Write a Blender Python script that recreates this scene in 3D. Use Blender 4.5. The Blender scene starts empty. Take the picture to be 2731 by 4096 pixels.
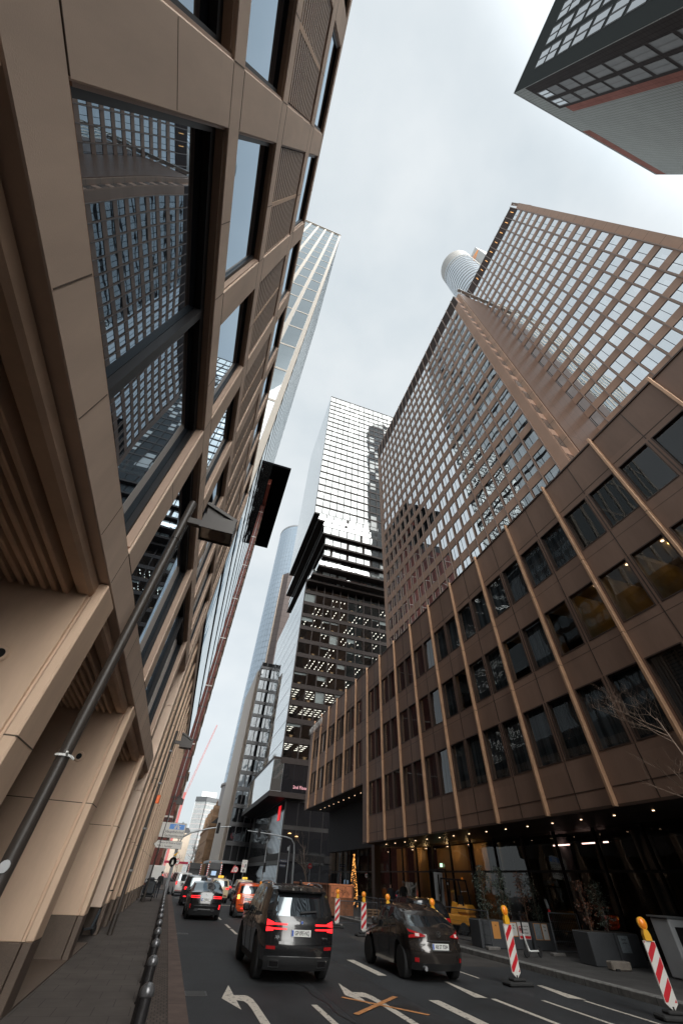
import bpy, bmesh, math, random
from mathutils import Vector, Matrix
random.seed(7)
SC = bpy.context.scene
COL = SC.collection
PI = math.pi
V3 = Vector
CAMLOC = V3((0, 0, 1.8))

# ------------------------------------------------------------------ materials
def _nt(name):
    m = bpy.data.materials.new(name); m.use_nodes = True
    nt = m.node_tree
    for n in list(nt.nodes): nt.nodes.remove(n)
    out = nt.nodes.new('ShaderNodeOutputMaterial')
    return m, nt, out
def _n(nt, t, **kw):
    n = nt.nodes.new(t)
    for k, v in kw.items():
        if k in n.inputs: n.inputs[k].default_value = v
        else: setattr(n, k, v)
    return n
def c4(c): return (c[0], c[1], c[2], 1.0)
def mat(name, col, rough=.6, metal=0.0, var=.12, scale=1.5, bump=0.0, bscale=40, emit=None, estr=0, spec=.5, streak=0.0, coat=0.0, fine=0.0, panel=None, pvar=.07, poff=(0, 0, 0)):
    m, nt, out = _nt(name)
    b = _n(nt, 'ShaderNodeBsdfPrincipled')
    b.inputs['Roughness'].default_value = rough; b.inputs['Metallic'].default_value = metal
    b.inputs['Specular IOR Level'].default_value = spec
    b.inputs['Coat Weight'].default_value = coat
    tc = _n(nt, 'ShaderNodeTexCoord')
    L = nt.links.new
    src = None
    if var > 0:
        nz = _n(nt, 'ShaderNodeTexNoise', Scale=scale, Detail=5.0, Roughness=.65)
        mp = _n(nt, 'ShaderNodeMapping')
        if streak: mp.inputs['Scale'].default_value = (1, 1, streak)
        L(tc.outputs['Object'], mp.inputs[0]); L(mp.outputs[0], nz.inputs['Vector'])
        rp = _n(nt, 'ShaderNodeValToRGB')
        rp.color_ramp.elements[0].position = .3; rp.color_ramp.elements[1].position = .72
        rp.color_ramp.elements[0].color = c4([x*(1-var) for x in col]); rp.color_ramp.elements[1].color = c4([min(1, x*(1+var)) for x in col])
        L(nz.outputs[0], rp.inputs[0]); src = rp.outputs[0]
        if fine:
            n3 = _n(nt, 'ShaderNodeTexNoise', Scale=fine, Detail=3.0)
            L(tc.outputs['Object'], n3.inputs['Vector'])
            mr = _n(nt, 'ShaderNodeMapRange'); mr.inputs['From Min'].default_value = .3; mr.inputs['From Max'].default_value = .7
            mr.inputs['To Min'].default_value = .75; mr.inputs['To Max'].default_value = 1.2
            L(n3.outputs[0], mr.inputs['Value'])
            mx = _n(nt, 'ShaderNodeVectorMath', operation='SCALE'); L(src, mx.inputs[0]); L(mr.outputs[0], mx.inputs['Scale'])
            src = mx.outputs[0]
        if panel:
            oi = _n(nt, 'ShaderNodeVectorMath', operation='SUBTRACT'); L(tc.outputs['Object'], oi.inputs[0]); oi.inputs[1].default_value = poff
            sn = _n(nt, 'ShaderNodeVectorMath', operation='SNAP'); L(oi.outputs[0], sn.inputs[0]); sn.inputs[1].default_value = panel
            wn = _n(nt, 'ShaderNodeTexWhiteNoise'); L(sn.outputs[0], wn.inputs['Vector'])
            pm = _n(nt, 'ShaderNodeMapRange'); pm.inputs['To Min'].default_value = 1-pvar; pm.inputs['To Max'].default_value = 1+pvar; L(wn.outputs['Value'], pm.inputs['Value'])
            px_ = _n(nt, 'ShaderNodeVectorMath', operation='SCALE'); L(src, px_.inputs[0]); L(pm.outputs[0], px_.inputs['Scale']); src = px_.outputs[0]
        L(src, b.inputs['Base Color'])
        rr = _n(nt, 'ShaderNodeMapRange'); rr.inputs['To Min'].default_value = max(0, rough-.08); rr.inputs['To Max'].default_value = min(1, rough+.08)
        L(nz.outputs[0], rr.inputs['Value']); L(rr.outputs[0], b.inputs['Roughness'])
    else:
        b.inputs['Base Color'].default_value = c4(col)
    if bump:
        n2 = _n(nt, 'ShaderNodeTexNoise', Scale=bscale, Detail=4.0)
        L(tc.outputs['Object'], n2.inputs['Vector'])
        bp = _n(nt, 'ShaderNodeBump', Strength=bump, Distance=.02)
        L(n2.outputs[0], bp.inputs['Height']); L(bp.outputs[0], b.inputs['Normal'])
    if emit:
        b.inputs['Emission Color'].default_value = c4(emit); b.inputs['Emission Strength'].default_value = estr
    L(b.outputs[0], out.inputs[0])
    return m
def emis(name, col, s):
    return mat(name, (.05, .05, .05), .5, var=0, emit=col, estr=s)
def schlick(nt, f0, normal=None):
    '''facing-independent reflectance rising to 1 at grazing angles'''
    L = nt.links.new
    ge = _n(nt, 'ShaderNodeNewGeometry'); dt = _n(nt, 'ShaderNodeVectorMath', operation='DOT_PRODUCT'); L(ge.outputs['Normal'], dt.inputs[0]); L(ge.outputs['Incoming'], dt.inputs[1])
    ab = _n(nt, 'ShaderNodeMath', operation='ABSOLUTE'); L(dt.outputs['Value'], ab.inputs[0])
    om = _n(nt, 'ShaderNodeMath', operation='SUBTRACT'); om.inputs[0].default_value = 1.0; L(ab.outputs[0], om.inputs[1])
    pw = _n(nt, 'ShaderNodeMath', operation='POWER'); L(om.outputs[0], pw.inputs[0]); pw.inputs[1].default_value = 5.0
    mr = _n(nt, 'ShaderNodeMapRange'); mr.inputs['To Min'].default_value = f0; mr.inputs['To Max'].default_value = 1.0; L(pw.outputs[0], mr.inputs['Value'])
    return mr.outputs[0]
def mirror_glass(name, refl=.45, tint=(.9, .95, 1), dark=(.03, .035, .04), wav=.04, wscale=.5, rough=.01, blind=0.0, blindcol=(.45, .47, .47), pane=(2.4, 2.4, 3.8)):
    """opaque coated facade glass: sky-mirroring coat over a dim room, a few panes with blinds down"""
    m, nt, out = _nt(name); L = nt.links.new
    tc = _n(nt, 'ShaderNodeTexCoord')
    nz = _n(nt, 'ShaderNodeTexNoise', Scale=wscale, Detail=1.0); L(tc.outputs['Object'], nz.inputs['Vector'])
    bp = _n(nt, 'ShaderNodeBump', Strength=wav, Distance=1.0); L(nz.outputs[0], bp.inputs['Height'])
    d = _n(nt, 'ShaderNodeBsdfDiffuse', Color=c4(dark))
    if blind:
        oi = _n(nt, 'ShaderNodeObjectInfo')
        sn = _n(nt, 'ShaderNodeVectorMath', operation='SNAP'); sn.inputs[1].default_value = pane
        ad = _n(nt, 'ShaderNodeVectorMath', operation='ADD'); L(tc.outputs['Object'], ad.inputs[0]); L(oi.outputs['Location'], ad.inputs[1])
        L(ad.outputs[0], sn.inputs[0])
        wn = _n(nt, 'ShaderNodeTexWhiteNoise'); L(sn.outputs[0], wn.inputs['Vector'])
        lt = _n(nt, 'ShaderNodeMath', operation='LESS_THAN'); lt.inputs[1].default_value = blind; L(wn.outputs['Value'], lt.inputs[0])
        mc = _n(nt, 'ShaderNodeMix', data_type='RGBA'); L(lt.outputs[0], mc.inputs[0])
        mc.inputs[6].default_value = c4(dark); mc.inputs[7].default_value = c4(blindcol); L(mc.outputs[2], d.inputs['Color'])
    g = _n(nt, 'ShaderNodeBsdfGlossy', Color=c4(tint), Roughness=rough); L(bp.outputs[0], g.inputs['Normal'])
    mx = _n(nt, 'ShaderNodeMixShader'); L(schlick(nt, refl), mx.inputs[0]); L(d.outputs[0], mx.inputs[1]); L(g.outputs[0], mx.inputs[2])
    L(mx.outputs[0], out.inputs[0]); return m
def clear_glass(name, refl=.06, tint=(.75, .8, .8), wav=.03, wscale=.5, ior=1.5):
    """thin see-through pane"""
    m, nt, out = _nt(name); L = nt.links.new
    tc = _n(nt, 'ShaderNodeTexCoord')
    nz = _n(nt, 'ShaderNodeTexNoise', Scale=wscale, Detail=1.0); L(tc.outputs['Object'], nz.inputs['Vector'])
    bp = _n(nt, 'ShaderNodeBump', Strength=wav, Distance=1.0); L(nz.outputs[0], bp.inputs['Height'])
    t = _n(nt, 'ShaderNodeBsdfTransparent', Color=c4(tint))
    g = _n(nt, 'ShaderNodeBsdfGlossy', Color=(1, 1, 1, 1), Roughness=.01); L(bp.outputs[0], g.inputs['Normal'])
    mx = _n(nt, 'ShaderNodeMixShader'); L(schlick(nt, refl), mx.inputs[0]); L(t.outputs[0], mx.inputs[1]); L(g.outputs[0], mx.inputs[2])
    L(mx.outputs[0], out.inputs[0]); return m
def grid_mat(name, col, line, size, offset=(0, 0, 0), width=.012, rough=.6, axes='xyz', var=.12, scale=1.0, bump=0, bond=False, spec=.18):
    """slabs / tiles with thin joints every size metres along the given axes"""
    m, nt, out = _nt(name); L = nt.links.new
    b = _n(nt, 'ShaderNodeBsdfPrincipled', Roughness=rough)
    b.inputs['Specular IOR Level'].default_value = spec
    tc = _n(nt, 'ShaderNodeTexCoord')
    sp = _n(nt, 'ShaderNodeSeparateXYZ'); L(tc.outputs['Object'], sp.inputs[0])
    acc = None; rowfl = None
    for ax in axes:
        i = 'xyz'.index(ax)
        o = _n(nt, 'ShaderNodeMath', operation='ADD'); o.inputs[1].default_value = -offset[i]; L(sp.outputs[i], o.inputs[0])
        src = o.outputs[0]
        if bond and rowfl is not None:
            a2 = _n(nt, 'ShaderNodeMath', operation='MULTIPLY_ADD'); L(rowfl, a2.inputs[0]); a2.inputs[1].default_value = size[i]*.5; L(src, a2.inputs[2]); src = a2.outputs[0]
        if bond and rowfl is None:
            dv = _n(nt, 'ShaderNodeMath', operation='DIVIDE'); L(src, dv.inputs[0]); dv.inputs[1].default_value = size[i]
            fl = _n(nt, 'ShaderNodeMath', operation='FLOOR'); L(dv.outputs[0], fl.inputs[0]); rowfl = fl.outputs[0]
        md = _n(nt, 'ShaderNodeMath', operation='FLOORED_MODULO'); L(src, md.inputs[0]); md.inputs[1].default_value = size[i]
        lt = _n(nt, 'ShaderNodeMath', operation='LESS_THAN'); L(md.outputs[0], lt.inputs[0]); lt.inputs[1].default_value = width
        if acc is None: acc = lt.outputs[0]
        else:
            mx = _n(nt, 'ShaderNodeMath', operation='MAXIMUM'); L(acc, mx.inputs[0]); L(lt.outputs[0], mx.inputs[1]); acc = mx.outputs[0]
    nz = _n(nt, 'ShaderNodeTexNoise', Scale=scale, Detail=5.0, Roughness=.6); L(tc.outputs['Object'], nz.inputs['Vector'])
    rp = _n(nt, 'ShaderNodeValToRGB'); rp.color_ramp.elements[0].position = .3; rp.color_ramp.elements[1].position = .7
    rp.color_ramp.elements[0].color = c4([x*(1-var) for x in col]); rp.color_ramp.elements[1].color = c4([x*(1+var) for x in col])
    L(nz.outputs[0], rp.inputs[0])
    mc = _n(nt, 'ShaderNodeMix', data_type='RGBA'); L(acc, mc.inputs[0]); L(rp.outputs[0], mc.inputs[6]); mc.inputs[7].default_value = c4(line)
    L(mc.outputs[2], b.inputs['Base Color'])
    if bump:
        n2 = _n(nt, 'ShaderNodeTexNoise', Scale=60.0, Detail=3.0); L(tc.outputs['Object'], n2.inputs['Vector'])
        bp = _n(nt, 'ShaderNodeBump', Strength=bump, Distance=.01); L(n2.outputs[0], bp.inputs['Height']); L(bp.outputs[0], b.inputs['Normal'])
    L(b.outputs[0], out.inputs[0]); return m
def stripe_mat(name, a, bcol, axis='y', scale=6.0, rough=.8, contrast=(.4, .6)):
    """hanging curtain / blind slats: soft bands across one axis, different in every window"""
    m, nt, out = _nt(name); L = nt.links.new
    b = _n(nt, 'ShaderNodeBsdfPrincipled', Roughness=rough)
    tc = _n(nt, 'ShaderNodeTexCoord'); oi = _n(nt, 'ShaderNodeObjectInfo')
    mp = _n(nt, 'ShaderNodeVectorMath', operation='MULTIPLY'); mp.inputs[1].default_value = {'y': (0, 1, .02), 'z': (.02, .02, 1), 'x': (1, 0, .02)}[axis]
    ad = _n(nt, 'ShaderNodeVectorMath', operation='ADD')
    L(tc.outputs['Object'], ad.inputs[0]); L(oi.outputs['Location'], ad.inputs[1]); L(ad.outputs[0], mp.inputs[0])
    nz = _n(nt, 'ShaderNodeTexNoise', Scale=scale, Detail=3.0); L(mp.outputs[0], nz.inputs['Vector'])
    rp = _n(nt, 'ShaderNodeValToRGB'); rp.color_ramp.elements[0].position = contrast[0]; rp.color_ramp.elements[1].position = contrast[1]
    rp.color_ramp.elements[0].color = c4(a); rp.color_ramp.elements[1].color = c4(bcol)
    L(nz.outputs[0], rp.inputs[0]); L(rp.outputs[0], b.inputs['Base Color']); L(b.outputs[0], out.inputs[0]); return m

# ------------------------------------------------------------------ mesh builder
class MB:
    def __init__(s): s.v = []; s.f = []; s.m = []
    def quad(s, a, b, c, d, m=0):
        i = len(s.v); s.v += [tuple(a), tuple(b), tuple(c), tuple(d)]; s.f.append((i, i+1, i+2, i+3)); s.m.append(m); return s
    def poly(s, pts, m=0):
        i = len(s.v); s.v += [tuple(p) for p in pts]; s.f.append(tuple(range(i, i+len(pts)))); s.m.append(m); return s
    def box(s, x0, x1, y0, y1, z0, z1, m=0):
        i = len(s.v)
        s.v += [(x0, y0, z0), (x1, y0, z0), (x1, y1, z0), (x0, y1, z0), (x0, y0, z1), (x1, y0, z1), (x1, y1, z1), (x0, y1, z1)]
        for f in ((0, 3, 2, 1), (4, 5, 6, 7), (0, 1, 5, 4), (1, 2, 6, 5), (2, 3, 7, 6), (3, 0, 4, 7)):
            s.f.append(tuple(i+k for k in f)); s.m.append(m)
        return s
    def bbox(s, x0, x1, y0, y1, z0, z1, b=.01, m=0):
        """box with chamfered edges"""
        i = len(s.v); P = {}
        for ix, (x, sx) in enumerate(((x0, 1), (x1, -1))):
            for iy, (y, sy) in enumerate(((y0, 1), (y1, -1))):
                for iz, (z, sz) in enumerate(((z0, 1), (z1, -1))):
                    for a in range(3):
                        P[ix, iy, iz, a] = len(s.v)
                        s.v.append((x+(sx*b if a != 0 else 0), y+(sy*b if a != 1 else 0), z+(sz*b if a != 2 else 0)))
        def F(*k): s.f.append(tuple(P[q] for q in k)); s.m.append(m)
        for e in (0, 1):
            q = [(0, 0), (1, 0), (1, 1), (0, 1)]
            o = q if e else q[::-1]
            F(*[(e, a, c, 0) for a, c in o]); F(*[(a, e, c, 1) for a, c in o[::-1]]); F(*[(a, c, e, 2) for a, c in o])
        for a in (0, 1):
            for c in (0, 1):
                F((0, a, c, 1), (1, a, c, 1), (1, a, c, 2), (0, a, c, 2)); F((a, 0, c, 0), (a, 1, c, 0), (a, 1, c, 2), (a, 0, c, 2)); F((a, c, 0, 0), (a, c, 1, 0), (a, c, 1, 1), (a, c, 0, 1))
                for d in (0, 1): F((a, c, d, 0), (a, c, d, 1), (a, c, d, 2))
        return s
    def obox(s, c, ax, ay, az, m=0):
        """oriented box: centre, three half-axis vectors"""
        c, ax, ay, az = V3(c), V3(ax), V3(ay), V3(az); i = len(s.v)
        for sz in (-1, 1):
            for sx, sy in ((-1, -1), (1, -1), (1, 1), (-1, 1)): s.v.append(tuple(c+ax*sx+ay*sy+az*sz))
        for f in ((0, 3, 2, 1), (4, 5, 6, 7), (0, 1, 5, 4), (1, 2, 6, 5), (2, 3, 7, 6), (3, 0, 4, 7)):
            s.f.append(tuple(i+k for k in f)); s.m.append(m)
        return s
    def bar(s, p, q, w=.05, h=None, m=0, up=(0, 0, 1)):
        p, q = V3(p), V3(q); d = q-p
        if d.length < 1e-6: return s
        h = h or w; d.normalize(); u = V3(up)
        if abs(d.dot(u)) > .98: u = V3((0, 1, 0))
        a = d.cross(u).normalized(); b = a.cross(d)
        return s.obox((p+q)/2, a*w/2, (q-p)/2, b*h/2, m)
    def tube(s, pts, r, n=8, m=0, cap=True):
        pts = [V3(p) for p in pts]; rs = r if isinstance(r, (list, tuple)) else [r]*len(pts)
        base = len(s.v); up = None
        for k, p in enumerate(pts):
            d = (pts[min(k+1, len(pts)-1)]-pts[max(k-1, 0)])
            d = d.normalized() if d.length > 0 else V3((0, 0, 1))
            if up is None: up = V3((0, 0, 1)) if abs(d.z) < .9 else V3((1, 0, 0))
            a = d.cross(up)
            if a.length < 1e-4: a = d.cross(V3((0, 1, 0)))
            a.normalize(); b = a.cross(d); up = b
            for j in range(n):
                t = 2*PI*j/n; s.v.append(tuple(p+(a*math.cos(t)+b*math.sin(t))*rs[k]))
        for k in range(len(pts)-1):
            for j in range(n):
                s.f.append((base+k*n+j, base+k*n+(j+1) % n, base+(k+1)*n+(j+1) % n, base+(k+1)*n+j)); s.m.append(m)
        if cap:
            s.f.append(tuple(base+j for j in range(n))[::-1]); s.m.append(m)
            e = base+(len(pts)-1)*n; s.f.append(tuple(e+j for j in range(n))); s.m.append(m)
        return s
    def lathe(s, prof, c=(0, 0, 0), n=16, m=0, axis='z'):
        """profile of (radius, height)"""
        base = len(s.v); c = V3(c)
        for r, h in prof:
            for j in range(n):
                t = 2*PI*j/n; a, b = r*math.cos(t), r*math.sin(t)
                s.v.append(tuple(c+V3({'z': (a, b, h), 'y': (a, h, b), 'x': (h, a, b)}[axis])))
        for k in range(len(prof)-1):
            for j in range(n):
                s.f.append((base+k*n+j, base+k*n+(j+1) % n, base+(k+1)*n+(j+1) % n, base+(k+1)*n+j)); s.m.append(m)
        for k in (0, len(prof)-1):
            if prof[k][0] > 1e-5: s.f.append(tuple(base+k*n+j for j in range(n))); s.m.append(m)
        return s
    def prism(s, poly, axis, a, b, m=0):
        """extrude a 2-D polygon along x, y or z from a to b"""
        def P(p, t): return {'x': (t, p[0], p[1]), 'y': (p[0], t, p[1]), 'z': (p[0], p[1], t)}[axis]
        i = len(s.v); n = len(poly)
        s.v += [P(p, a) for p in poly]+[P(p, b) for p in poly]
        s.f.append(tuple(i+k for k in range(n))[::-1]); s.m.append(m); s.f.append(tuple(i+n+k for k in range(n))); s.m.append(m)
        for k in range(n): s.f.append((i+k, i+(k+1) % n, i+n+(k+1) % n, i+n+k)); s.m.append(m)
        return s
    def mesh(s, name, mats, smooth=False, fixn=True):
        me = bpy.data.meshes.new(name); me.from_pydata(s.v, [], s.f)
        for m in mats: me.materials.append(m)
        if len(mats) > 1: me.polygons.foreach_set('material_index', s.m)
        if fixn:
            bm = bmesh.new(); bm.from_mesh(me); bmesh.ops.recalc_face_normals(bm, faces=bm.faces); bm.to_mesh(me); bm.free()
        if smooth:
            me.polygons.foreach_set('use_smooth', [True]*len(me.polygons))
            try: me.set_sharp_from_angle(angle=math.radians(smooth if smooth is not True else 40))
            except Exception: pass
        me.update(); return me
    def obj(s, name, mats, parent=None, smooth=False, **kw):
        if not isinstance(mats, (list, tuple)): mats = [mats]
        return link(name, s.mesh(name, mats, smooth), parent, **kw)

def link(name, me, parent=None, loc=None, label=None, cat=None, group=None, kind=None):
    o = bpy.data.objects.new(name, me); COL.objects.link(o)
    if loc is not None: o.location = loc
    if parent is not None:
        o.parent = parent
        o.matrix_parent_inverse = Matrix.Translation(-parent.location)
    tag(o, label, cat, group, kind); return o
def tag(o, label=None, cat=None, group=None, kind=None):
    if label: o['label'] = label
    if cat: o['category'] = cat
    if group: o['group'] = group
    if kind: o['kind'] = kind
    return o
def thing(name, label, cat, loc=(0, 0, 0), group=None):
    return link(name, None, None, loc, label, cat, group)
def struct(o): o['kind'] = 'structure'; return o
def dup(root, loc=None, rz=None, label=None, group=None):
    def cp(o, par):
        c = o.copy(); COL.objects.link(c)
        if par is not None: c.parent = par; c.matrix_parent_inverse = o.matrix_parent_inverse.copy()
        for ch in o.children: cp(ch, c)
        return c
    c = cp(root, None)
    if loc is not None: c.location = loc
    if rz is not None: c.rotation_euler.z = rz
    if label: c['label'] = label
    if group: c['group'] = group
    return c
def place(root, loc, rz=0): root.location = loc; root.rotation_euler.z = rz; return root

def text_mesh(txt, size=1.0, depth=.0, font=None, align='CENTER', bold=0.0):
    cu = bpy.data.curves.new('lettering', 'FONT'); cu.body = txt; cu.size = size; cu.align_x = align; cu.align_y = 'CENTER'
    cu.extrude = depth; cu.offset = bold; cu.resolution_u = 3
    o = bpy.data.objects.new('lettering', cu); COL.objects.link(o)
    dg = bpy.context.evaluated_depsgraph_get(); dg.update()
    me = bpy.data.meshes.new_from_object(o.evaluated_get(dg))
    bpy.data.objects.remove(o); bpy.data.curves.remove(cu)
    return me
def text(name, txt, size, M, mate, parent, depth=.002, sx=1.0, **kw):
    """lettering in the local x-y plane, carried by matrix M (world) under parent"""
    me = text_mesh(txt, size, depth, **kw)
    me.transform(Matrix.Diagonal((sx, 1, 1, 1))); me.transform(M); me.materials.clear(); me.materials.append(mate)
    return link(name, me, parent)
# frames: lettering plane facing -y (towards the camera) / facing -x
def face_my(x, y, z): return Matrix.Translation((x, y, z)) @ Matrix.Rotation(PI/2, 4, 'X')
def face_mx(x, y, z): return Matrix.Translation((x, y, z)) @ Matrix.Rotation(-PI/2, 4, 'Z') @ Matrix.Rotation(PI/2, 4, 'X')

def windows(parent, name, rects, tmpl, mats, cap=100, sub=None):
    """rects: (origin corner, right vector, up vector, w, h); one part per window for the nearest, the rest one part"""
    rects = sorted(rects, key=lambda r: (V3(r[0])-CAMLOC).length/(r[3]*r[4])**.5)
    cache = {}
    for r in rects[:cap]:
        key = (tuple(round(c, 3) for c in r[1]), tuple(round(c, 3) for c in r[2]), round(r[3], 2), round(r[4], 2))
        if key not in cache:
            mb = MB(); tmpl(mb, V3((0, 0, 0)), V3(r[1]), V3(r[2]), r[3], r[4]); cache[key] = mb.mesh(name, mats, fixn=False)
        link(name, cache[key], parent, loc=r[0])
    rest = rects[cap:]
    if rest:
        mb = MB()
        for r in rest: tmpl(mb, V3(r[0]), V3(r[1]), V3(r[2]), r[3], r[4])
        o = link(name, mb.mesh(name, mats, fixn=False), parent); o['kind'] = 'stuff'

def plain_window(depth=.12, fr=.06, gl=0, fm=1, mull=()):
    """set-back pane with a rim, reveals and optional inner mullions; normal = right x up"""
    def T(mb, O, r, u, w, h):
        n = r.cross(u).normalized()
        def P(a, b, d): return O+r*a+u*b+n*d
        # reveals
        mb.quad(P(0, 0, 0), P(w, 0, 0), P(w, 0, -depth), P(0, 0, -depth), fm); mb.quad(P(0, h, -depth), P(w, h, -depth), P(w, h, 0), P(0, h, 0), fm)
        mb.quad(P(0, 0, -depth), P(0, h, -depth), P(0, h, 0), P(0, 0, 0), fm); mb.quad(P(w, 0, 0), P(w, h, 0), P(w, h, -depth), P(w, 0, -depth), fm)
        d = -depth+.02
        for (a0, a1, b0, b1) in ((0, w, 0, fr), (0, w, h-fr, h), (0, fr, fr, h-fr), (w-fr, w, fr, h-fr)):
            mb.quad(P(a0, b0, d), P(a1, b0, d), P(a1, b1, d), P(a0, b1, d), fm)
        for (ma, mw) in mull:
            mb.quad(P(w*ma-mw/2, fr, d), P(w*ma+mw/2, fr, d), P(w*ma+mw/2, h-fr, d), P(w*ma-mw/2, h-fr, d), fm)
        mb.quad(P(0, 0, -depth), P(w, 0, -depth), P(w, h, -depth), P(0, h, -depth), gl)
    return T

def flush_pane(mb, O, r, u, w, h):
    P = lambda a, b, d=0: O+r*a+u*b+r.cross(u).normalized()*d
    mb.quad(P(.015, 0, .004), P(w-.015, 0, .004), P(w-.015, h, .004), P(.015, h, .004), 0)
    mb.quad(P(0, 0, .0045), P(.02, 0, .0045), P(.02, h, .0045), P(0, h, .0045), 1)

def cut_wall(mb, axis, pos, thick, a0, a1, z0, z1, holes_a, holes_z, m=0):
    """wall in the plane axis=pos with a full grid of openings: bands between the rows, piers between the columns"""
    def B(aa, ab, za, zb):
        if ab-aa < 1e-4 or zb-za < 1e-4: return
        if axis == 'x': mb.box(min(pos, pos+thick), max(pos, pos+thick), aa, ab, za, zb, m)
        else: mb.box(aa, ab, min(pos, pos+thick), max(pos, pos+thick), za, zb, m)
    z = z0
    for (h0, h1) in sorted(holes_z):
        B(a0, a1, z, h0)
        a = a0
        for (b0, b1) in sorted(holes_a):
            B(a, b0, h0, h1); a = b1
        B(a, a1, h0, h1); z = h1
    B(a0, a1, z, z1)
# ------------------------------------------------------------------ camera
R = Matrix(((0.9452878, -0.26358987, -0.19222737), (-0.32294175, -0.67250343, -0.66591874), (0.04625587, 0.6915631, -0.72083346)))
cam = bpy.data.cameras.new('camera'); camo = bpy.data.objects.new('camera', cam); COL.objects.link(camo)
cam.sensor_fit = 'VERTICAL'; cam.sensor_height = 36; cam.lens = 36*1425.9/4096; cam.clip_start = .05; cam.clip_end = 4000
camo.matrix_world = Matrix.Translation(CAMLOC) @ R.to_4x4(); SC.camera = camo
# ------------------------------------------------------------------ sky and sun (bright overcast)
w = bpy.data.worlds.new('World'); SC.world = w; w.use_nodes = True; nt = w.node_tree
for n in list(nt.nodes): nt.nodes.remove(n)
SUN_EL, SUN_RZ = math.radians(32), math.radians(154)
sky = nt.nodes.new('ShaderNodeTexSky'); sky.sky_type = 'NISHITA'; sky.sun_disc = False; sky.sun_elevation = SUN_EL; sky.sun_rotation = SUN_RZ
sky.air_density = 1.0; sky.dust_density = 4.0
b1 = nt.nodes.new('ShaderNodeBackground'); b1.inputs[1].default_value = .012; nt.links.new(sky.outputs[0], b1.inputs[0])
tc = nt.nodes.new('ShaderNodeTexCoord')
mp = nt.nodes.new('ShaderNodeMapping'); mp.inputs['Scale'].default_value = (1, 1, 2.0); nt.links.new(tc.outputs['Generated'], mp.inputs[0])
nz = nt.nodes.new('ShaderNodeTexNoise'); nz.inputs['Scale'].default_value = 2.2; nz.inputs['Detail'].default_value = 6; nz.inputs['Roughness'].default_value = .55
nt.links.new(mp.outputs[0], nz.inputs['Vector'])
rp = nt.nodes.new('ShaderNodeValToRGB'); rp.color_ramp.elements[0].position = .3; rp.color_ramp.elements[1].position = .72
rp.color_ramp.elements[0].color = (.60, .665, .70, 1); rp.color_ramp.elements[1].color = (.80, .835, .845, 1)
nt.links.new(nz.outputs[0], rp.inputs[0])
# the cloud layer is brighter around the hidden sun, behind the camera
sdv = (math.sin(SUN_RZ)*math.cos(SUN_EL), math.cos(SUN_RZ)*math.cos(SUN_EL), math.sin(SUN_EL))
nrm = nt.nodes.new('ShaderNodeVectorMath'); nrm.operation = 'NORMALIZE'; nt.links.new(tc.outputs['Generated'], nrm.inputs[0])
dp = nt.nodes.new('ShaderNodeVectorMath'); dp.operation = 'DOT_PRODUCT'; nt.links.new(nrm.outputs[0], dp.inputs[0]); dp.inputs[1].default_value = sdv
gm = nt.nodes.new('ShaderNodeMapRange'); gm.interpolation_type = 'SMOOTHERSTEP'; gm.inputs['From Min'].default_value = .69; gm.inputs['From Max'].default_value = 1.0; gm.inputs['To Min'].default_value = 1.0; gm.inputs['To Max'].default_value = 6.5
nt.links.new(dp.outputs['Value'], gm.inputs['Value'])
vs = nt.nodes.new('ShaderNodeVectorMath'); vs.operation = 'SCALE'; nt.links.new(rp.outputs[0], vs.inputs[0]); nt.links.new(gm.outputs[0], vs.inputs['Scale'])
b2 = nt.nodes.new('ShaderNodeBackground'); b2.inputs[1].default_value = .69; nt.links.new(vs.outputs[0], b2.inputs[0])
ad = nt.nodes.new('ShaderNodeAddShader'); nt.links.new(b1.outputs[0], ad.inputs[0]); nt.links.new(b2.outputs[0], ad.inputs[1])
wo = nt.nodes.new('ShaderNodeOutputWorld'); nt.links.new(ad.outputs[0], wo.inputs[0])
sl = bpy.data.lights.new('sun', 'SUN'); sl.energy = 3.1; sl.angle = math.radians(75); sl.color = (1, .93, .84)
so = bpy.data.objects.new('sun', sl); COL.objects.link(so)
sd = V3((math.sin(SUN_RZ)*math.cos(SUN_EL), math.cos(SUN_RZ)*math.cos(SUN_EL), math.sin(SUN_EL)))
so.rotation_euler = sd.to_track_quat('Z', 'Y').to_euler(); so.location = (0, 0, 300)
SC.view_settings.view_transform = 'Standard'; SC.view_settings.look = 'None'; SC.view_settings.exposure = 0.62; SC.view_settings.gamma = 1
SC.cycles.max_bounces = 7; SC.cycles.diffuse_bounces = 3; SC.cycles.glossy_bounces = 4; SC.cycles.transparent_max_bounces = 12; SC.cycles.transmission_bounces = 4
SC.cycles.caustics_reflective = False; SC.cycles.caustics_refractive = False; SC.cycles.sample_clamp_indirect = 4; SC.cycles.use_denoising = True

# ------------------------------------------------------------------ shared materials
M = {}
M['stone'] = mat('beige_stone', (.62, .475, .375), .75, var=.13, scale=1.1, bump=.10, bscale=90, streak=.22, panel=(50, 2.82, 3.9), poff=(0, -.4, .6), pvar=.06, spec=.3)
M['stone2'] = mat('beige_stone_lit_reveal', (.68, .49, .355), .75, var=.13, scale=1.3, bump=.1, bscale=80, streak=.3, spec=.3)  # same stone, warmer and lighter: light on the reveals put into the colour
M['joint'] = mat('stone_joint', (.10, .072, .052), .9, var=0)
M['line'] = mat('dark_floor_line', (.02, .018, .018), .9, var=0, spec=0)
M['granite'] = mat('dark_granite', (.11, .078, .058), .6, var=.2, scale=2, fine=120)
M['black'] = mat('black_metal', (.013, .012, .013), .5, var=0, spec=.22)
M['bronze'] = mat('bronze_metal', (.085, .055, .042), .45, metal=.3, var=.1)
M['dark'] = mat('dark_interior', (.022, .022, .025), .8, var=0)
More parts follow.
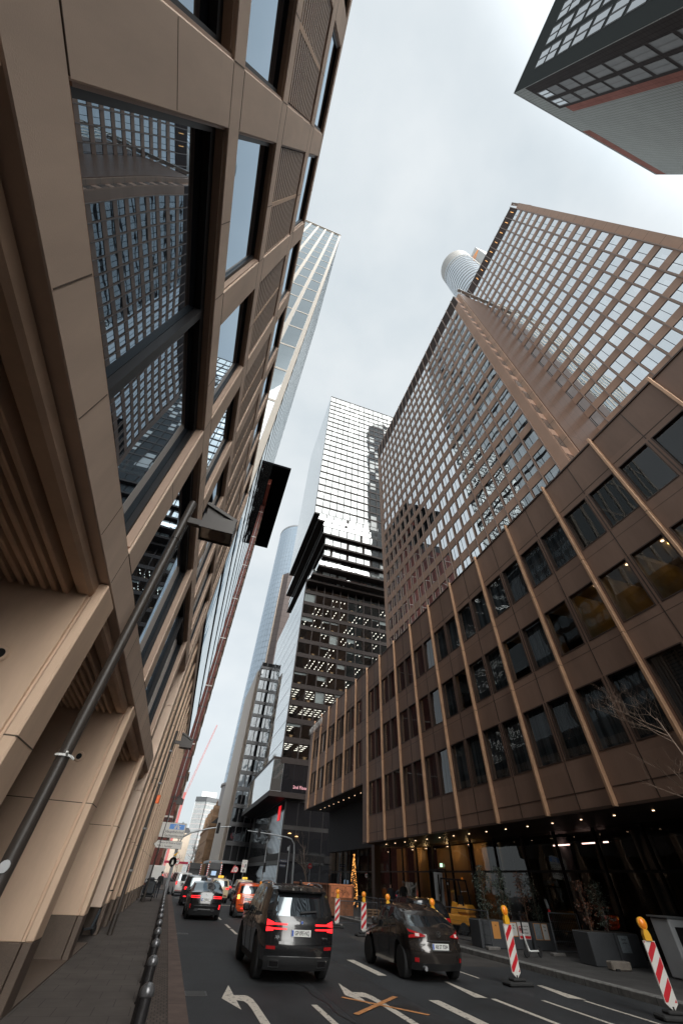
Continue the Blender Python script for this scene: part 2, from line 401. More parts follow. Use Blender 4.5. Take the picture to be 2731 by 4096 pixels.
M['steel'] = mat('galvanised_steel', (.33, .34, .35), .45, metal=.6, var=.15, scale=8)
M['pole'] = mat('dark_bronze_paint', (.040, .032, .027), .45, var=.15, scale=3)
M['white'] = mat('white_paint', (.75, .75, .73), .5, var=.06)
M['rubber'] = mat('rubber', (.018, .018, .018), .8, var=.2)
M['red'] = mat('traffic_red', (.55, .02, .03), .35, var=.06)
M['orange'] = mat('orange_lens', (.75, .22, .02), .25, var=.1, spec=.7, emit=(.9, .25, .02), estr=.12)
M['yellow'] = mat('yellow_plastic', (.75, .38, .02), .45, var=.1)
M['lgrey'] = mat('light_grey', (.42, .43, .44), .5, var=.08)

# ------------------------------------------------------------------ ground
asphalt = mat('asphalt', (.031, .033, .036), .72, var=.45, scale=.55, bump=.4, bscale=220, fine=45, spec=.35, streak=1)
road = struct(MB().quad((1.0, -60, 0), (12.8, -60, 0), (12.8, 900, 0), (1.0, 900, 0)).obj('road', asphalt))
grass = mat('far_ground', (.06, .06, .06), .9, var=.2)
struct(MB().quad((-900, -400, -.06), (900, -400, -.06), (900, 1500, -.06), (-900, 1500, -.06)).obj('ground', grass))
struct(MB().quad((-60, 22+42, -.02), (1.0, 64, -.02), (1.0, 78, -.02), (-60, 78, -.02)).quad((12.8, 73, -.02), (90, 73, -.02), (90, 86, -.02), (12.8, 86, -.02)).obj('side_street', asphalt))
slab_l = grid_mat('pavement_slabs', (.085, .073, .066), (.035, .03, .028), (.62, .62, 1), width=.012, axes='yx', rough=.75, var=.22, scale=.9, bump=.15, bond=True)
struct(MB().box(-6, .10, -60, 64, -.05, .045).box(-6, .10, 78, 200, -.05, .045).obj('pavement', slab_l))
setts = grid_mat('setts', (.085, .066, .056), (.03, .026, .024), (.105, .13, 1), width=.018, axes='yx', rough=.8, var=.35, scale=3, bump=.4, bond=True)
struct(MB().box(.10, .66, -60, 62, -.05, .04).obj('sett_strip', setts))
kerbm = grid_mat('kerb_stone', (.105, .075, .064), (.04, .03, .03), (1, 6.0, 1), width=.02, axes='y', rough=.75, var=.25, scale=2, bump=.2)
struct(MB().box(.66, 1.0, -60, 62, -.05, .05).obj('kerb', kerbm))
slab_r = grid_mat('pavement_right_slabs', (.075, .072, .07), (.03, .03, .03), (.5, .5, 1), width=.012, axes='yx', rough=.78, var=.25, scale=.9, bump=.15, bond=True)
struct(MB().box(13.1, 40, -60, 73, -.05, .145).box(13.1, 16, 86, 200, -.05, .145).obj('pavement', slab_r))
kerb2 = grid_mat('kerb_stone_right', (.19, .185, .175), (.06, .06, .06), (1, 1.2, 1), width=.015, axes='y', rough=.75, var=.35, scale=5, bump=.25)
struct(MB().bbox(12.8, 13.1, -60, 73, -.05, .15, .02).bbox(12.8, 13.1, 86, 200, -.05, .15, .02).obj('kerb', kerb2))
# road paint
paint = mat('road_paint', (.56, .51, .44), .7, var=.25, scale=5, fine=40)
for e, p_, c_ in zip(list(paint.node_tree.nodes['Color Ramp'].color_ramp.elements), (.36, .43), ((.06, .058, .056, 1), (.55, .50, .43, 1))): e.position = p_; e.color = c_
paint.node_tree.nodes['Noise Texture'].inputs['Scale'].default_value = 9.0
opaint = mat('orange_road_paint', (.50, .22, .08), .75, var=.35, scale=6, fine=40)
def paint_obj(polys, m=None, z=.004):
    mb = MB()
    for p in polys: mb.poly([(x, y, z) for x, y in p])
    return struct(mb.obj('road_marking', m or paint))
def arrow(dx, dy, foot):
    # left-turn arrow: barbed head at the left end, shaft bending towards the driver
    P = [(1.77, 12.77), (2.07, 14.1), (2.06, 13.05)]
    out = [(2.30, 13.04), (2.38, 12.95), (2.42, 12.7), (2.43, 12.2), (2.43, foot)]
    inn = [(2.27, foot), (2.27, 11.9), (2.25, 12.3), (2.20, 12.52), (2.06, 12.6), (2.06, 11.81)]
    # split into convex-ish pieces
    a = [(1.77, 12.77), (2.06, 11.81), (2.06, 14.1)]
    b = [(2.06, 12.6), (2.20, 12.52), (2.36, 12.97), (2.30, 13.05), (2.06, 13.06)]
    c = [(2.20, 12.52), (2.25, 12.3), (2.42, 12.7), (2.36, 12.97)]
    d = [(2.25, 12.3), (2.27, 11.9), (2.44, 12.2), (2.42, 12.7)]
    e = [(2.27, 11.9), (2.27, foot), (2.44, foot), (2.44, 12.2)]
    return [[(x+dx, y+dy) for x, y in q] for q in (a, b, c, d, e)]
paint_obj(arrow(0, 0, 9.0)); paint_obj(arrow(2.88, .35, 8.6))
def strip(p, q, w):
    p, q = V3((p[0], p[1], 0)), V3((q[0], q[1], 0)); d = (q-p).normalized(); a = V3((d.y, -d.x, 0))*w/2
    return [(v.x, v.y) for v in (p-a, q-a, q+a, p+a)]
paint_obj([strip((4.49, 12.87), (5.86, 11.30), .11)], opaint, .009); paint_obj([strip((5.84, 12.9), (4.27, 11.36), .13)], opaint, .013)
def rect(x0, x1, y0, y1): return [(x0, y0), (x1, y0), (x1, y1), (x0, y1)]
for y0, y1 in ((8.6, 12.2), (17.0, 20.5), (25.0, 27.2), (27.7, 29.6), (32.3, 35.6), (41, 44), (50, 53)): paint_obj([rect(3.58, 3.71, y0, y1)])
for y0, y1 in ((8.4, 12.6), (15.6, 18.4), (21.4, 25), (30, 33), (39, 42), (48, 51)): paint_obj([rect(6.55, 6.82, y0, y1)])
paint_obj([[(7.99, 12.9), (8.29, 12.8), (8.33, 14.8), (8.24, 14.8)]]); paint_obj([rect(8.33, 8.47, 8.4, 12.75)]); paint_obj([rect(9.68, 9.79, 8.4, 12.6)]); paint_obj([rect(9.72, 9.8, 15.4, 17.2)])
paint_obj([[(10.75, 12.86), (11.12, 12.64), (11.23, 14.43), (11.06, 14.43)]]); paint_obj([rect(10.93, 11.03, 8.4, 12.55)])
paint_obj([rect(4.6, 6.6, 47.2, 47.6)]); paint_obj([rect(1.3, 3.4, 56, 56.4)])
# old sealed cracks
crack = mat('crack_sealant', (.015, .015, .016), .5, var=0)
mb = MB(); px, py = 4.05, 8.5
for k in range(40):
    nx, ny = 4.05-.0*k+.05*math.sin(k*1.3)+(-.012*k), py+.32
    mb.poly([(px, py, .006), (px+.03, py, .006), (nx+.03, ny, .006), (nx, ny, .006)]); px, py = nx, ny
struct(mb.obj('road_marking', crack))
# drain covers and dark patches in the lanes
dc = mat('drain_iron', (.035, .033, .032), .5, metal=.4, var=.3, scale=20)
for x, y in ((1.25, 13.2), (1.25, 24.5), (12.4, 22.5)):
    b_ = MB().box(x-.24, x+.24, y-.24, y+.24, -.02, .006)
    for k in range(6): b_.box(x-.20, x+.20, y-.19+.07*k, y-.155+.07*k, .006, .012)
    struct(b_.obj('drain_cover', dc))
mb_ = MB().lathe([(0, .006), (.31, .006), (.33, .0)], (5.6, 11.9, 0), 28); struct(mb_.obj('drain_cover', dc))
stain = mat('old_asphalt', (.022, .023, .025), .6, var=.35, scale=1.1, fine=50)
struct(MB().poly([(4.1, 9, .002), (6.1, 9, .002), (5.9, 24, .002), (4.3, 24, .002)]).obj('road', stain))
patchm = mat('asphalt_patch', (.05, .045, .042), .85, var=.3, scale=1.2, bump=.4, bscale=200, fine=70)
struct(MB().quad((9.2, 17.5, .003), (12.8, 17.5, .003), (12.8, 26, .003), (9.2, 26, .003)).obj('road', patchm))
# ------------------------------------------------------------------ beige stone office building on the left (near)
XF = -1.9
t = thing('stone_building', 'beige stone office building on the left with an arcade, big dark windows and louvred bands', 'building', (-8, 5, 0))
def py(k): return -.40+2.82*k          # pier starts
PW = .62
mb = MB(); D0 = .55
# floor beams (horizontal stone bands) and piers, butted
Ybeg, Yend = -13.0, 20.0
bands = [(4.65, 5.22), (8.88, 9.43), (12.58, 13.18), (17.8, 18.7), (21.9, 22.5)]
for z0, z1 in bands: mb.bbox(XF-D0, XF, Ybeg, Yend, z0, z1, .012)
def piers(z0, z1, ks, wid=PW):
    for k in ks: mb.bbox(XF-D0, XF, py(k), py(k)+wid, z0+.002, z1-.002, .012)
ks = range(-4, 8)
piers(5.22, 8.88, [k for k in ks if k % 2 == 0])
piers(9.43, 12.58, ks); piers(13.18, 17.8, ks); piers(18.7, 21.9, ks)
# fine panel joints, a hair proud of the stone
jm = mb
for z0, z1 in bands:
    for k in range(-4, 8):
        jm.box(XF-.01, XF+.002, py(k)-.006, py(k)+.006, z0+.03, z1-.03, 1)
        jm.box(XF-.01, XF+.002, py(k)+1.7, py(k)+1.712, z0+.03, z1-.03, 1)
for z0, z1, kk in ((5.22, 8.88, 2), (9.43, 12.58, 1), (13.18, 17.8, 1), (18.7, 21.9, 1)):
    for k in range(-4, 8, kk):
        for z in ((z0+.004), (z1-.012)): jm.box(XF-.01, XF+.002, py(k)+.02, py(k)+PW-.02, z, z+.008, 1)
    if kk == 2:
        for k in range(-4, 8, kk): jm.box(XF-.01, XF+.002, py(k)+.02, py(k)+PW-.02, 7.0, 7.01, 1)
mb.obj('facade_frame', [M['stone'], M['joint']], t)
# stone sills, colour lightened as if lit, sloping inside each opening, dark bronze linings
sill = MB(); lin = MB()
def opening(y0, y1, z0, z1, d=.16):
    sill.quad((XF-.15, y0, z0+.05), (XF-.01, y0, z0+.012), (XF-.01, y1, z0+.012), (XF-.15, y1, z0+.05))
    sill.box(XF-.24, XF-.15, y0+.002, y1-.002, z0+.002, z0+.10)
    lin.box(XF-.5, XF-.03, y1-.035, y1-.002, z0+.11, z1-.004); lin.box(XF-.5, XF-.05, y0+.002, y0+.03, z0+.11, z1-.004); lin.box(XF-.5, XF-.05, y0+.05, y1-.06, z1-.05, z1-.004)
glassL = mirror_glass('left_window_glass', .38, (.68, .82, .95), (.012, .014, .018), wav=.012, wscale=.35)
fr = M['black']
def win_part(y0, y1, z0, z1, mull=(), xg=XF-.26, g=.20):
    o = MB()
    o.quad((xg, y0+.03, z0+.10), (xg, y1-.035, z0+.10), (xg, y1-.035, z1-.05), (xg, y0+.03, z1-.05), 0)
    f = .07
    for a in ((y0+.03, y1-.035, z0+.10, z0+.10+f), (y0+.03, y1-.035, z1-.05-g, z1-.05), (y0+.03, y0+.03+f, z0+.10+f, z1-.05-g), (y1-.035-f, y1-.035, z0+.10+f, z1-.05-g)):
        o.box(xg+.003, xg+(.10 if g > .1 else .04), a[0], a[1], a[2], a[3], 1)
    for ym in mull: o.box(xg+.003, xg+.12, ym-.065, ym+.065, z0+.10+f, z1-.05-g, 1); 
    return o.obj('window', [glassL, fr], t)
for k in range(-4, 7):
    if k % 2 == 0:
        y0, y1 = py(k)+PW, py(k+2)
        if k < 6: opening(y0, y1, 5.22, 8.88); win_part(y0, y1, 5.22, 8.88, [(y0+y1)/2-.1])
    y0, y1 = py(k)+PW, py(k+1)
    opening(y0, y1, 9.43, 12.58); win_part(y0, y1, 9.43, 12.58, xg=XF-.17, g=.05)
    opening(y0, y1, 18.7, 21.9); win_part(y0, y1, 18.7, 21.9, xg=XF-.13, g=.05)
# louvred storey: slanted slats between the piers
slat = mat('louvre_slat', (.46, .345, .265), .6, var=.08)
for k in range(-4, 7):
    y0, y1 = py(k)+PW, py(k+1)
    opening(y0, y1, 13.18, 17.8)
    lv = MB(); n = 15; h = (17.66-13.40)/n
    for i in range(n):
        z = 13.40+i*h
        for a, b in ((y0+.05, (y0+y1)/2-.05), ((y0+y1)/2+.05, y1-.06)):
            lv.box(XF-.075, XF-.035, a, b, z+h*.2, z+h*.78, 0)
    lv.box(XF-.14, XF-.03, (y0+y1)/2-.045, (y0+y1)/2+.045, 13.36, 17.66, 1)
    lv.quad((XF-.15, y0, 13.3), (XF-.15, y1, 13.3), (XF-.15, y1, 17.75), (XF-.15, y0, 17.75), 2)
    lv.obj('louvre', [slat, M['stone2'], M['dark']], t)
sill.obj('window_sill', M['stone2'], t); lin.obj('window_lining', mat('reveal_lining', (.40, .28, .21), .6, var=.08), t)
# body behind, arcade ceiling and back wall
core = MB(); core.box(-26, XF-D0-.03, Ybeg+.1, Yend-.02, 4.9, 22.3); core.box(-26, XF-.1, -46, Ybeg+.08, .05, 22.3); core.box(-26, -4.4, Ybeg+.1, Yend, .05, 4.75)  # the block behind the camera is unseen, added to darken the street
core.obj('wall', M['dark'], t)
sf = MB()
sf.bbox(XF-.36, XF-.13, Ybeg, Yend, 4.44, 4.648, .04)
for i in range(16): sf.bbox(XF-.50-.135*i, XF-.43-.135*i, Ybeg, Yend, 4.40, 4.648, .012)
sf.box(-4.4, XF-D0-.002, Ybeg, Yend, 4.65, 4.9)
sf.obj('arcade_ceiling', M['stone2'], t)
# deep stone arcade columns on granite plinths
def column(parent, y0, y1, ztop, depth, joints=(2.72,)):
    c = MB(); x1, x0 = XF, XF-depth
    # narrow front face set off by a rebate
    c.bbox(x1-.14, x1, y0, y1, .84, ztop, .02); c.bbox(x0, x1-.19, y0+.03, y1-.03, .84, ztop, .01); c.box(x1-.19, x1-.14, y0+.07, y1-.07, .84, ztop)
    j = c
    for z in joints:
        j.box(x0+.02, x1-.2, y0+.027, y1-.027, z, z+.014, 1); j.box(x1-.13, x1+.002, y0-.002, y1+.002, z, z+.014, 1)
    o = c.obj('column', [M['stone2'], M['joint']], parent)
    p = MB(); p.bbox(x1-.15, x1-.004, y0-.006, y1+.006, .04, .838, .01); p.bbox(x0, x1-.17, y0+.024, y1-.024, .04, .838, .01)
    p.obj('plinth', M['granite'], o); return o
for k in (-4, -2, 0, 2, 4, 6):
    c = column(t, py(k), py(k)+.66, 4.64, 2.35, (2.72,))
    if k == 4 or k == 2:
        d = MB(); d.lathe([(.0, 0), (.085, 0), (.10, .015), (.10, .03), (.065, .03), (.055, .012), (0, .012)], (0, 0, 0), 20, 0, 'y')
        me = d.mesh('uplight', [M['stone2']]); me.transform(Matrix.Translation((-2.57, py(k)+.0, 3.5)))
        link('uplight', me, c)
        MB().lathe([(0, -.012), (.055, -.012), (.055, .008), (0, .008)], (-2.57, py(k)-.0, 3.5), 20, 0, 'y').obj('lamp_glass', M['black'], c)
# dark glazed shop fronts deep in the arcade
for k in (-4, -2, 0, 2, 4):
    y0, y1 = py(k)+.66, py(k+2)
    o = MB(); o.quad((-4.38, y0, .1), (-4.38, y1, .1), (-4.38, y1, 4.7), (-4.38, y0, 4.7), 0)
    for a in (.33, .66): o.box(-4.37, -4.3, y0+(y1-y0)*a-.04, y0+(y1-y0)*a+.04, .1, 4.7, 1)
    o.obj('shop_window', [glassL, fr], t)
MB().box(XF-2.6, XF, Ybeg, Yend, .046, .075).obj('threshold', M['granite'], t)

# ------------------------------------------------------------------ cream and glass tower behind it
YT = 20.0; ZT = 174.0
t = thing('glass_tower', 'pale glass tower with cream stone piers rising behind the beige office building', 'tower', (-16, 36, 0))
cream = mat('cream_stone', (.40, .36, .31), .65, var=.06, scale=.4)
fr = MB(); 
bay = 2.87; fx = [XF-.6-bay*k for k in range(0, 10)]
for i, x in enumerate(fx): fr.box(x, x+.6, YT-.06, YT+.3, 22.6, ZT)
levels = [ZT-1.0-7.97*k for k in range(0, 20)]
for z in levels:
    for i in range(len(fx)-1): fr.box(fx[i+1]+.6, fx[i], YT-.03, YT+.2, z, z+.42)
fr.box(fx[-1], XF, YT-.3, YT+.3, ZT, ZT+.4)
fr.obj('stone_frame', cream, t)
gT = mirror_glass('pale_tower_glass', .26, (.84, .92, .95), (.06, .07, .075), wav=.01, wscale=.3)
rects = []
for i in range(len(fx)-1):
    for k in range(len(levels)-1): rects.append(((fx[i+1]+.6, YT-.0, levels[k+1]+.42), V3((1, 0, 0)), V3((0, 0, 1)), bay-.6, 7.55))
windows(t, 'window', rects, plain_window(.01, .05), [gT, M['lgrey']], cap=60)
# street side: bands of glass between dark floor lines
gS = mirror_glass('pale_side_glass', .34, (.93, .97, .98), (.12, .13, .14), wav=.035, wscale=.35)
rects = []
nb = 10; bw = (53-YT-.7)/nb; zz = 12.0; k = 0
while zz < ZT-4:
    for j in range(nb): rects.append(((XF-.0, YT+.7+bw*j, zz+.16), V3((0, 1, 0)), V3((0, 0, 1)), bw-.03, 3.98-.2))
    zz += 3.98
windows(t, 'side_window', rects, flush_pane, [gS, M['bronze']], cap=40)
sp = MB(); zz = 12.0
while zz < ZT-4: sp.box(XF-.3, XF+.012, YT+.7, 53, zz-.15, zz+.75); zz += 3.98
sp.obj('floor_line', M['line'], t)
c = MB(); c.box(fx[-1]+.1, XF-.12, YT+.2, 52.9, 5.0, ZT-.2); c.box(XF-.62, XF-.02, YT+.32, YT+.7, 5, ZT-.1)
c.obj('wall', mat('tower_core', (.20, .2, .2), .8, var=0), t)
# stone corner pier down to the street and the base colonnade
cp = MB(); z = .84
for k in range(12):
    h = 3.2; cp.bbox(XF-.6, XF+.03, YT+.02, YT+.92, z+.006, min(z+h, 22.6)-.006, .01); z += h
    if z > 22: break
cp.obj('corner_pier', M['stone'], t)
for k in range(0, 6):
    y = YT+2.4+2.9*2*k
    if y < 52: column(t, y, y+.75, 11.9, 1.6, (2.7, 5.2, 7.7, 10.2))
for k in range(0, 6):
    y = YT+2.4+2.9*(2*k+1)
    if y < 52: column(t, y, y+.6, 11.9, 1.2, (2.7, 5.2, 7.7, 10.2))
MB().box(XF-1.5, XF+.02, YT+.92, 53, 11.4, 11.98).obj('base_beam', M['stone'], t)
MB().box(-20, XF-1.7, YT+.3, 52.8, .05, 12).obj('base_wall', M['dark'], t)

# ------------------------------------------------------------------ red granite tower with a black projecting roof
t = thing('red_tower', 'red granite tower under a wide black projecting flat roof', 'tower', (-14, 106, 0))
redg = grid_mat('red_granite', (.125, .038, .03), (.07, .025, .02), (.8, .8, 1.1), width=.05, axes='zxy', rough=.45, var=.15, scale=.5)
b = MB(); b.box(-26, -1.95, 95, 119, 0, 96.5); red_wall = b
MB().box(-3.0, -1.95, 84.5, 118, 97.0, 99.8).obj('roof_beam', mat('red_beam', (.33, .09, .06), .5, var=.1), t)
MB().box(-12, 3.4, 78.1, 122.8, 100.0, 101.0).obj('roof', mat('black_roof', (.006, .006, .007), .8, var=.2, scale=.3, spec=0), t)
MB().box(-24, -2.1, 95.2, 117, 96.5, 100).obj('attic', M['dark'], t)
d = MB()
for k in range(8): d.box(-26, -1.9, 94.9, 119.1, 12*k+9, 12*k+9.25)
d.obj('cornice', mat('pale_band', (.5, .44, .4), .6, var=.1), t)
for k in range(29): red_wall.box(-3.4, -1.93, 94.94, 95.1, 3.3*k+2, 3.3*k+2.22, 1)
MB().box(-2.72, -2.62, 94.86, 95.0, 4, 96).obj('drain_pipe', M['steel'], t)
rects = []
for r in range(28):
    for c in range(6): rects.append(((-1.83, 97.4+3.6*c, 3.3*r+3.2), V3((0, 1, 0)), V3((0, 0, 1)), 1.7, 1.7))
windows(t, 'window', rects, plain_window(.1, .06), [mirror_glass('red_tower_glass', .35), M['bronze']], cap=60)
for r in range(28):
    for c in range(18): red_wall.box(-1.96, -1.80, 95.4+1.32*c, 95.4+1.32*c+.5, 3.3*r+.3, 3.3*r+1.9, 2)
red_wall.obj('wall', [redg, mat('dark_red_line', (.05, .02, .018), .6, var=0), mat('sand_relief', (.17, .115, .08), .8, var=.2)], t)
# ------------------------------------------------------------------ brown panelled office block on the right
XP = 16.0
brownp = mat('brown_metal_panel', (.27, .172, .127), .5, metal=.05, var=.14, scale=.9, streak=.25, panel=(50, 1.8685, 3.95), poff=(0, 2.4, 1.9), pvar=.07, spec=.3)
copper = mat('copper_fin', (.58, .35, .215), .38, metal=.35, var=.12, scale=1.5)
brown_d = mat('brown_frame', (.075, .048, .037), .45, metal=.3, var=.08)
t = thing('office_block', 'low brown metal office block on the right with copper fins and the MAYER BROWN letters', 'building', (26, 28, 0))
def pp(k): return 2.4+3.737*k
K0, K1, KS = -3, 16, 10           # fins; beyond KS the block ends higher, over the entrance
rowz = [(14.4, 16.92), (10.3, 12.75), (6.2, 8.72)]
def wins(k): y = pp(k); return [(y+.16, y+1.74), (y+1.99, y+3.57)]
wl = MB(); holes = [h for k in range(K0, KS) for h in wins(k)]
cut_wall(wl, 'x', XP, .32, pp(K0), pp(KS)+1.5, 4.42, 19.5, holes, rowz)
wl.quad((XP+.002, pp(KS)+1.5, 4.42), (XP+.32, pp(KS)+1.5, 4.42), (XP+.32, pp(KS)+1.5, 8.8), (XP+.002, pp(KS)+1.5, 8.8))
holes = [h for k in range(KS, K1) for h in wins(k)][1:]
cut_wall(wl, 'x', XP, .32, pp(KS)+1.5, 64.2, 8.8, 19.5, holes, rowz[:2])
wl.box(XP+.32, 40, 63.9, 64.2, 8.8, 19.5); wl.box(XP+.35, 40, pp(K0), 64, 19.25, 19.49)
j = wl
for k in range(K0, K1):
    zb = 4.42 if k < KS else 8.8
    y = pp(k)
    for z in (13.85, 9.92, 17.28): j.box(XP-.003, XP+.01, y+.12, y+3.62, z, z+.02, 1) if z < 17 else j.box(XP-.012, XP+.01, y+.12, y+3.62, z, z+.035, 1)
    if k < KS: j.box(XP-.012, XP+.01, y+.12, y+3.62, 5.0, 5.035, 1)
    for (z0, z1) in ((17.1, 19.5), (12.8, 14.35), (8.8, 10.25), (4.42, 6.15)):
        if k >= KS and z1 < 9: continue
        j.box(XP-.018, XP+.01, y+1.845, y+1.885, z0, z1, 1)
    for (z0, z1) in rowz[:3 if k < KS else 2]: j.box(XP-.02, XP+.01, y+1.84, y+1.89, z0, z1, 1)
wl.obj('wall', [brownp, brown_d], t)
cp = MB(); cp.box(XP-.06, XP+.35, pp(K0), 64.25, 19.5, 19.6); cp.box(XP-.03, XP+.1, pp(K0), pp(KS)+1.55, 4.38, 4.47); cp.box(XP-.03, XP+.1, pp(KS)+1.55, 64.2, 8.76, 8.85); cp.obj('coping', brown_d, t)
for k in range(K0, K1+1):
    zb = 4.38 if k <= KS else 8.76; f = MB()
    zz = [zb, 9.9, 13.86, 19.72] if zb < 5 else [zb, 9.9, 13.86, 19.72]
    for a, b in zip(zz[:-1], zz[1:]):
        f.bbox(XP-.21, XP-.002, pp(k)-.065, pp(k)+.065, a+.008, b-.008, .012)
    f.box(XP-.19, XP-.001, pp(k)-.055, pp(k)+.055, zb+.02, 19.7, 1)
    f.obj('fin', [copper, brown_d], t)
# windows with curtains behind clear panes; a few lit rooms
gP = clear_glass('office_pane', .05, (.62, .66, .68), wav=.006)
curt = [stripe_mat('curtain_a', (.02, .022, .024), (.13, .14, .145), 'y', 3.0), stripe_mat('curtain_b', (.012, .013, .014), (.055, .06, .065), 'y', 4.0)]
warmw = mat('warm_room', (.30, .22, .11), .8, var=.3, scale=.7)
tube = emis('ceiling_tube', (1.0, .62, .2), 4.0); spot = emis('downlight_glow', (1, .66, .4), 2.6); roomglow = emis('room_glow', (1, .7, .35), .6)
pane_me = MB(); W_, H_ = 1.58, 2.5
def pane_mesh(H):
    mb = MB(); f = .05
    mb.quad((.10, 0, 0), (.10, W_, 0), (.10, W_, H), (.10, 0, H), 0)
    for a in ((0, W_, 0, f), (0, W_, H-f, H), (0, f, f, H-f), (W_-f, W_, f, H-f)): mb.box(-.02, .12, a[0], a[1], a[2], a[3], 1)
    return mb.mesh('window', [gP, brown_d])
pm = {i: pane_mesh(rowz[i][1]-rowz[i][0]) for i in range(3)}
def curtain_mesh(H, m):
    mb = MB(); n = 24
    for i in range(n):
        a, b = W_*i/n, W_*(i+1)/n
        mb.quad((.30+.02*(i % 2), a, 0), (.30+.02*((i+1) % 2), b, 0), (.30+.02*((i+1) % 2), b, H), (.30+.02*(i % 2), a, H))
    return mb.mesh('curtain', [m])
cm = {(i, q): curtain_mesh(rowz[i][1]-rowz[i][0], curt[q]) for i in range(3) for q in (0, 1)}
rng = random.Random(3)
LIT = {(1, 1, 0), (1, 1, 1), (1, 2, 0), (1, 2, 1), (1, 3, 1), (1, 5, 0), (1, 6, 1), (1, 0, 1)}
OPEN = {(0, 0, 0), (0, 0, 1), (0, 1, 0), (0, 1, 1), (0, -1, 1)}
for i in range(3):
    for k in range(K0, K1 if i < 2 else KS):
        for s, (a, b) in enumerate(wins(k)):
            if k == KS and s == 0 and False: continue
            o = link('window', pm[i], t, loc=(XP, a, rowz[i][0]))
            lit = (i, k, s) in LIT
            if not lit and (i, k, s) not in OPEN:
                link('curtain', cm[(i, 0 if rng.random() < .55 else 1)], o, loc=(XP, a, rowz[i][0]))
            if lit:
                H = rowz[i][1]-rowz[i][0]; z0 = rowz[i][0]; r = MB()
                r.quad((XP+3.2, a-.2, z0), (XP+3.2, b+.2, z0), (XP+3.2, b+.2, z0+H+.4), (XP+3.2, a-.2, z0+H+.4), 0)
                r.quad((XP+.34, a-.2, z0+H+.3), (XP+3.2, a-.2, z0+H+.3), (XP+3.2, b+.2, z0+H+.3), (XP+.34, b+.2, z0+H+.3), 0)
                r.quad((XP+.34, a-.2, z0), (XP+3.2, a-.2, z0), (XP+3.2, a-.2, z0+H+.3), (XP+.34, a-.2, z0+H+.3), 0)
                r.obj('room_lining', warmw, o)
                l = MB(); l.box(XP+1.2, XP+2.6, (a+b)/2-.3, (a+b)/2-.22, z0+H+.22, z0+H+.27, 0)
                if rng.random() < .7: l.lathe([(0, 0), (.07, 0), (.07, .03), (0, .03)], (XP+.8, a+.5, z0+H+.2), 10, 1)
                l.obj('ceiling_light', [tube, spot], o)
MB().box(XP+3.6, 40, pp(K0)+.1, 63.8, 4.6, 19.2).box(XP, 40, -46, pp(K0)-.02, .15, 19.5).obj('core_wall', M['dark'], t)  # second box: unseen mass behind the camera, added to hold light off the street
fl = MB()
for z in (8.95, 13.3, 17.3): fl.box(XP+.33, XP+3.58, pp(K0)+.1, 63.8 if z > 9 else 42, z, z+.3)
fl.obj('floor_slab', M['dark'], t)
# soffits with downlights
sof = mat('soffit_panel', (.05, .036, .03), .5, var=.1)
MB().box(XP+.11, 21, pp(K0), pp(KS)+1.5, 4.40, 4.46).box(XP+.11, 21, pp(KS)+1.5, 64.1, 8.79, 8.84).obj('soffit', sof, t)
dl = MB().lathe([(0, 0), (.045, 0), (.045, .02), (0, .02)], (0, 0, 0), 10).mesh('downlight', [spot])
for q in range(28): link('downlight', dl, t, loc=(17.6, -9+1.868*q+.04, 4.378))
for q in range(9): link('downlight', dl, t, loc=(17.66, 46.12+1.93*q, 8.765))
# recessed ground-floor glazing, tall entrance hall lit warm inside
gR = clear_glass('ground_glass', .04, (.42, .43, .44), wav=.012)
XR = 20.0
yy = -9.0; cnt = 0
while yy < 63:
    w_ = 2.803; H = 4.4 if yy < pp(KS)+1.2 else 8.78
    o = MB(); o.quad((XR, yy+.03, .2), (XR, yy+w_-.03, .2), (XR, yy+w_-.03, H), (XR, yy+.03, H), 0)
    o.box(XR-.08, XR+.08, yy-.04, yy+.04, .15, H, 1); o.box(XR-.04, XR+.05, yy+.04, yy+w_-.04, 2.75, 2.85, 1); o.box(XR-.04, XR+.05, yy+.04, yy+w_-.04, .15, .3, 1)
    o.obj('ground_window', [gR, M['black']], t); yy += w_
colm = mat('hall_column', (.16, .16, .165), .5, var=.1, scale=.6)
for y in (-4, 1.6, 7.2, 12.8, 18.4, 24.0, 29.6, 35.2): MB().lathe([(.42, .15), (.42, 4.4)], (22.4, y, 0), 24).obj('hall_column', colm, t, smooth=True)
ib = MB(); ib.quad((27, -40, .15), (27, 64, .15), (27, 64, 8.8), (27, -40, 8.8)); ib.quad((20.05, -12, .16), (27, -12, .16), (27, 64, .16), (20.05, 64, .16))
ib.obj('hall_wall', mat('dim_hall', (.055, .045, .036), .8, var=.4, scale=.5), t)
MB().box(20.4, 27, 64.0, 64.15, .15, 8.8).obj('hall_wall', M['dark'], t)
warm = mat('warm_wood_wall', (.42, .25, .10), .6, var=.25, scale=1.2, streak=.1)
for a, b, x in ((30.6, 32.3, 21.6), (33.2, 36.2, 21.5), (37.2, 39.0, 22.2), (39.6, 42.0, 21.4), (43.2, 44.2, 22.6), (45.2, 47.4, 22.2)):
    MB().box(x, x+.2, a, b, .16, 4.38 if b < 41 else 7.5).obj('hall_panel', warm, t)
for y in (31.5, 34.6, 38.2, 40.8, 46.2):
    hl = bpy.data.lights.new('hall_lamp', 'POINT'); hl.energy = 13; hl.color = (1, .62, .26); hl.shadow_soft_size = .12
    ho = bpy.data.objects.new('hall_lamp', hl); COL.objects.link(ho); ho.location = (20.75, y, 4.0); ho.parent = t; ho.matrix_parent_inverse = Matrix.Translation(-V3(t.location))
    MB().lathe([(0, 0), (.09, 0), (.09, .03), (0, .03)], (20.75, y, 4.25), 12).obj('ceiling_light', spot, t)
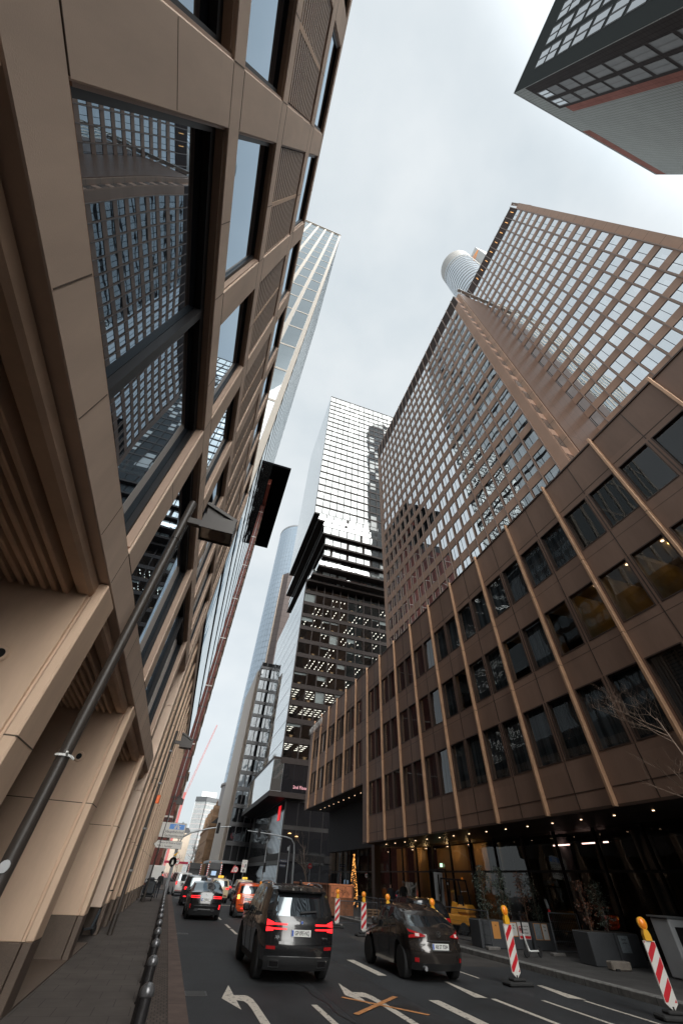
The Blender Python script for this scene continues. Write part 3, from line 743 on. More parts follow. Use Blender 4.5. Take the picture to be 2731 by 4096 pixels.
for a, b in ((23.0, 24.3), (20.2, 20.5), (21.0, 22.0)):
    MB().box(22.0, 22.06, a, b, 4.0, 4.05).obj('ceiling_light', emis('strip_lamp', (1, .6, .5), 5), t)
MB().box(19.86, 19.96, 34.0, 36.4, 2.86, 2.95).box(19.86, 19.96, 33.94, 34.04, .15, 2.86).box(19.86, 19.96, 36.36, 36.46, .15, 2.86).box(19.86, 19.96, 35.15, 35.25, .15, 2.86).obj('door_frame', M['black'], t)
MB().box(19.88, 19.92, 34.3, 34.62, 3.05, 3.25).obj('exit_sign', emis('exit_green', (.55, 1, .6), 1.2), t)
MB().bbox(17.2, 17.75, 41.4, 42.1, .15, 8.78, .02).obj('hall_column', brown_d, t)
# roof-edge letters
let = mat('sign_letters', (.62, .60, .57), .4, var=0)
sg = MB()
for z in (17.72, 18.9): sg.bar((XP-.42, 56.6, z), (XP-.42, 63.6, z), .05)
for y in (57.2, 60.2, 63.2): sg.bar((XP-.42, y, 17.72), (XP-.05, y, 17.72), .05); sg.bar((XP-.42, y, 18.9), (XP-.05, y, 18.9), .05)
so_ = sg.obj('sign_rail', M['pole'], t)
text('sign_lettering', 'MAYER|BROWN', 1.3, face_mx(XP-.50, 60.1, 18.3), let, so_, .02, sx=.76, bold=0.0)

# ------------------------------------------------------------------ brown office tower: two slabs, one set forward
brownt = mat('brown_tower_panel', (.50, .325, .24), .55, spec=.2, panel=(50, 1.87, 3.4), pvar=.06, var=.08, scale=.25)
fint = mat('tower_fin', (.30, .22, .18), .42, metal=.2, var=.08)
t = thing('brown_tower', 'tall brown slab tower set back in two steps, with rows of sky-lit windows', 'tower', (40, 20, 0))
louv = mat('roof_louvre', (.085, .05, .04), .6, var=.15, scale=.2)
def slab(x, y0, y1, fins, tops, ztop, zband, zlow, back, nrows, dz, ww, wh):
    mb = MB()
    hy = [(f+.09, f+.09+ww) for f in fins[:-1]]
    hz = [(tp-wh, tp) for tp in tops]
    cut_wall(mb, 'x', x, .30, y0, y1, zlow, zband, hy, hz)
    mb.box(x+.302, back, y0+.002, y1-.002, zlow, ztop-.3)
    mb.obj('wall', brownt, t)
    lv = MB(); lv.box(x+.03, x+.3, y0, y1, zband, ztop)
    n = int((ztop-zband)/.3)
    for i in range(n): lv.box(x+.0, x+.05, y0, y1, zband+.3*i+.1, zband+.3*i+.22)
    lv.obj('roof_band', louv, t)
    fm = MB()
    for f in fins: fm.box(x-.16, x-.002, f-.05, f+.05, zlow, ztop)
    fm.obj('fin', fint, t)
    return [((x+.0, f+.09+ww, tp-wh), V3((0, -1, 0)), V3((0, 0, 1)), ww, wh) for f in fins[:-1] for tp in tops]
gB = mirror_glass('brown_tower_glass', .74, (.93, .97, 1), (.03, .035, .04), wav=.010, wscale=.4, blind=.22, blindcol=(.40, .44, .46), pane=(3, .62, 3.4))
f2 = [13.18+1.87*k for k in range(0, 22)]
r2 = slab(25.2, 12.08, 53.8, f2, [85.09-3.37*k for k in range(0, 21)], 90.4, 85.12, 12, 34, 21, 3.37, 1.68, 2.12)
f1 = [-4.96+.02+1.88*k for k in range(0, 14)]
r1 = slab(33.1, -5.0, 20.5, f1, [103.43-3.43*k for k in range(0, 25)], 108.7, 103.46, 12, 52, 25, 3.43, 1.69, 2.16)
windows(t, 'window', r2+r1, plain_window(.07, .03, mull=((.45, .05),)), [gB, M['black']], cap=100)
# corner returns of the front slab, corner strip and blank panel wall
b = MB(); b.box(25.24, 26.1, 11.98, 12.078, 12, 85.1); b.obj('corner_return', brownt, t)
rects = [((25.3, 11.98, 85.09-3.37*k-2.0), V3((1, 0, 0)), V3((0, 0, 1)), .76, 2.0) for k in range(0, 21)]
windows(t, 'corner_window', rects, plain_window(-.012, .03), [gB, M['black']], cap=100)
strip_m = grid_mat('corner_strip', (.47, .31, .225), (.12, .08, .06), (1, 1, 3.37), width=.05, axes='z', rough=.45, var=.06)
MB().box(26.1, 34, 11.4, 12.08, 12, 91.0).obj('corner_strip', strip_m, t)
blank = grid_mat('blank_wall_panel', (.21, .13, .095), (.12, .08, .06), (1.75, 1, 6.8), offset=(26.1, 0, 0), width=.06, axes='xz', rough=.38, var=.05, scale=.2)
MB().box(26.3, 33.09, 11.3, 11.398, 12, 90.8).obj('blank_wall', blank, t)
MB().box(34, 50, -6.1, -5.002, 12, 107.3).obj('corner_strip', strip_m, t)
# roof-edge cleaning rails
for p, q in (((26.0, 11.0, 92.2), (33.4, 11.0, 92.4)), ((33.6, -5.6, 110.6), (38, -6.6, 110.6))):
    r = MB(); r.bar(p, q, .55, .35)
    for a in (.1, .4, .7, .95): c = V3(p).lerp(V3(q), a); r.bar(c, c-V3((0, -.2, 1.6)), .1)
    r.obj('roof_rail', M['white'], t)
for k in range(8):
    l = MB(); l.box(33.02, 33.06, f1[k]+.7, f1[k]+.78, 104.6, 106.6); l.obj('roof_lamp', emis('roof_lamp_glow', (1, .5, .15), 1.2) if k == 0 else bpy.data.materials['roof_lamp_glow'], t)
# ------------------------------------------------------------------ glass tower with shifted middle floors
t = thing('shifted_tower', 'black gridded glass tower whose middle floors jut out as dark terraces', 'tower', (30, 100, 0))
omb = mat('dark_brown_spandrel', (.034, .026, .024), .5, spec=.15, var=.15)
gO = mirror_glass('shaft_glass', .16, (.93, .97, .97), (.05, .055, .06), wav=.02, wscale=.3, blind=.25, blindcol=(.5, .52, .52), pane=(2.5, 4, 3.77))
gOs = mirror_glass('street_side_glass', .6, (.95, .98, 1), (.10, .11, .11), wav=.02, wscale=.25)
gC = clear_glass('office_floor_glass', .12, (.80, .84, .84), wav=.025, wscale=.3)
allw = []
# upper shaft
x0, y0, y1 = 14.6, 83.2, 122.0; xe = x0+2.54*18
mul = [x0+2.54*k for k in range(19)]; zs = [168.6-3.825*k for k in range(0, 22)]
MB().box(x0+.15, xe, y0+.15, y1-.1, 88.4, 173.4).obj('wall', omb, t)
fr = MB()
for z in zs: fr.box(x0-.02, xe, y0-.06, y0+.14, z-.42, z+.18)
for x in mul: fr.box(x-.05, x+.13, y0-.10, y0+.12, 88.4, 173.8)
fr.box(x0-.02, xe, y0-.05, y0+.14, 173.4, 173.8)
fr.obj('facade_grid', omb, t)
for k in range(len(zs)-1):
    for i in range(18): allw.append(((mul[i]+.13, y0+.05, zs[k+1]+.18), V3((1, 0, 0)), V3((0, 0, 1)), 2.36, 3.225))
for i in range(18): allw.append(((mul[i]+.13, y0+.05, 168.78), V3((1, 0, 0)), V3((0, 0, 1)), 2.36, 4.6))
windows(t, 'window', allw, plain_window(.05, .02), [gO, M['black']], cap=100)
sw = []
def street_face(x, ya, yb, za, zb, dz, pw, lw=.16):
    ln = MB(); z = za; n = int(round((yb-ya)/pw)); pw = (yb-ya)/n
    while z < zb-.5:
        h = min(dz, zb-z)
        for j in range(n): sw.append(((x, ya+pw*(j+1)-.03, z+lw), V3((0, -1, 0)), V3((0, 0, 1)), pw-.06, h-lw))
        ln.box(x-.006, x+.1, ya, yb, z-.02, z+lw); z += dz
    ln.obj('floor_line', M['lgrey'], t)
street_face(x0-.01, y0, y1, 88.4, 173.8, 3.825, 2.0)
# lower block, see-through office floors
X0, Y0, Y1 = 16.0, 88.0, 131.0; LV = [56.58-3.745*k for k in range(-2, 11)]
xm = [X0, X0+3.35]+[X0+3.35+2.47*k for k in range(1, 12)]; XE = xm[-1]
fr = MB()
for z in LV: fr.box(X0-.02, XE, Y0-.08, Y0+.3, z-.62, z+.42)
for x in xm: fr.box(x-.06, x+.20, Y0-.05, Y0+.25, LV[-1], LV[0])
fr.obj('facade_grid', omb, t)
rects = [((xm[i]+.2, Y0+.06, LV[k+1]+.42), V3((1, 0, 0)), V3((0, 0, 1)), xm[i+1]-xm[i]-.26, 2.70) for k in range(len(LV)-1) for i in range(len(xm)-1)]
windows(t, 'office_window', rects, plain_window(.04, .03), [gC, M['black']], cap=100)
rm = random.Random(11)
ceilm = mat('office_ceiling', (.07, .068, .064), .8, var=.1); lam = emis('office_lamp', (1, .93, .8), 2.6); blindm = mat('roller_blind', (.38, .40, .40), .8, var=.06); furn = mat('office_furniture', (.35, .2, .09), .7, var=.2)
for k in range(len(LV)-1):
    zt = LV[k]-.62; zb = LV[k+1]+.42
    f = MB(); f.box(X0+.1, XE, Y0+.31, Y0+9, zt-.05, zt+1.0); f.obj('floor_slab', ceilm, t)
    bk = MB(); bk.box(X0+.1, XE, Y0+9, Y0+9.2, zb-.5, zt+.2)
    for x in xm[1:-1]:
        if rm.random() < .5: bk.box(x+.02, x+.12, Y0+.4, Y0+9, zb-.4, zt)
    bk.obj('partition', M['dark'], t)
    lp = MB()
    for i in range(len(xm)-1):
        r = rm.random()
        if k == 9 or k == 8: on = True
        else: on = r < .48
        if on:
            st = k >= 8
            for a in range(2):
                for q in range(4):
                    if not st and rm.random() < .3: continue
                    cx = xm[i]+.6+1.15*a; cy = Y0+1.0+1.5*q
                    if st: lp.box(cx-.35, cx+.4, cy-.05, cy+.06, zt-.10, zt-.06)
                    else: lp.box(cx-.06, cx+.06, cy-.3, cy+.3, zt-.10, zt-.06)
    if lp.v: lp.obj('ceiling_light', lam, t)
    bl = MB(); fu = MB()
    for i in range(len(xm)-1):
        if rm.random() < .3: bl.quad((xm[i]+.22, Y0+.26, zt-.05-rm.choice([.35, 1.1, 2.6])), (xm[i+1]-.08, Y0+.26, zt-.05-.0), (xm[i+1]-.08, Y0+.26, zt), (xm[i]+.22, Y0+.26, zt)) if False else bl.box(xm[i]+.22, xm[i+1]-.08, Y0+.25, Y0+.27, zt-rm.choice([.35, .5, 1.1, 2.5]), zt)
        if rm.random() < .35: cx = xm[i]+.5+rm.random()*1.2; fu.box(cx, cx+.6, Y0+.5, Y0+.9, zb-.1, zb+.55); fu.box(cx-.2, cx+.9, Y0+.6, Y0+1.2, zb+.55, zb+.6)
    if bl.v: bl.obj('roller_blind', blindm, t)
    if fu.v: fu.obj('office_desk', furn, t)
MB().box(X0+.12, XE, Y0+9.2, Y1-.1, 13.1, 60).obj('core_wall', M['dark'], t)
street_face(X0-.01, Y0, Y1, LV[-1]-.2, LV[0], 3.745, 1.25)
# shifting terraces: (corner x, front y, bottom z, height)
def e80(x80, z80, y): return x80*y/80, 1.8+(z80-1.8)*y/80
steps = [(15.6, 84.7, 82.5), (17.47, 80.95, 81.1), (17.5, 77.2, 80.2), (18.34, 73.45, 81.0), (18.4, 69.9, 81.9), (17.5, 66.7, 82.8), (15.9, 64.6, 84.6), (15.0, 63.2, 86.3)]
top = 88.4; tw = []
yfar = 131
for i, (a, z, y) in enumerate(steps):
    x = a*y/80
    s = MB(); s.box(x, XE+4, y, yfar, z-.32, z+.28)
    s.obj('terrace_slab', omb, t)
    wmb = MB(); gx = x+.25; gy = y+.25
    wmb.box(gx+.1, XE+4, gy+.1, yfar-.2, z+.28, top-.32 if i else top); wmb.obj('set_back_wall', omb, t)
    xx = gx
    while xx < XE+2:
        wd = 2.6; tw.append(((xx+.06, gy, z+.30), V3((1, 0, 0)), V3((0, 0, 1)), wd-(.8 if (int(xx*3) % 3 == 0) else .2), max(.6, top-z-.66))); xx += wd
    yy = gy
    while yy < yfar-3:
        sw.append(((gx, yy+2.9, z+.30), V3((0, -1, 0)), V3((0, 0, 1)), 2.85, max(.6, top-z-.66))); yy += 2.9
    if i in (0, 1, 5, 6, 7):
        bl = MB(); bl.quad((x, y+.02, z+.28), (XE+4, y+.02, z+.28), (XE+4, y+.02, z+1.5), (x, y+.02, z+1.5)); bl.quad((x, y+.02, z+.28), (x, yfar, z+.28), (x, yfar, z+1.5), (x, y+.02, z+1.5)); bl.obj('glass_balustrade', clear_glass('balustrade_glass', .35, (.9, .93, .93)) if i == 0 else bpy.data.materials['balustrade_glass'], t)
    top = z-.32
windows(t, 'terrace_window', tw, plain_window(-.01, .03), [gO, omb], cap=100)
windows(t, 'street_window', sw, flush_pane, [gOs, M['lgrey']], cap=100)
MB().box(X0+.14, XE, Y0+.4, Y1-.2, LV[0]+.4, top).obj('wall', omb, t)
# projecting glass box over the pavement with planters on its roof
bx = MB(); xb = 14.5; z0, z1 = 13.1, 19.4
bx.box(xb, 22, 88, 126, z0-.1, z0+.75); bx.box(xb-.05, 22, 87.95, 126, z1-.35, z1+.1); bx.obj('glass_box_frame', omb, t)
rects = [((xb+.02, 88.05+1.45*(j+1), z0+.75), V3((0, -1, 0)), V3((0, 0, 1)), 1.4, z1-z0-1.1) for j in range(26)]
rects += [((xb+.05+2.2*i, 88.02, z0+.75), V3((1, 0, 0)), V3((0, 0, 1)), 2.15, z1-z0-1.1) for i in range(1)]
windows(t, 'box_window', rects, plain_window(.0, .03), [gOs, M['lgrey']], cap=100)
rects = [((xb+2.3+2.2*i, 88.02, z0+.75), V3((1, 0, 0)), V3((0, 0, 1)), 2.15, z1-z0-1.1) for i in range(5)]
windows(t, 'restaurant_window', rects, plain_window(.0, .04), [mirror_glass('dark_front_glass', .06, dark=(.012, .012, .014)), M['black']], cap=100)
MB().box(xb+.2, 22, 88.3, 125.5, z0+.7, z1-.3).obj('box_core', M['dark'], t)
for i, y in enumerate((92, 97, 103, 109, 116)):
    pl = MB(); rr = random.Random(i)
    for q in range(30):
        a = rr.random()*6.28; rad = rr.random()*.5; h = .5+rr.random()*1.0
        pl.tube([(xb+.6, y, z1), (xb+.6+.5*rad*math.cos(a), y+.5*rad*math.sin(a), z1+h*.6), (xb+.6+rad*math.cos(a)*1.4, y+rad*math.sin(a)*1.6, z1+h)], [.03, .025, .008], 4)
    pl.obj('terrace_plant', mat('dry_plant', (.16, .10, .05), .9, var=.4), t) if i == 0 else pl.obj('terrace_plant', bpy.data.materials['dry_plant'], t)
text('sign_lettering', '2nd Floor', .75, face_my(20.6, 87.96, 14.75), emis('pink_neon', (1, .45, .5), .7), t, .02)
text('sign_lettering', 'Xenos', .8, face_my(23.2, 87.96, 14.75), bpy.data.materials['pink_neon'], t, .02)
# set-back dark base under the box
b = MB(); b.box(18.3, XE+6, 89.5, 130, .1, 13.0); b.obj('base_wall', mat('dark_cladding', (.03, .028, .028), .35, var=.2, scale=.3), t)
rects = [((18.27, 89.6+1.3*(j+1), 4.6), V3((0, -1, 0)), V3((0, 0, 1)), 1.22, 8.2) for j in range(28)]+[((18.27, 89.6+1.3*(j+1), .3), V3((0, -1, 0)), V3((0, 0, 1)), 1.22, 3.4) for j in range(28)]
rects += [((18.5+2.6*j, 89.47, zq), V3((1, 0, 0)), V3((0, 0, 1)), 2.5, hq) for j in range(7) for zq, hq in ((.3, 3.9), (5.2, 3.3), (9.1, 3.6))]
windows(t, 'base_window', rects, plain_window(.02, .05), [mirror_glass('base_glass', .05, dark=(.014, .014, .016), wav=.06, wscale=.5), M['black']], cap=100)
MB().box(18.1, XE+6, 89.3, 130, 4.25, 5.15).obj('base_beam', M['black'], t)
MB().box(18.2, 18.26, 93.0, 95.2, 10.0, 12.3).obj('red_sign_panel', mat('red_panel', (.6, .015, .02), .4, var=0, emit=(1, .02, .03), estr=.5), t)
for p in ((19.8, 7.9), (21.2, 7.55)):
    MB().lathe([(0, .14), (.3, .04), (.34, 0), (0, .02)], (p[0], 89.2, p[1]), 14).obj('pendant_lamp', emis('pendant_glow', (1, .55, .2), 2.0) if p[1] > 7.8 else bpy.data.materials['pendant_glow'], t)
ln = MB()
rr = random.Random(2)
for q in range(42): xq = 22.0+q*.12; ln.box(xq, xq+.04, 89.3, 89.34, 3.7+rr.random()*.4, 5.3+rr.random()*.3)
ln.obj('tinsel_curtain', mat('silver_tinsel', (.5, .5, .5), .2, metal=.9, var=.3, scale=20), t)

# ------------------------------------------------------------------ round glass tower with its brown stair block
t = thing('round_tower', 'round pale blue glass tower with a square brown block at its foot', 'tower', (29.5, 215, 0))
C = (29.5, 215.5); RR = 16.0
def ringpt(a, r): return (C[0]+r*math.cos(a), C[1]+r*math.sin(a))
n = 48; gM = mirror_glass('blue_tower_glass', .42, (.80, .90, 1.0), (.22, .27, .32), wav=.03, wscale=.15)
rects = []
for k in range(43):
    z = 31.5+3.7*k
    for j in range(n):
        a0, a1 = 2*PI*j/n, 2*PI*(j+1)/n; p, q = V3((*ringpt(a0, RR), z)), V3((*ringpt(a1, RR), z))
        if p.y > C[1]+6 : continue
        d = (q-p); rects.append((p, d.normalized(), V3((0, 0, 1)), d.length, 3.7))
def curtain_pane(mb, O, r, u, w, h):
    n_ = r.cross(u).normalized(); P = lambda a, b, d=0: O+r*a+u*b+n_*d
    mb.quad(P(.07, .1), P(w-.07, .1), P(w-.07, h-.1), P(.07, h-.1), 0)
    for a in ((0, w, 0, .1), (0, w, h-.1, h), (0, .07, .1, h-.1), (w-.07, w, .1, h-.1)): mb.quad(P(a[0], a[2], .02), P(a[1], a[2], .02), P(a[1], a[3], .02), P(a[0], a[3], .02), 1)
windows(t, 'window', rects, curtain_pane, [gM, mat('blue_grey_frame', (.17, .21, .25), .4, var=0)], cap=100)
MB().lathe([(RR-.3, 2), (RR-.3, 190), (0, 190)], (*C, 0), 64).obj('wall', M['lgrey'], t)
MB().lathe([(RR+.1, 190), (RR+.1, 191.5), (RR-.8, 191.5)], (*C, 0), 64).obj('roof_rim', M['steel'], t)
pale = mat('pale_stone', (.36, .33, .32), .7, var=.08)
MB().lathe([(RR+.35, 0), (RR+.35, 30.5), (RR+.9, 30.6), (RR+.9, 31.4), (RR-.2, 31.5)], (*C, 0), 64).obj('stone_drum', pale, t, smooth=35)
bk = grid_mat('brown_grey_cladding', (.155, .125, .118), (.05, .04, .04), (2.6, 2.6, 3.7), width=.12, axes='z', rough=.5, var=.08, scale=.1)
MB().prism([(18.87, 185), (21.66, 182), (44, 184), (44, 200), (24, 200)], 'z', 0, 133).obj('stair_block', bk, t)
MB().prism([(18.3, 185.2), (18.87, 184.9), (18.95, 185.4), (18.4, 185.8)], 'z', 0, 132.6).obj('corner_fin', mat('tan_fin', (.62, .50, .40), .5, var=.05), t)
# ------------------------------------------------------------------ dark glazed block with pale fins
t = thing('dark_glass_block', 'dark glazed office block with pale stone corner fins and grey bands', 'building', (18, 140, 0))
gD = mirror_glass('dark_block_glass', .10, dark=(.018, .019, .022), wav=.05, wscale=.4)
yb = 135; zt = 57.5
MB().box(12.65, 30, yb+.1, 170, 4.2, zt-.2).obj('wall', M['dark'], t)
fb = MB(); zz = [8.0+k*3.95 for k in range(13)]
for z in zz: fb.box(12.62, 30, yb-.25, yb+.1, z-.45, z+.45)
fb.obj('band', mat('grey_band', (.12, .12, .125), .45, metal=.4, var=.1), t)
fb = MB()
for k in range(9): fb.box(12.62+1.9*k-.1, 12.62+1.9*k+.1, yb-.32, yb, 4.5, zt)
fb.obj('mullion', bpy.data.materials['grey_band'], t)
rects = [((12.75+1.9*i, yb+.02, z+.46), V3((1, 0, 0)), V3((0, 0, 1)), 1.68, 3.0) for i in range(8) for z in zz[:-1]]
windows(t, 'window', rects, plain_window(.02, .05), [gD, M['black']], cap=100)
fm = mat('pale_fin', (.50, .42, .35), .55, var=.06)
f = MB()
for k in range(4): f.box(11.55+.28*k, 11.68+.28*k, yb-.5, yb+34, 4.2, zt-3-k*.5)
f.obj('corner_fin', fm, t)
MB().box(9.2, 20, yb-4, yb+20, 4.0, 4.5).obj('canopy', M['lgrey'], t)
MB().box(13.2, 30, yb+1, 168, 0, 4.0).obj('base_wall', M['dark'], t)
# glass infill block further along
t = thing('mirror_block', 'low mirrored glass block between the pale fins and the old stone house', 'building', (18, 190, 0))
MB().box(14.6, 26, 176, 197, 0, 31).obj('wall', M['dark'], t)
rects = [((14.55, 176.1+2.3*(j+1), .5+3.4*k), V3((0, -1, 0)), V3((0, 0, 1)), 2.2, 3.2) for j in range(9) for k in range(9)]+[((14.7+2.2*j, 175.95, .5+3.4*k), V3((1, 0, 0)), V3((0, 0, 1)), 2.1, 3.2) for j in range(4) for k in range(9)]
windows(t, 'window', rects, plain_window(.0, .05), [mirror_glass('mirror_block_glass', .35, wav=.12, wscale=.4), M['lgrey']], cap=117)
# ------------------------------------------------------------------ old sandstone house
t = thing('sandstone_house', 'old ornate brown sandstone house with gables down the street', 'building', (16, 225, 0))
sand = mat('sandstone', (.33, .20, .115), .85, var=.25, scale=.6)
MB().box(10.9, 24, 198, 262, 0, 15.5).obj('wall', sand, t)
MB().box(10.5, 24.4, 197.6, 262.4, 15.5, 16.3).box(10.7, 24, 197.8, 262.2, 11.2, 11.7).box(10.7, 24, 197.8, 262.2, 6.0, 6.4).obj('cornice', sand, t)
MB().prism([(11, 16.3), (24, 16.3), (19, 20.5), (16, 20.5)], 'y', 198, 262).obj('roof', mat('slate', (.07, .07, .075), .7, var=.2), t)
for y in (199, 214, 232, 250):
    g = MB(); g.prism([(y, 16.3), (y+7, 16.3), (y+7, 18.5), (y+5.6, 19.0), (y+5, 21.2), (y+3.5, 22.4), (y+2, 21.2), (y+1.4, 19), (y, 18.5)], 'x', 11.0, 13.4); g.lathe([(.3, 0), (.5, .3), (.25, .6), (.4, 1.0), (0, 1.9)], (12, y+3.5, 22.3), 8); g.obj('gable', sand, t)
rects = [((10.88, 199.5+3.1*j+1.3, z), V3((0, -1, 0)), V3((0, 0, 1)), 1.3, 2.6) for j in range(20) for z in (1.6, 7.4, 12.2)]
windows(t, 'window', rects, plain_window(.2, .1), [gD, sand], cap=60)
# ------------------------------------------------------------------ pale banded tower at the end of the street
t = thing('banded_tower', 'distant pale banded high-rise with a dark crown at the end of the street', 'tower', (16, 410, 0))
wh = mat('pale_band_white', (.62, .64, .64), .6, var=.05); pk = mat('pinkish_band', (.36, .29, .28), .6, var=.15, scale=.5)
A, B_, C_ = V3((6.0, 402)), V3((14.3, 396)), V3((25.4, 404))
def pt(p, z): return (p[0], p[1], z)
def shell(z0, z1, grow, m, name):
    mb = MB(); c = V3((15.5, 412)); P = [V3((6.0, 402)), V3((14.3, 396)), V3((25.4, 404)), V3((17, 428))]
    P = [c+(p-c)*grow for p in P]; mb.prism([(p.x, p.y) for p in P], 'z', z0, z1); return mb.obj(name, m, t)
for o in (): pass
shell(0, 44.0, .97, mirror_glass('far_glass', .4, dark=(.30, .33, .34)), 'wall')
bm_ = MB()
for k in range(14):
    c = V3((15.5, 412)); P = [c+(p-c)*1.0 for p in (V3((6.0, 402)), V3((14.3, 396)), V3((25.4, 404)), V3((17, 428)))]
    bm_.prism([(p.x, p.y) for p in P], 'z', 2.0+3.05*k, 2.0+3.05*k+.75)
bm_.obj('band', pk, t)
ml = MB()
for p, q, n_ in ((A, B_, 12), (B_, C_, 16)):
    for i in range(n_+1):
        s = p.lerp(q, i/n_); ml.box(s.x-.13, s.x+.13, s.y-.25, s.y+.1, 0, 44)
ml.obj('mullion', wh, t)
shell(44.0, 47.0, 1.04, mat('crown_grey', (.11, .115, .12), .6, var=.2), 'crown'); 
MB().box(9.5, 22, 402, 415, 47, 51).obj('penthouse', wh, t)
# pale apartment houses below it
for i, (x0, x1, y, h, lab) in enumerate(((-3.5, 8.0, 352, 20.5, 'pale house with tall dark windows beneath the banded tower'), (14.2, 30, 330, 17, 'pale stepped house behind the bare street trees on the right'), (-22, -2.2, 150, 24, 'sandstone block beyond the red granite tower'))):
    t = thing('apartment_house', lab, 'building', ((x0+x1)/2, y+6, 0))
    wm = mat('pale_render_%d' % i, [(.55, .46, .37), (.52, .44, .36), (.36, .27, .2)][i], .8, var=.1)
    MB().box(x0, x1, y, y+14, 0, h).obj('wall', wm, t); MB().box(x0-.3, x1+.3, y-.3, y+14, h, h+.6).obj('cornice', wm, t)
    if i < 2: MB().prism([(x0, h+.6), (x1, h+.6), (x1-2.5, h+3.5), (x0+2.5, h+3.5)], 'y', y, y+14).obj('roof', bpy.data.materials['slate'], t)
    nx = int((x1-x0)/2.1); rects = [((x0+.5+(x1-x0-.6)/nx*c, y-.02, 1.2+3.3*r), V3((1, 0, 0)), V3((0, 0, 1)), 1.2, 2.1) for c in range(nx) for r in range(int(h/3.3))]
    if i == 2: rects = [((x1+.02, y+1+2.6*c, 1.2+3.3*r), V3((0, 1, 0)), V3((0, 0, 1)), 1.2, 2.1) for c in range(5) for r in range(7)]
    windows(t, 'window', rects, plain_window(.15, .1), [gD, M['white']], cap=80)
# ------------------------------------------------------------------ tower behind and above, top right
t = thing('overhead_tower', 'grey tiled tower leaning in at the top right corner, seen from far below', 'tower', (60, -50, 0))
tile = grid_mat('grey_tile', (.31, .33, .325), (.055, .06, .06), (.9, .9, .9), width=.06, axes='xyz', rough=.7, var=.06, scale=.2, spec=0)
redt = grid_mat('red_tile', (.25, .12, .105), (.12, .07, .06), (1.2, 1.2, 1.2), width=.06, axes='xz', rough=.7, var=.15, scale=.3, spec=0)
xa, ya, zt = 32.4, -26.8, 150
b = MB(); b.prism([(xa, ya), (81.2, ya), (88.4, -29.3), (92, -60), (xa, -80)], 'z', 0, zt); b.obj('wall', tile, t)
MB().prism([(xa-.1, ya+.1), (81.2, ya+.1), (88.5, -29.2), (92, -60), (xa, -80)], 'z', zt, zt+.5).obj('coping', M['steel'], t)
gG = mirror_glass('overhead_glass', .36, (.95, .98, 1), (.05, .05, .06))
zr = [(134.4, 140.2), (128.2, 133.8)]+[(120.6-6.9*k, 126.4-6.9*k) for k in range(15)]
rects = [((xa, ya-2.85-3.58*j, a), V3((0, -1, 0)), V3((0, 0, 1)), 2.85, b-a) for a, b in zr for j in range(12)]
windows(t, 'window', rects, plain_window(-.03, .22, mull=((.5, .3),)), [gG, M['black']], cap=60)
MB().box(xa+.25, xa+10.8, ya-.1, ya+.02, 0, 142.0).obj('stair_strip', grid_mat('tile_dark_reflection', (.06, .056, .057), (.03, .03, .03), (.9, .9, .9), width=.06, axes='xz', rough=.7, var=.1, scale=.3, spec=0), t)  # strip where the tiles mirror darker surroundings; that reflection is put into the colour
gK = mirror_glass('overhead_dark_glass', .03, (.9, .95, 1), (.015, .016, .02), wav=.25, wscale=.5)
rects = [((xa+3.1+4.0*j+2.9, ya+.03, a), V3((-1, 0, 0)), V3((0, 0, 1)), 2.9, b-a) for a, b in zr for j in range(2)]
windows(t, 'stair_window', rects[2:], plain_window(-.01, .12, mull=((.5, .2),)), [mat('stair_glass_dark_reflection', (.02, .022, .026), .4, spec=.12, var=.4, scale=.8), M['black']], cap=60); windows(t, 'stair_window', rects[:2], plain_window(-.01, .3, mull=((.5, .3),)), [gG, M['black']], cap=60)  # dark reflections put into a matt pane colour; only the top pair mirrors
MB().box(xa+10.8, xa+13.2, ya-.1, ya+.014, 0, 138.5).box(xa+22, 81.2, ya-.1, ya+.014, 145.2, 149.6).obj('red_tile_strip', redt, t)
# ------------------------------------------------------------------ far tower top with a logo
t = thing('round_top_tower', 'distant round-topped ribbed tower with an orange emblem peeping over the brown tower', 'tower', (68.5, 22.2, 0))
rib = grid_mat('ribbed_cladding', (.42, .41, .39), (.20, .19, .18), (1.6, 1.6, 4.2), width=.22, axes='z', rough=.5, var=.1, scale=.1)
MB().lathe([(9, 0), (9, 264), (8, 264.3), (0, 264.4)], (68.5, 22.2, 0), 40).obj('wall', rib, t, smooth=35)
gq = mirror_glass('round_top_glass', .5, dark=(.2, .23, .25)); rects = []
for k in range(14):
    for j in range(24):
        a0, a1 = PI+(-12+j)*PI/16*.6, PI+(-11+j)*PI/16*.6; p, q = V3((68.5+9.12*math.cos(a0), 22.2+9.12*math.sin(a0), 192+4.2*k)), V3((68.5+9.12*math.cos(a1), 22.2+9.12*math.sin(a1), 192+4.2*k))
        d = q-p; rects.append((p, d.normalized(), V3((0, 0, 1)), d.length, 3.4 if k < 12 else 2.0))
windows(t, 'window', rects, curtain_pane, [gq, M['lgrey']], cap=60)
MB().box(70, 80, 9, 22, 0, 252).obj('side_wing', mat('white_cladding', (.6, .6, .59), .5, var=.05), t)
lg = MB(); 
for a, b in (((0, 0), (3, 1.6)), ((3, 1.6), (6, 0)), ((6, 0), (3, -1.6)), ((3, -1.6), (0, 0))): lg.bar((69.9, 15.5-a[0], 244+a[1]*1.2), (69.9, 15.5-b[0], 244+b[1]*1.2), .7, .3, up=(1, 0, 0))
lg.obj('emblem', mat('emblem_orange', (.7, .26, .06), .5, var=0, emit=(1, .4, .1), estr=.3), t)
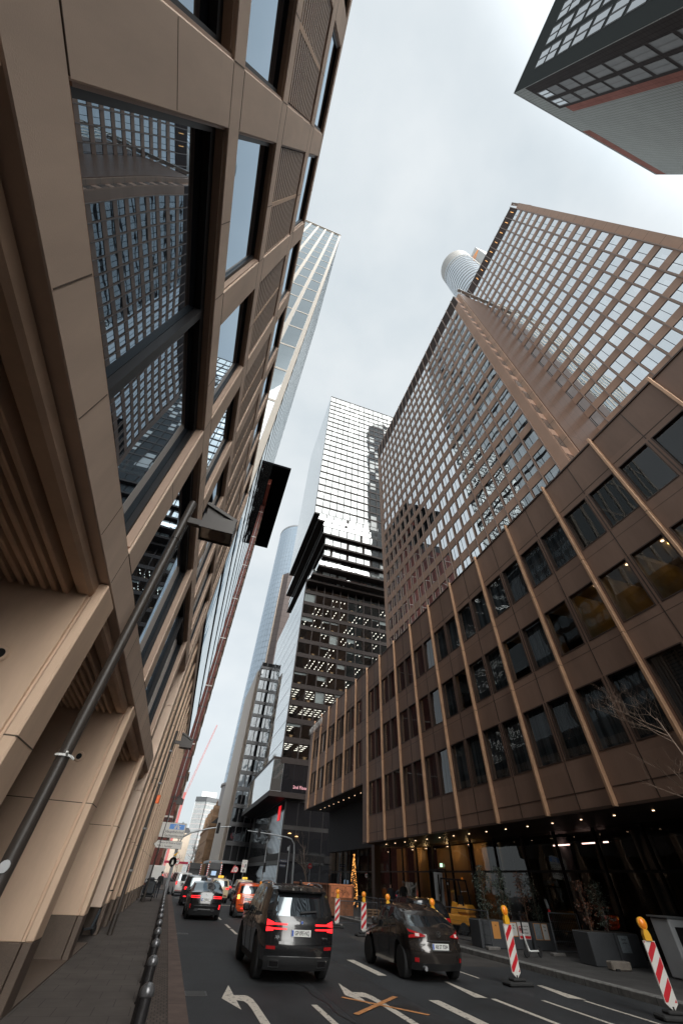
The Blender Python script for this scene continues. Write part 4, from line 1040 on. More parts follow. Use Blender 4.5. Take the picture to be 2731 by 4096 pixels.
# ------------------------------------------------------------------ red lattice crane far off
t = thing('tower_crane', 'slender red lattice crane jib leaning over the far roofs', 'crane', (-8, 300, 0))
c = MB(); rr = M['red']
p, q = V3((-3.4, 300, 36)), V3((5.0, 300, 76)); d = (q-p)/26; side = V3((.9, 0, -.4))
for s_ in (0, 1): c.bar(p+side*s_, q+side*s_*.6, .22)
for i in range(26):
    a = p+d*i; k1 = 1-.4*i/26; c.bar(a+(side*k1 if i % 2 else V3((0, 0, 0))), a+d+(V3((0, 0, 0)) if i % 2 else side*k1), .12)
c.obj('jib', mat('crane_red', (.55, .16, .15), .6, var=0), t)
c = MB(); c.bar((-3.2, 300, 0), (-3.2, 300, 37), 1.4); c.obj('mast', bpy.data.materials['crane_red'], t)
# ------------------------------------------------------------------ vehicles
def lerp_poly(P, x):
    if x <= P[0][0]: return P[0][1]
    for (a, b), (c, d) in zip(P[:-1], P[1:]):
        if x <= c:
            s = (x-a)/(c-a) if c > a else 0; return b+(d-b)*s
    return P[-1][1]
def smooth_poly(P, x, r=.10):
    return sum(lerp_poly(P, x+r*k/2)*wt for k, wt in ((-2, 1), (-1, 2), (0, 3), (1, 2), (2, 1)))/9
lampred = mat('tail_lamp_lit', (.5, .01, .01), .25, var=0, emit=(1, .02, .025), estr=1.5)
lampdim = mat('tail_lamp_red', (.38, .012, .015), .15, var=0, coat=.5)
lampamb = mat('indicator_lit', (.8, .3, .05), .3, var=0, emit=(1, .35, .05), estr=4.0)
carglass = mirror_glass('car_glass', .16, (.85, .95, 1), (.012, .013, .015), wav=.03, wscale=1.2)
tyrem = mat('tyre', (.017, .017, .018), .85, var=.2)
rimm = mat('alloy_rim', (.38, .36, .34), .35, metal=.2, var=.1)
chrome = mat('chrome', (.62, .62, .62), .15, metal=1.0, var=0)
trim = mat('black_trim', (.018, .018, .019), .55, var=.1)
platem = mat('plate_white', (.72, .72, .70), .4, var=.02); blacki = mat('plate_ink', (.01, .01, .01), .5, var=0); eublue = mat('plate_blue', (.03, .10, .45), .4, var=0)
def paintm(name, c, rough=.22, metal=.3): return mat(name, c, rough, metal, var=.05, scale=.7, coat=.8)
def make_wheel(root, x, y, r, w, side, dark=False, spokes=5):
    o = MB(); tw = w/2
    o.lathe([(r*.66, -tw), (r*.9, -tw), (r*.985, -tw*.8), (r, -tw*.4), (r, tw*.4), (r*.985, tw*.8), (r*.9, tw), (r*.66, tw)], (x, y, r), 28, 0, 'x')
    wh = o.obj('wheel', tyrem, root, smooth=True)
    q = MB(); sx = x+side*tw*.72
    q.lathe([(r*.66, -tw*.9), (r*.68, tw*.9), (r*.60, tw*.9), (r*.58, 0), (0, 0)] if side > 0 else [(0, 0), (r*.58, 0), (r*.60, -tw*.9), (r*.68, -tw*.9), (r*.66, tw*.9)], (x, y, r), 28, 1, 'x')
    for k in range(spokes):
        for dd in (-.16, .16):
            a = 2*PI*k/spokes+dd+.3; b = 2*PI*k/spokes+.3
            p0 = V3((sx, y+r*.1*math.cos(b), r+r*.1*math.sin(b))); p1 = V3((sx+side*.01, y+r*.64*math.cos(a), r+r*.64*math.sin(a)))
            q.bar(p0, p1, .045, .03, 0, up=(1, 0, 0))
    q.lathe([(0, side*.03), (r*.13, side*.02), (r*.15, 0)], (sx, y, r), 12, 0, 'x')
    q.obj('rim', [rimm if not dark else bpy.data.materials['dark_rim'], trim], wh, smooth=35)
mat('dark_rim', (.20, .17, .15), .35, metal=.2, var=.1)
def make_car(name, label, s, group=None):
    root = thing(name, label, s.get('cat', 'car'), (0, 0, 0), group)
    L, W, sill = s['L'], s['W'], s.get('sill', .22); top, belt, yr, yf = s['top'], s['belt'], s['rear'], s['front']
    wr = s['wr']; WY = s['wy']; Ra = wr+.07; r = s.get('round', .16)
    nL, nU, NX = 12, 9, 14
    ys = set([L*k/52 for k in range(53)])
    for wy in WY:
        for k in range(-8, 9): ys.add(wy+Ra*math.sin(k/8*PI/2))
    for e in s.get('cuts', []): ys.add(e)
    for (a, b) in s.get('side_win', []): ys.add(a); ys.add(b)
    ys = sorted(y for y in ys if 0 <= y <= L); ys = [y for i, y in enumerate(ys) if i == 0 or y-ys[i-1] > .012]; ys[-1] = L
    def zb(y):
        z = sill
        for wy in WY:
            d = abs(y-wy)
            if d < Ra: z = max(z, wr+math.sqrt(max(0, Ra*Ra-d*d))*.98)
        return z
    def hw(y, z):
        e = max(0, 1-min(y, L-y)/(.9)); f = 1-.075*e**2.2
        zbelt = lerp_poly(belt, y); zt = smooth_poly(top, y)
        if z > zbelt: f *= 1-s.get('tumble', .17)*min(1, (z-zbelt)/max(.05, 1.0*(s['H']-zbelt)))**1.15
        else:
            t = z/zbelt; f *= 1-.05*(1-t)**2*2-.025*max(0, (t-.78)/.22)**2
            for wy in WY:
                d = abs(y-wy)
                if d < Ra+.12 and z < wr*2+.2: f *= 1+.012*(1-d/(Ra+.12))
        return W/2*f
    def P(u, y, z, end=None):
        h = hw(y, z)
        if end == 'r': yy = lerp_poly(yr, z)+r*abs(u)**3.2; 
        elif end == 'f': yy = L-lerp_poly(yf, z)-r*1.5*abs(u)**3
        else:
            a = lerp_poly(yr, z)+r*abs(u)**3.2; b = L-lerp_poly(yf, z)-r*1.5*abs(u)**3
            yy = a+(b-a)*(y/L)
        return V3((u*h, yy, z))
    parts = {}
    def Q(key, *pts):
        mb = parts.setdefault(key, MB()); mb.poly(pts)
    rows = {}
    def zrow(y, j):
        b0 = zb(y); zt = smooth_poly(top, y); zl = min(lerp_poly(belt, y), zt-.004)
        if b0 > zl-.05: b0 = zl-.05
        return b0+(zl-b0)*j/nL if j <= nL else zl+(zt-zl)*(j-nL)/nU
    for i in range(len(ys)-1):
        ya, yb = ys[i], ys[i+1]; ym = (ya+yb)/2
        for j in range(nL+nU):
            for sd in (-1, 1):
                pts = [P(sd, ya, zrow(ya, j)), P(sd, yb, zrow(yb, j)), P(sd, yb, zrow(yb, j+1)), P(sd, ya, zrow(ya, j+1))]
                key = 'body'
                if nL <= j < nL+nU-1 and any(a < ym < b for a, b in s.get('side_win', [])): key = 'side_window_L' if sd < 0 else 'side_window_R'
                elif nL <= j < nL+nU-1 and s['glass0'] < ym < s['glass1']: key = 'trim'
                elif zrow(ym, j) < s.get('cladding', .0): key = 'trim'
                Q(key, *(pts if sd > 0 else pts[::-1]))
        for k in range(NX):
            u0, u1 = -1+2*k/NX, -1+2*(k+1)/NX
            def T(u, y):
                p = P(u, y, zrow(y, nL+nU)); p.z += s.get('crown', .035)*(1-u*u); return p
            key = 'body'; um = abs(u0+u1)/2
            for nm, a, b in s.get('top_win', []):
                if a < ym < b and um < .88: key = nm
            Q(key, T(u0, ya), T(u1, ya), T(u1, yb), T(u0, yb))
            Q('trim', *[P(u, y, zrow(y, 0)) for u, y in ((u0, ya), (u0, yb), (u1, yb), (u1, ya))])
    rw = s.get('rear_win'); zr_ = [zrow(0, j) for j in range(nL+nU+1)]; zf_ = [zrow(L, j) for j in range(nL+nU+1)]
    for j in range(nL+nU):
        for k in range(NX):
            u0, u1 = -1+2*k/NX, -1+2*(k+1)/NX; um = abs(u0+u1)/2; zm = (zr_[j]+zr_[j+1])/2
            key = 'body'
            if rw and rw[0] < zm < rw[1] and um < rw[2]: key = 'rear_window'
            elif zm < s.get('bumper', .36): key = 'trim'
            def E(u, z, e, j2):
                p = P(u, 0 if e == 'r' else L, z, e)
                if j2 == nL+nU: p.z += s.get('crown', .035)*(1-u*u)
                return p
            Q(key, E(u0, zr_[j], 'r', j), E(u1, zr_[j], 'r', j), E(u1, zr_[j+1], 'r', j+1), E(u0, zr_[j+1], 'r', j+1))
            Q('body', E(u1, zf_[j], 'f', j), E(u0, zf_[j], 'f', j), E(u0, zf_[j+1], 'f', j+1), E(u1, zf_[j+1], 'f', j+1))
    mm = {'body': s['paint'], 'trim': trim}
    for key, mb in parts.items():
        nm = key.replace('_L', '').replace('_R', '')
        me = mb.mesh(nm, [mm.get(key, carglass)], fixn=False); bm = bmesh.new(); bm.from_mesh(me); bmesh.ops.remove_doubles(bm, verts=bm.verts, dist=.0015)
        bmesh.ops.dissolve_degenerate(bm, edges=bm.edges, dist=.0005); bmesh.ops.recalc_face_normals(bm, faces=bm.faces); bm.to_mesh(me); bm.free()
        me.polygons.foreach_set('use_smooth', [True]*len(me.polygons)); me.set_sharp_from_angle(angle=math.radians(38))
        link({'body': 'body', 'trim': 'lower_trim', 'rear_window': 'rear_window', 'windscreen': 'windscreen'}.get(key, nm), me, root)
    def rearP(u, z, off=.012):
        p = P(u, 0, z, 'r'); p.y -= off; return p
    def patch(nm, u0, u1, z0, z1, m, off=.015, n=8, z0b=None, z1b=None):
        """lamp or trim strip that follows the rear surface"""
        mb = MB(); z0b = z0 if z0b is None else z0b; z1b = z1 if z1b is None else z1b
        for i in range(n):
            a, b = u0+(u1-u0)*i/n, u0+(u1-u0)*(i+1)/n; fa, fb = i/n, (i+1)/n
            A = [rearP(a, z0+(z0b-z0)*fa, off), rearP(b, z0+(z0b-z0)*fb, off), rearP(b, z1+(z1b-z1)*fb, off), rearP(a, z1+(z1b-z1)*fa, off)]
            mb.poly(A); B = [p+V3((0, off+.02, 0)) for p in A]
            for q in range(4): mb.poly([A[q], A[(q+1) % 4], B[(q+1) % 4], B[q]])
        return mb.obj(nm, m, root)
    for wy in WY:
        for sd in (-1, 1): make_wheel(root, sd*(W/2-.125), wy, wr, .235, sd, s.get('darkrim', False), s.get('spokes', 5))
    # rear plate
    pz, py_ = s['plate_z'], None
    if s.get('plate'):
        y = rearP(0, pz, .03).y; pm_ = MB(); pw = s.get('plate_w', .52); pm_.bbox(-pw/2, pw/2, y-.008, y+.012, pz-.06, pz+.06, .004); po = pm_.obj('licence_plate', platem, root)
        MB().box(-pw/2+.006, -pw/2+.05, y-.0105, y-.0085, pz-.05, pz+.05).obj('plate_band', eublue, po)
        text('plate_text', s['plate'], .105, face_my(.025, y-.0115, pz), blacki, po, .001, sx=s.get('plate_sx', .78), bold=.0015)
    # door mirrors
    for sd in (-1, 1):
        y = s['mirror_y']; z = lerp_poly(belt, y)+.06; x = sd*(hw(y, z)+.10)
        m_ = MB(); m_.bbox(x-.10, x+.10, y-.06, y+.06, z-.02, z+.15, .035); m_.bar((x-sd*.18, y, z), (x-sd*.05, y, z+.03), .05)
        m_.obj('mirror', s.get('mirror_m', s['paint']), root)
    # window-line strip and door gaps
    if s.get('strip', True):
        for sd in (-1, 1):
            b = MB(); a0, a1 = s['side_win'][0][0], s['side_win'][-1][1]; n = 12
            pts = [P(sd*1.004, a0+(a1-a0)*k/n, lerp_poly(belt, a0+(a1-a0)*k/n)-.005) for k in range(n+1)]; b.tube(pts, .011, 5); b.obj('window_strip', s.get('strip_m', trim), root)
    for sd in (-1, 1):
        for (ya, yb) in s.get('doors', []):
            b = MB(); pts = [P(sd*1.003, (ya+yb)/2-.10+.2*k/3, lerp_poly(belt, ya)-.16) for k in range(4)]; b.tube(pts, .016, 5); b.obj('door_handle', s['paint'], root)
    for sd in (-1, 1):
        for yg in s.get('gaps', []):
            b = MB(); pts = [P(sd*1.0015, yg, zrow(yg, 2)+(zrow(yg, nL)-zrow(yg, 2))*k/6) for k in range(7)]; b.tube(pts, .006, 4); b.obj('door_gap', blacki, root)
    return root, patch, rearP, P
allroots = {}
# 1. big black SUV, nearest
blk = paintm('black_car_paint', (.012, .012, .013), .18, .2)
S = dict(L=4.95, W=2.0, H=1.70, top=[(0, 1.60), (.25, 1.66), (.9, 1.70), (2.2, 1.70), (2.75, 1.60), (3.35, 1.16), (3.6, 1.10), (4.4, 1.02), (4.95, .88)],
 belt=[(0, 1.13), (1.2, 1.08), (3.4, 1.02), (4.95, .84)], rear=[(.2, .16), (.35, .06), (.62, .0), (.85, .04), (1.02, .05), (1.15, .12), (1.45, .30), (1.62, .40)], front=[(.2, .1), (.5, 0), (.9, .12)],
 wr=.385, wy=[1.0, 4.05], paint=blk, side_win=[(.62, 1.08), (1.14, 1.98), (2.06, 3.0)], glass0=.55, glass1=3.1, top_win=[('windscreen', 2.78, 3.36)], rear_win=(1.14, 1.545, .84), cuts=[2.78, 3.36],
 plate='GP·095·NQ', plate_z=.845, mirror_y=2.95, doors=[(1.1, 2.0), (2.0, 3.0)], gaps=[1.12, 2.02, 3.02], strip_m=chrome, tumble=.2, spokes=6, darkrim=True, cladding=.34, bumper=.45, crown=.03)
root, patch, rp_, P_ = make_car('suv', 'big black sport utility car nearest the camera with glowing twin-bar tail lamps', S, 'cars queuing along the street')
for sd in (-1, 1):
    a, b = (.60, .99) if sd > 0 else (-.99, -.60)
    patch('tail_light', sd*.99, sd*.80, .955, 1.065, lampred, z0b=.97, z1b=1.02); patch('tail_light', sd*.80, sd*.42, .975, 1.005, lampred)
    patch('tail_light', sd*.99, sd*.80, .855, .935, lampred, z0b=.87, z1b=.925); patch('tail_light', sd*.80, sd*.42, .895, .922, lampred)
    patch('reflector', sd*.96, sd*.72, .565, .62, lampdim)
    patch('exhaust', sd*.86, sd*.58, .27, .39, chrome, .02); patch('exhaust_hole', sd*.84, sd*.60, .285, .375, M['black'], .03)
patch('bumper_crease', -.9, .9, .44, .455, chrome, .008); patch('bumper_panel', -.62, .62, .655, .70, chrome if False else blk, .012)
y = rp_(0, 1.0, .02).y
MB().lathe([(0, -.012), (.036, -.012), (.04, 0), (.04, .01)], (0, y, 1.03), 20, 0, 'y').obj('badge', chrome, root)
MB().lathe([(0, -.014), (.026, -.014), (.026, -.01)], (0, y, 1.03), 20, 0, 'y').obj('badge_disc', eublue, root)
text('badge_lettering', 'X5', .075, face_my(-.62, rp_(-.62, .77, .008).y, .77), chrome, root, .003, sx=1.3)
text('badge_lettering', 'xDrive', .04, face_my(.66, rp_(.66, .77, .008).y, .77), chrome, root, .003, sx=1.2)
sp = MB(); 
for k in range(12):
    u0, u1 = -.84+.14*k, -.84+.14*(k+1); a, b = rp_(u0, 1.60, .16), rp_(u1, 1.60, .16); c, d = a+V3((0, .28, .065)), b+V3((0, .28, .065))
    sp.poly([a, b, d, c]); sp.poly([a-V3((0, -.02, .035)), b-V3((0, -.02, .035)), b, a]); sp.poly([a-V3((0, -.02, .035)), b-V3((0, -.02, .035)), b+V3((0, .2, -.02)), a+V3((0, .2, -.02))])
sp.obj('roof_spoiler', blk, root)
for sd in (-1, 1):
    MB().tube([P_(sd*.97, yy, smooth_poly(S['top'], yy))+V3((-sd*.04, 0, .035+.02)) if .45 < yy < 2.6 else P_(sd*.97, yy, smooth_poly(S['top'], yy))+V3((-sd*.03, 0, .0)) for yy in (.38, .5, .9, 1.4, 1.9, 2.4, 2.62, 2.75)], .018, 6).obj('roof_rail', chrome, root)
MB().tube([(0, .62, 1.72), (0, .56, 1.80), (0, .50, 1.80), (0, .45, 1.72)], .025, 6).obj('antenna', blk, root)
MB().bar((-.05, rp_(0, 1.2, .03).y, 1.2), (.42, rp_(.4, 1.24, .04).y, 1.235), .03).obj('wiper', trim, root)
place(root, (3.72, 14.0, 0))
# 2. dark brown hatchback
brn = paintm('brown_car_paint', (.036, .030, .027), .2, .4)
S = dict(L=4.25, W=1.80, H=1.41, top=[(0, 1.28), (.3, 1.335), (.9, 1.39), (1.5, 1.405), (1.9, 1.395), (2.35, 1.31), (3.0, .97), (3.5, .88), (4.25, .70)],
 belt=[(0, 1.02), (.6, .99), (2.9, .86), (4.25, .66)], rear=[(.2, .14), (.35, .04), (.55, .0), (.66, .03), (.72, .10), (.88, .10), (.95, .17), (1.1, .42), (1.30, .78)], front=[(.2, .1), (.5, 0), (.8, .15)],
 wr=.325, wy=[.86, 3.45], paint=brn, side_win=[(.82, 1.6), (1.68, 2.62)], glass0=.8, glass1=2.7, top_win=[('windscreen', 2.36, 3.0)], rear_win=(1.0, 1.215, .80), cuts=[2.36, 3.0],
 plate='AB ST 9284', plate_z=.665, mirror_y=2.55, doors=[(.9, 1.65), (1.75, 2.6)], gaps=[.86, 1.66, 2.66], strip_m=chrome, tumble=.26, spokes=5, bumper=.33, crown=.05, round=.27)
root, patch, rp_, P_ = make_car('hatchback', 'dark brown hatchback with unlit red lamps beside the black sport utility car', S, 'cars queuing along the street')
for sd in (-1, 1):
    patch('tail_light', sd*1.0, sd*.50, .80, .965, lampdim, .022, z0b=.84, z1b=.87)
    patch('lamp_lens', sd*.82, sd*.70, .84, .90, mat('lamp_lens', (.75, .6, .58), .2, var=0) if sd < 0 else bpy.data.materials['lamp_lens'], .028)
    patch('reflector', sd*.92, sd*.80, .37, .45, lampdim, .02)
patch('plate_recess', -.40, .40, .585, .60, trim, .02); patch('boot_strip', -.44, .44, .755, .775, trim, .03)
y = rp_(0, .86, .03).y
bd = MB()
for k in range(16): bd.bar((.07*math.cos(2*PI*k/16), y, .90+.055*math.sin(2*PI*k/16)), (.07*math.cos(2*PI*(k+1)/16), y, .90+.055*math.sin(2*PI*(k+1)/16)), .012)
bd.bar((-.05, y, .925), (0, y, .895), .012); bd.bar((.05, y, .925), (0, y, .895), .012); bd.obj('badge', chrome, root)
text('badge_lettering', 'mazda3', .05, face_my(-.52, rp_(-.52, .70, .02).y, .70), chrome, root, .003)
MB().lathe([(.035, -.05), (.045, -.05), (.045, .1), (.035, .1)], (-.5, .07, .27), 14, 0, 'y').obj('exhaust', M['steel'], root)
MB().tube([(0, .75, 1.40), (0, .68, 1.47), (0, .62, 1.47), (0, .58, 1.39)], .022, 6).obj('antenna', brn, root)
place(root, (7.98, 14.35, 0))
# 3. black coupe-like car ahead
S = dict(L=4.8, W=1.93, H=1.50, top=[(0, 1.06), (.18, 1.10), (.5, 1.18), (1.3, 1.44), (2.0, 1.50), (2.5, 1.46), (3.2, 1.10), (3.7, 1.0), (4.8, .8)],
 belt=[(0, 1.04), (.6, 1.03), (3.2, .98), (4.8, .76)], rear=[(.2, .14), (.4, .05), (.6, 0), (.85, .03), (1.1, .10)], front=[(.2, .1), (.5, 0), (.8, .1)],
 wr=.37, wy=[.95, 3.85], paint=blk, side_win=[(.95, 1.9), (2.0, 3.0)], glass0=.9, glass1=3.05, top_win=[('rear_window', .34, 1.3), ('windscreen', 2.55, 3.2)], rear_win=None, cuts=[.34, 1.3, 2.55, 3.2],
 plate='F·ION 7', plate_z=.80, mirror_y=2.95, doors=[(1.0, 1.9), (2.0, 3.0)], gaps=[1.95], tumble=.24, bumper=.45, cladding=.32)
root, patch, rp_, P_ = make_car('coupe_car', 'glossy black sloping-roof car ahead in the left lane with double red light bars', S, 'cars queuing along the street')
for sd in (-1, 1):
    patch('tail_light', sd*.97, sd*.42, .915, .945, lampred, z0b=.93, z1b=.955); patch('tail_light', sd*.97, sd*.42, .855, .885, lampred, z0b=.86, z1b=.885)
    patch('reflector', sd*.97, sd*.90, .45, .62, lampred if sd > 0 else lampdim)
    patch('exhaust', sd*.66, sd*.46, .36, .46, chrome, .02)
patch('bumper_crease', -.7, .7, .56, .58, chrome, .008); patch('bumper_crease', -.5, .5, .40, .44, chrome, .012)
MB().lathe([(0, -.012), (.04, -.012), (.04, .01)], (0, rp_(0, 1.0, .012).y, .985), 16, 0, 'y').obj('badge', chrome, root)
place(root, (2.47, 31.0, 0))
# 4. dark tall SUV ahead of it
drk = paintm('anthracite_paint', (.03, .032, .034), .25, .3)
S4 = dict(L=4.5, W=1.88, H=1.72, top=[(0, 1.62), (.3, 1.70), (2.2, 1.72), (2.7, 1.62), (3.3, 1.12), (4.5, .9)], belt=[(0, 1.08), (3.2, 1.0), (4.5, .86)],
 rear=[(.2, .1), (.5, 0), (1.0, .03), (1.4, .18), (1.65, .3)], front=[(.2, .1), (.5, 0), (.8, .1)], wr=.36, wy=[.85, 3.5], paint=drk, side_win=[(.5, 1.1), (1.2, 2.0), (2.1, 2.95)], glass0=.4, glass1=3.0,
 top_win=[('windscreen', 2.72, 3.28)], rear_win=(1.1, 1.56, .84), cuts=[2.72, 3.28], plate='F·KS 318', plate_z=.75, mirror_y=2.9, doors=[(1.2, 2.0)], gaps=[2.05], tumble=.16, cladding=.3)
root, patch, rp_, P_ = make_car('estate_car', 'dark grey high-roofed estate car with one red lamp showing behind the sloping black car', S4, 'cars queuing along the street')
for sd in (-1, 1): patch('tail_light', sd*.99, sd*.80, .90, 1.05, lampred); patch('reflector', sd*.95, sd*.7, .50, .55, lampred)
place(root, (2.42, 43.3, 0))
for sd in (-1, 1): MB().tube([(sd*.7+2.42, 43.3+.5, 1.74), (sd*.7+2.42, 43.3+1.4, 1.79), (sd*.7+2.42, 43.3+2.3, 1.74)], .025, 6).obj('roof_rail', chrome, root)
# 5. white van turning left
wht = paintm('white_van_paint', (.62, .60, .57), .3, 0)
S5 = dict(L=4.4, W=1.80, H=1.84, top=[(0, 1.76), (.2, 1.82), (2.6, 1.84), (3.1, 1.72), (3.7, 1.14), (4.4, .9)], belt=[(0, 1.10), (3.6, 1.02), (4.4, .86)],
 rear=[(.2, .06), (.5, 0), (1.1, .03), (1.8, .15)], front=[(.2, .1), (.5, 0), (.8, .1)], wr=.33, wy=[.75, 3.4], paint=wht, side_win=[(.35, 1.2), (1.35, 2.3), (2.42, 3.2)], glass0=-1, glass1=-1,
 top_win=[('windscreen', 3.12, 3.66)], rear_win=(1.16, 1.66, .80), cuts=[3.12, 3.66], plate='F·VB 207', plate_z=.86, mirror_y=3.15, doors=[(2.4, 3.2)], gaps=[1.3, 2.36], tumble=.10, round=.1, mirror_m=trim)
root, patch, rp_, P_ = make_car('white_van', 'white passenger van turning left across the head of the queue', S5, 'cars queuing along the street'); root['category'] = 'van'
for sd in (-1, 1): patch('tail_light', sd*.99, sd*.86, .88, 1.14, lampred)
patch('bumper_strip', -.95, .95, .40, .44, lampdim, .02)
place(root, (1.95, 60.6, 0), .16)
# 6./7. cream taxis
crm = paintm('cream_taxi_paint', (.56, .45, .30), .28, 0)
taxiy = mat('taxi_sign_yellow', (.8, .5, .05), .4, var=0, emit=(1, .6, .05), estr=.5)
S6 = dict(L=4.5, W=1.83, H=1.60, top=[(0, 1.50), (.3, 1.57), (1.8, 1.60), (2.5, 1.5), (3.2, 1.05), (4.5, .82)], belt=[(0, 1.03), (3.2, .95), (4.5, .8)],
 rear=[(.2, .12), (.5, 0), (.95, .04), (1.3, .25), (1.52, .4)], front=[(.2, .1), (.5, 0), (.8, .1)], wr=.34, wy=[.85, 3.5], paint=crm, side_win=[(.6, 1.1), (1.18, 1.95), (2.05, 2.85)], glass0=.5, glass1=2.95,
 top_win=[('windscreen', 2.52, 3.18)], rear_win=(1.06, 1.44, .84), cuts=[2.52, 3.18], plate='F·ES 5882', plate_z=.78, mirror_y=2.8, doors=[(1.2, 2.0)], gaps=[2.0], tumble=.2, mirror_m=trim)
def taxi(label, loc, rz=0, lit=True):
    root, patch, rp_, P_ = make_car('taxi', label, S6, 'cars queuing along the street'); root['category'] = 'taxi'
    for sd in (-1, 1): patch('tail_light', sd*.99, sd*.62, .90, 1.0, lampred if lit and sd > 0 else lampdim); patch('reflector', sd*.9, sd*.6, .44, .48, lampdim)
    patch('bumper_strip', -.8, .8, .50, .53, chrome, .01)
    g = MB(); g.bbox(-.26, .26, 1.35, 1.50, 1.64, 1.80, .03); so_ = g.obj('roof_sign', taxiy, root)
    text('sign_lettering', 'TAXI', .13, face_my(0, 1.345, 1.72), blacki, so_, .002)
    place(root, loc, rz)
taxi('cream taxi with lit red lamps in the middle of the queue', (5.05, 50.2, 0))
taxi('cream taxi half hidden behind the small orange car', (7.75, 52.5, 0), 0, False)
# 8. small orange car
org = paintm('orange_car_paint', (.60, .085, .02), .2, 0)
S8 = dict(L=2.75, W=1.60, H=1.56, top=[(0, 1.45), (.2, 1.52), (.9, 1.56), (1.4, 1.5), (2.1, 1.0), (2.75, .8)], belt=[(0, 1.02), (2.0, .94), (2.75, .78)],
 rear=[(.2, .12), (.4, .02), (.6, 0), (.95, .05), (1.3, .2), (1.48, .3)], front=[(.2, .1), (.5, 0), (.8, .1)], wr=.30, wy=[.45, 2.25], paint=org, side_win=[(.75, 1.75)], glass0=.6, glass1=1.85,
 top_win=[('windscreen', 1.42, 2.08)], rear_win=(1.05, 1.42, .86), cuts=[1.42, 2.08], plate='F·CL 825E', plate_z=.83, mirror_y=1.75, doors=[], gaps=[.7], tumble=.16, mirror_m=trim, cladding=.25, bumper=.3)
root, patch, rp_, P_ = make_car('small_car', 'tiny bright orange two-seat car with a glowing left indicator', S8, 'cars queuing along the street')
for sd in (-1, 1): patch('tail_light', sd*.98, sd*.80, .82, 1.0, lampamb if sd < 0 else lampred); patch('reflector', sd*.62, sd*.42, .40, .43, lampred)
patch('bumper_crease', -.85, .85, .56, .585, trim, .02); patch('light_strip', -.6, .6, .935, .955, mat('pale_strip', (.8, .6, .5), .4, var=0), .01)
place(root, (5.35, 33.9, 0))
# 9. dark car parked beyond the hatchback
S9 = dict(S, paint=blk) if False else dict(L=4.4, W=1.82, H=1.50, top=[(0, 1.42), (.3, 1.46), (1.0, 1.50), (1.9, 1.49), (2.45, 1.4), (3.1, 1.0), (4.4, .78)], belt=[(0, 1.04), (3.0, .92), (4.4, .74)],
 rear=[(.2, .12), (.5, 0), (.95, .05), (1.4, .4)], front=[(.2, .1), (.5, 0), (.8, .1)], wr=.33, wy=[.85, 3.5], paint=blk, side_win=[(.8, 1.7), (1.78, 2.7)], glass0=.7, glass1=2.8, top_win=[('windscreen', 2.46, 3.1)], rear_win=(1.08, 1.38, .84), cuts=[2.46, 3.1],
 plate='F·MA 411', plate_z=.8, mirror_y=2.6, doors=[(.9, 1.7)], gaps=[1.74], tumble=.2, strip_m=chrome)
root, patch, rp_, P_ = make_car('parked_car', 'black car inside the roadworks half hidden behind the brown hatchback', S9, 'cars queuing along the street')
for sd in (-1, 1): patch('tail_light', sd*.98, sd*.6, .85, .97, lampdim)
place(root, (11.35, 20.6, 0))
# 10. silver saloon and blue car further up, white box van on the left
slv = paintm('silver_paint', (.30, .31, .33), .25, .5); blu = paintm('blue_grey_paint', (.05, .065, .10), .25, .4)
for nm, lab, pm_, loc in (('silver_car', 'silver car just ahead of the cream taxi', slv, (6.55, 60.5, 0)), ('blue_car', 'blue-grey car with bright red lamps behind the refuse lorry', blu, (5.6, 72.0, 0))):
    root, patch, rp_, P_ = make_car(nm, lab, dict(S9, paint=pm_, plate=None), 'cars queuing along the street')
    for sd in (-1, 1): patch('tail_light', sd*.98, sd*.66, .86, 1.0, lampred)
    place(root, loc)
t = thing('delivery_van', 'white box van at the left kerb beyond the people', 'van', (0, 0, 0))
b = MB(); b.bbox(-1.0, 1.0, 0, 3.6, .5, 2.45, .06); b.obj('cargo_box', wht, t)
b = MB(); b.bbox(-.95, .95, 3.6, 5.0, .45, 1.6, .15); b.bbox(-.9, .9, 3.65, 4.5, 1.6, 2.2, .15); b.obj('cab', wht, t)
for sd in (-1, 1): MB().box(sd*.93-.05, sd*.93+.05, -.02, .02, .8, 1.5).obj('tail_light', lampred, t)
MB().box(-.9, .9, -.03, .0, .35, .5).obj('bumper', trim, t)
for wy in (.8, 4.2):
    for sd in (-1, 1): make_wheel(t, sd*.85, wy, .34, .22, sd)
place(t, (-1.55, 83.5, 0), .35)
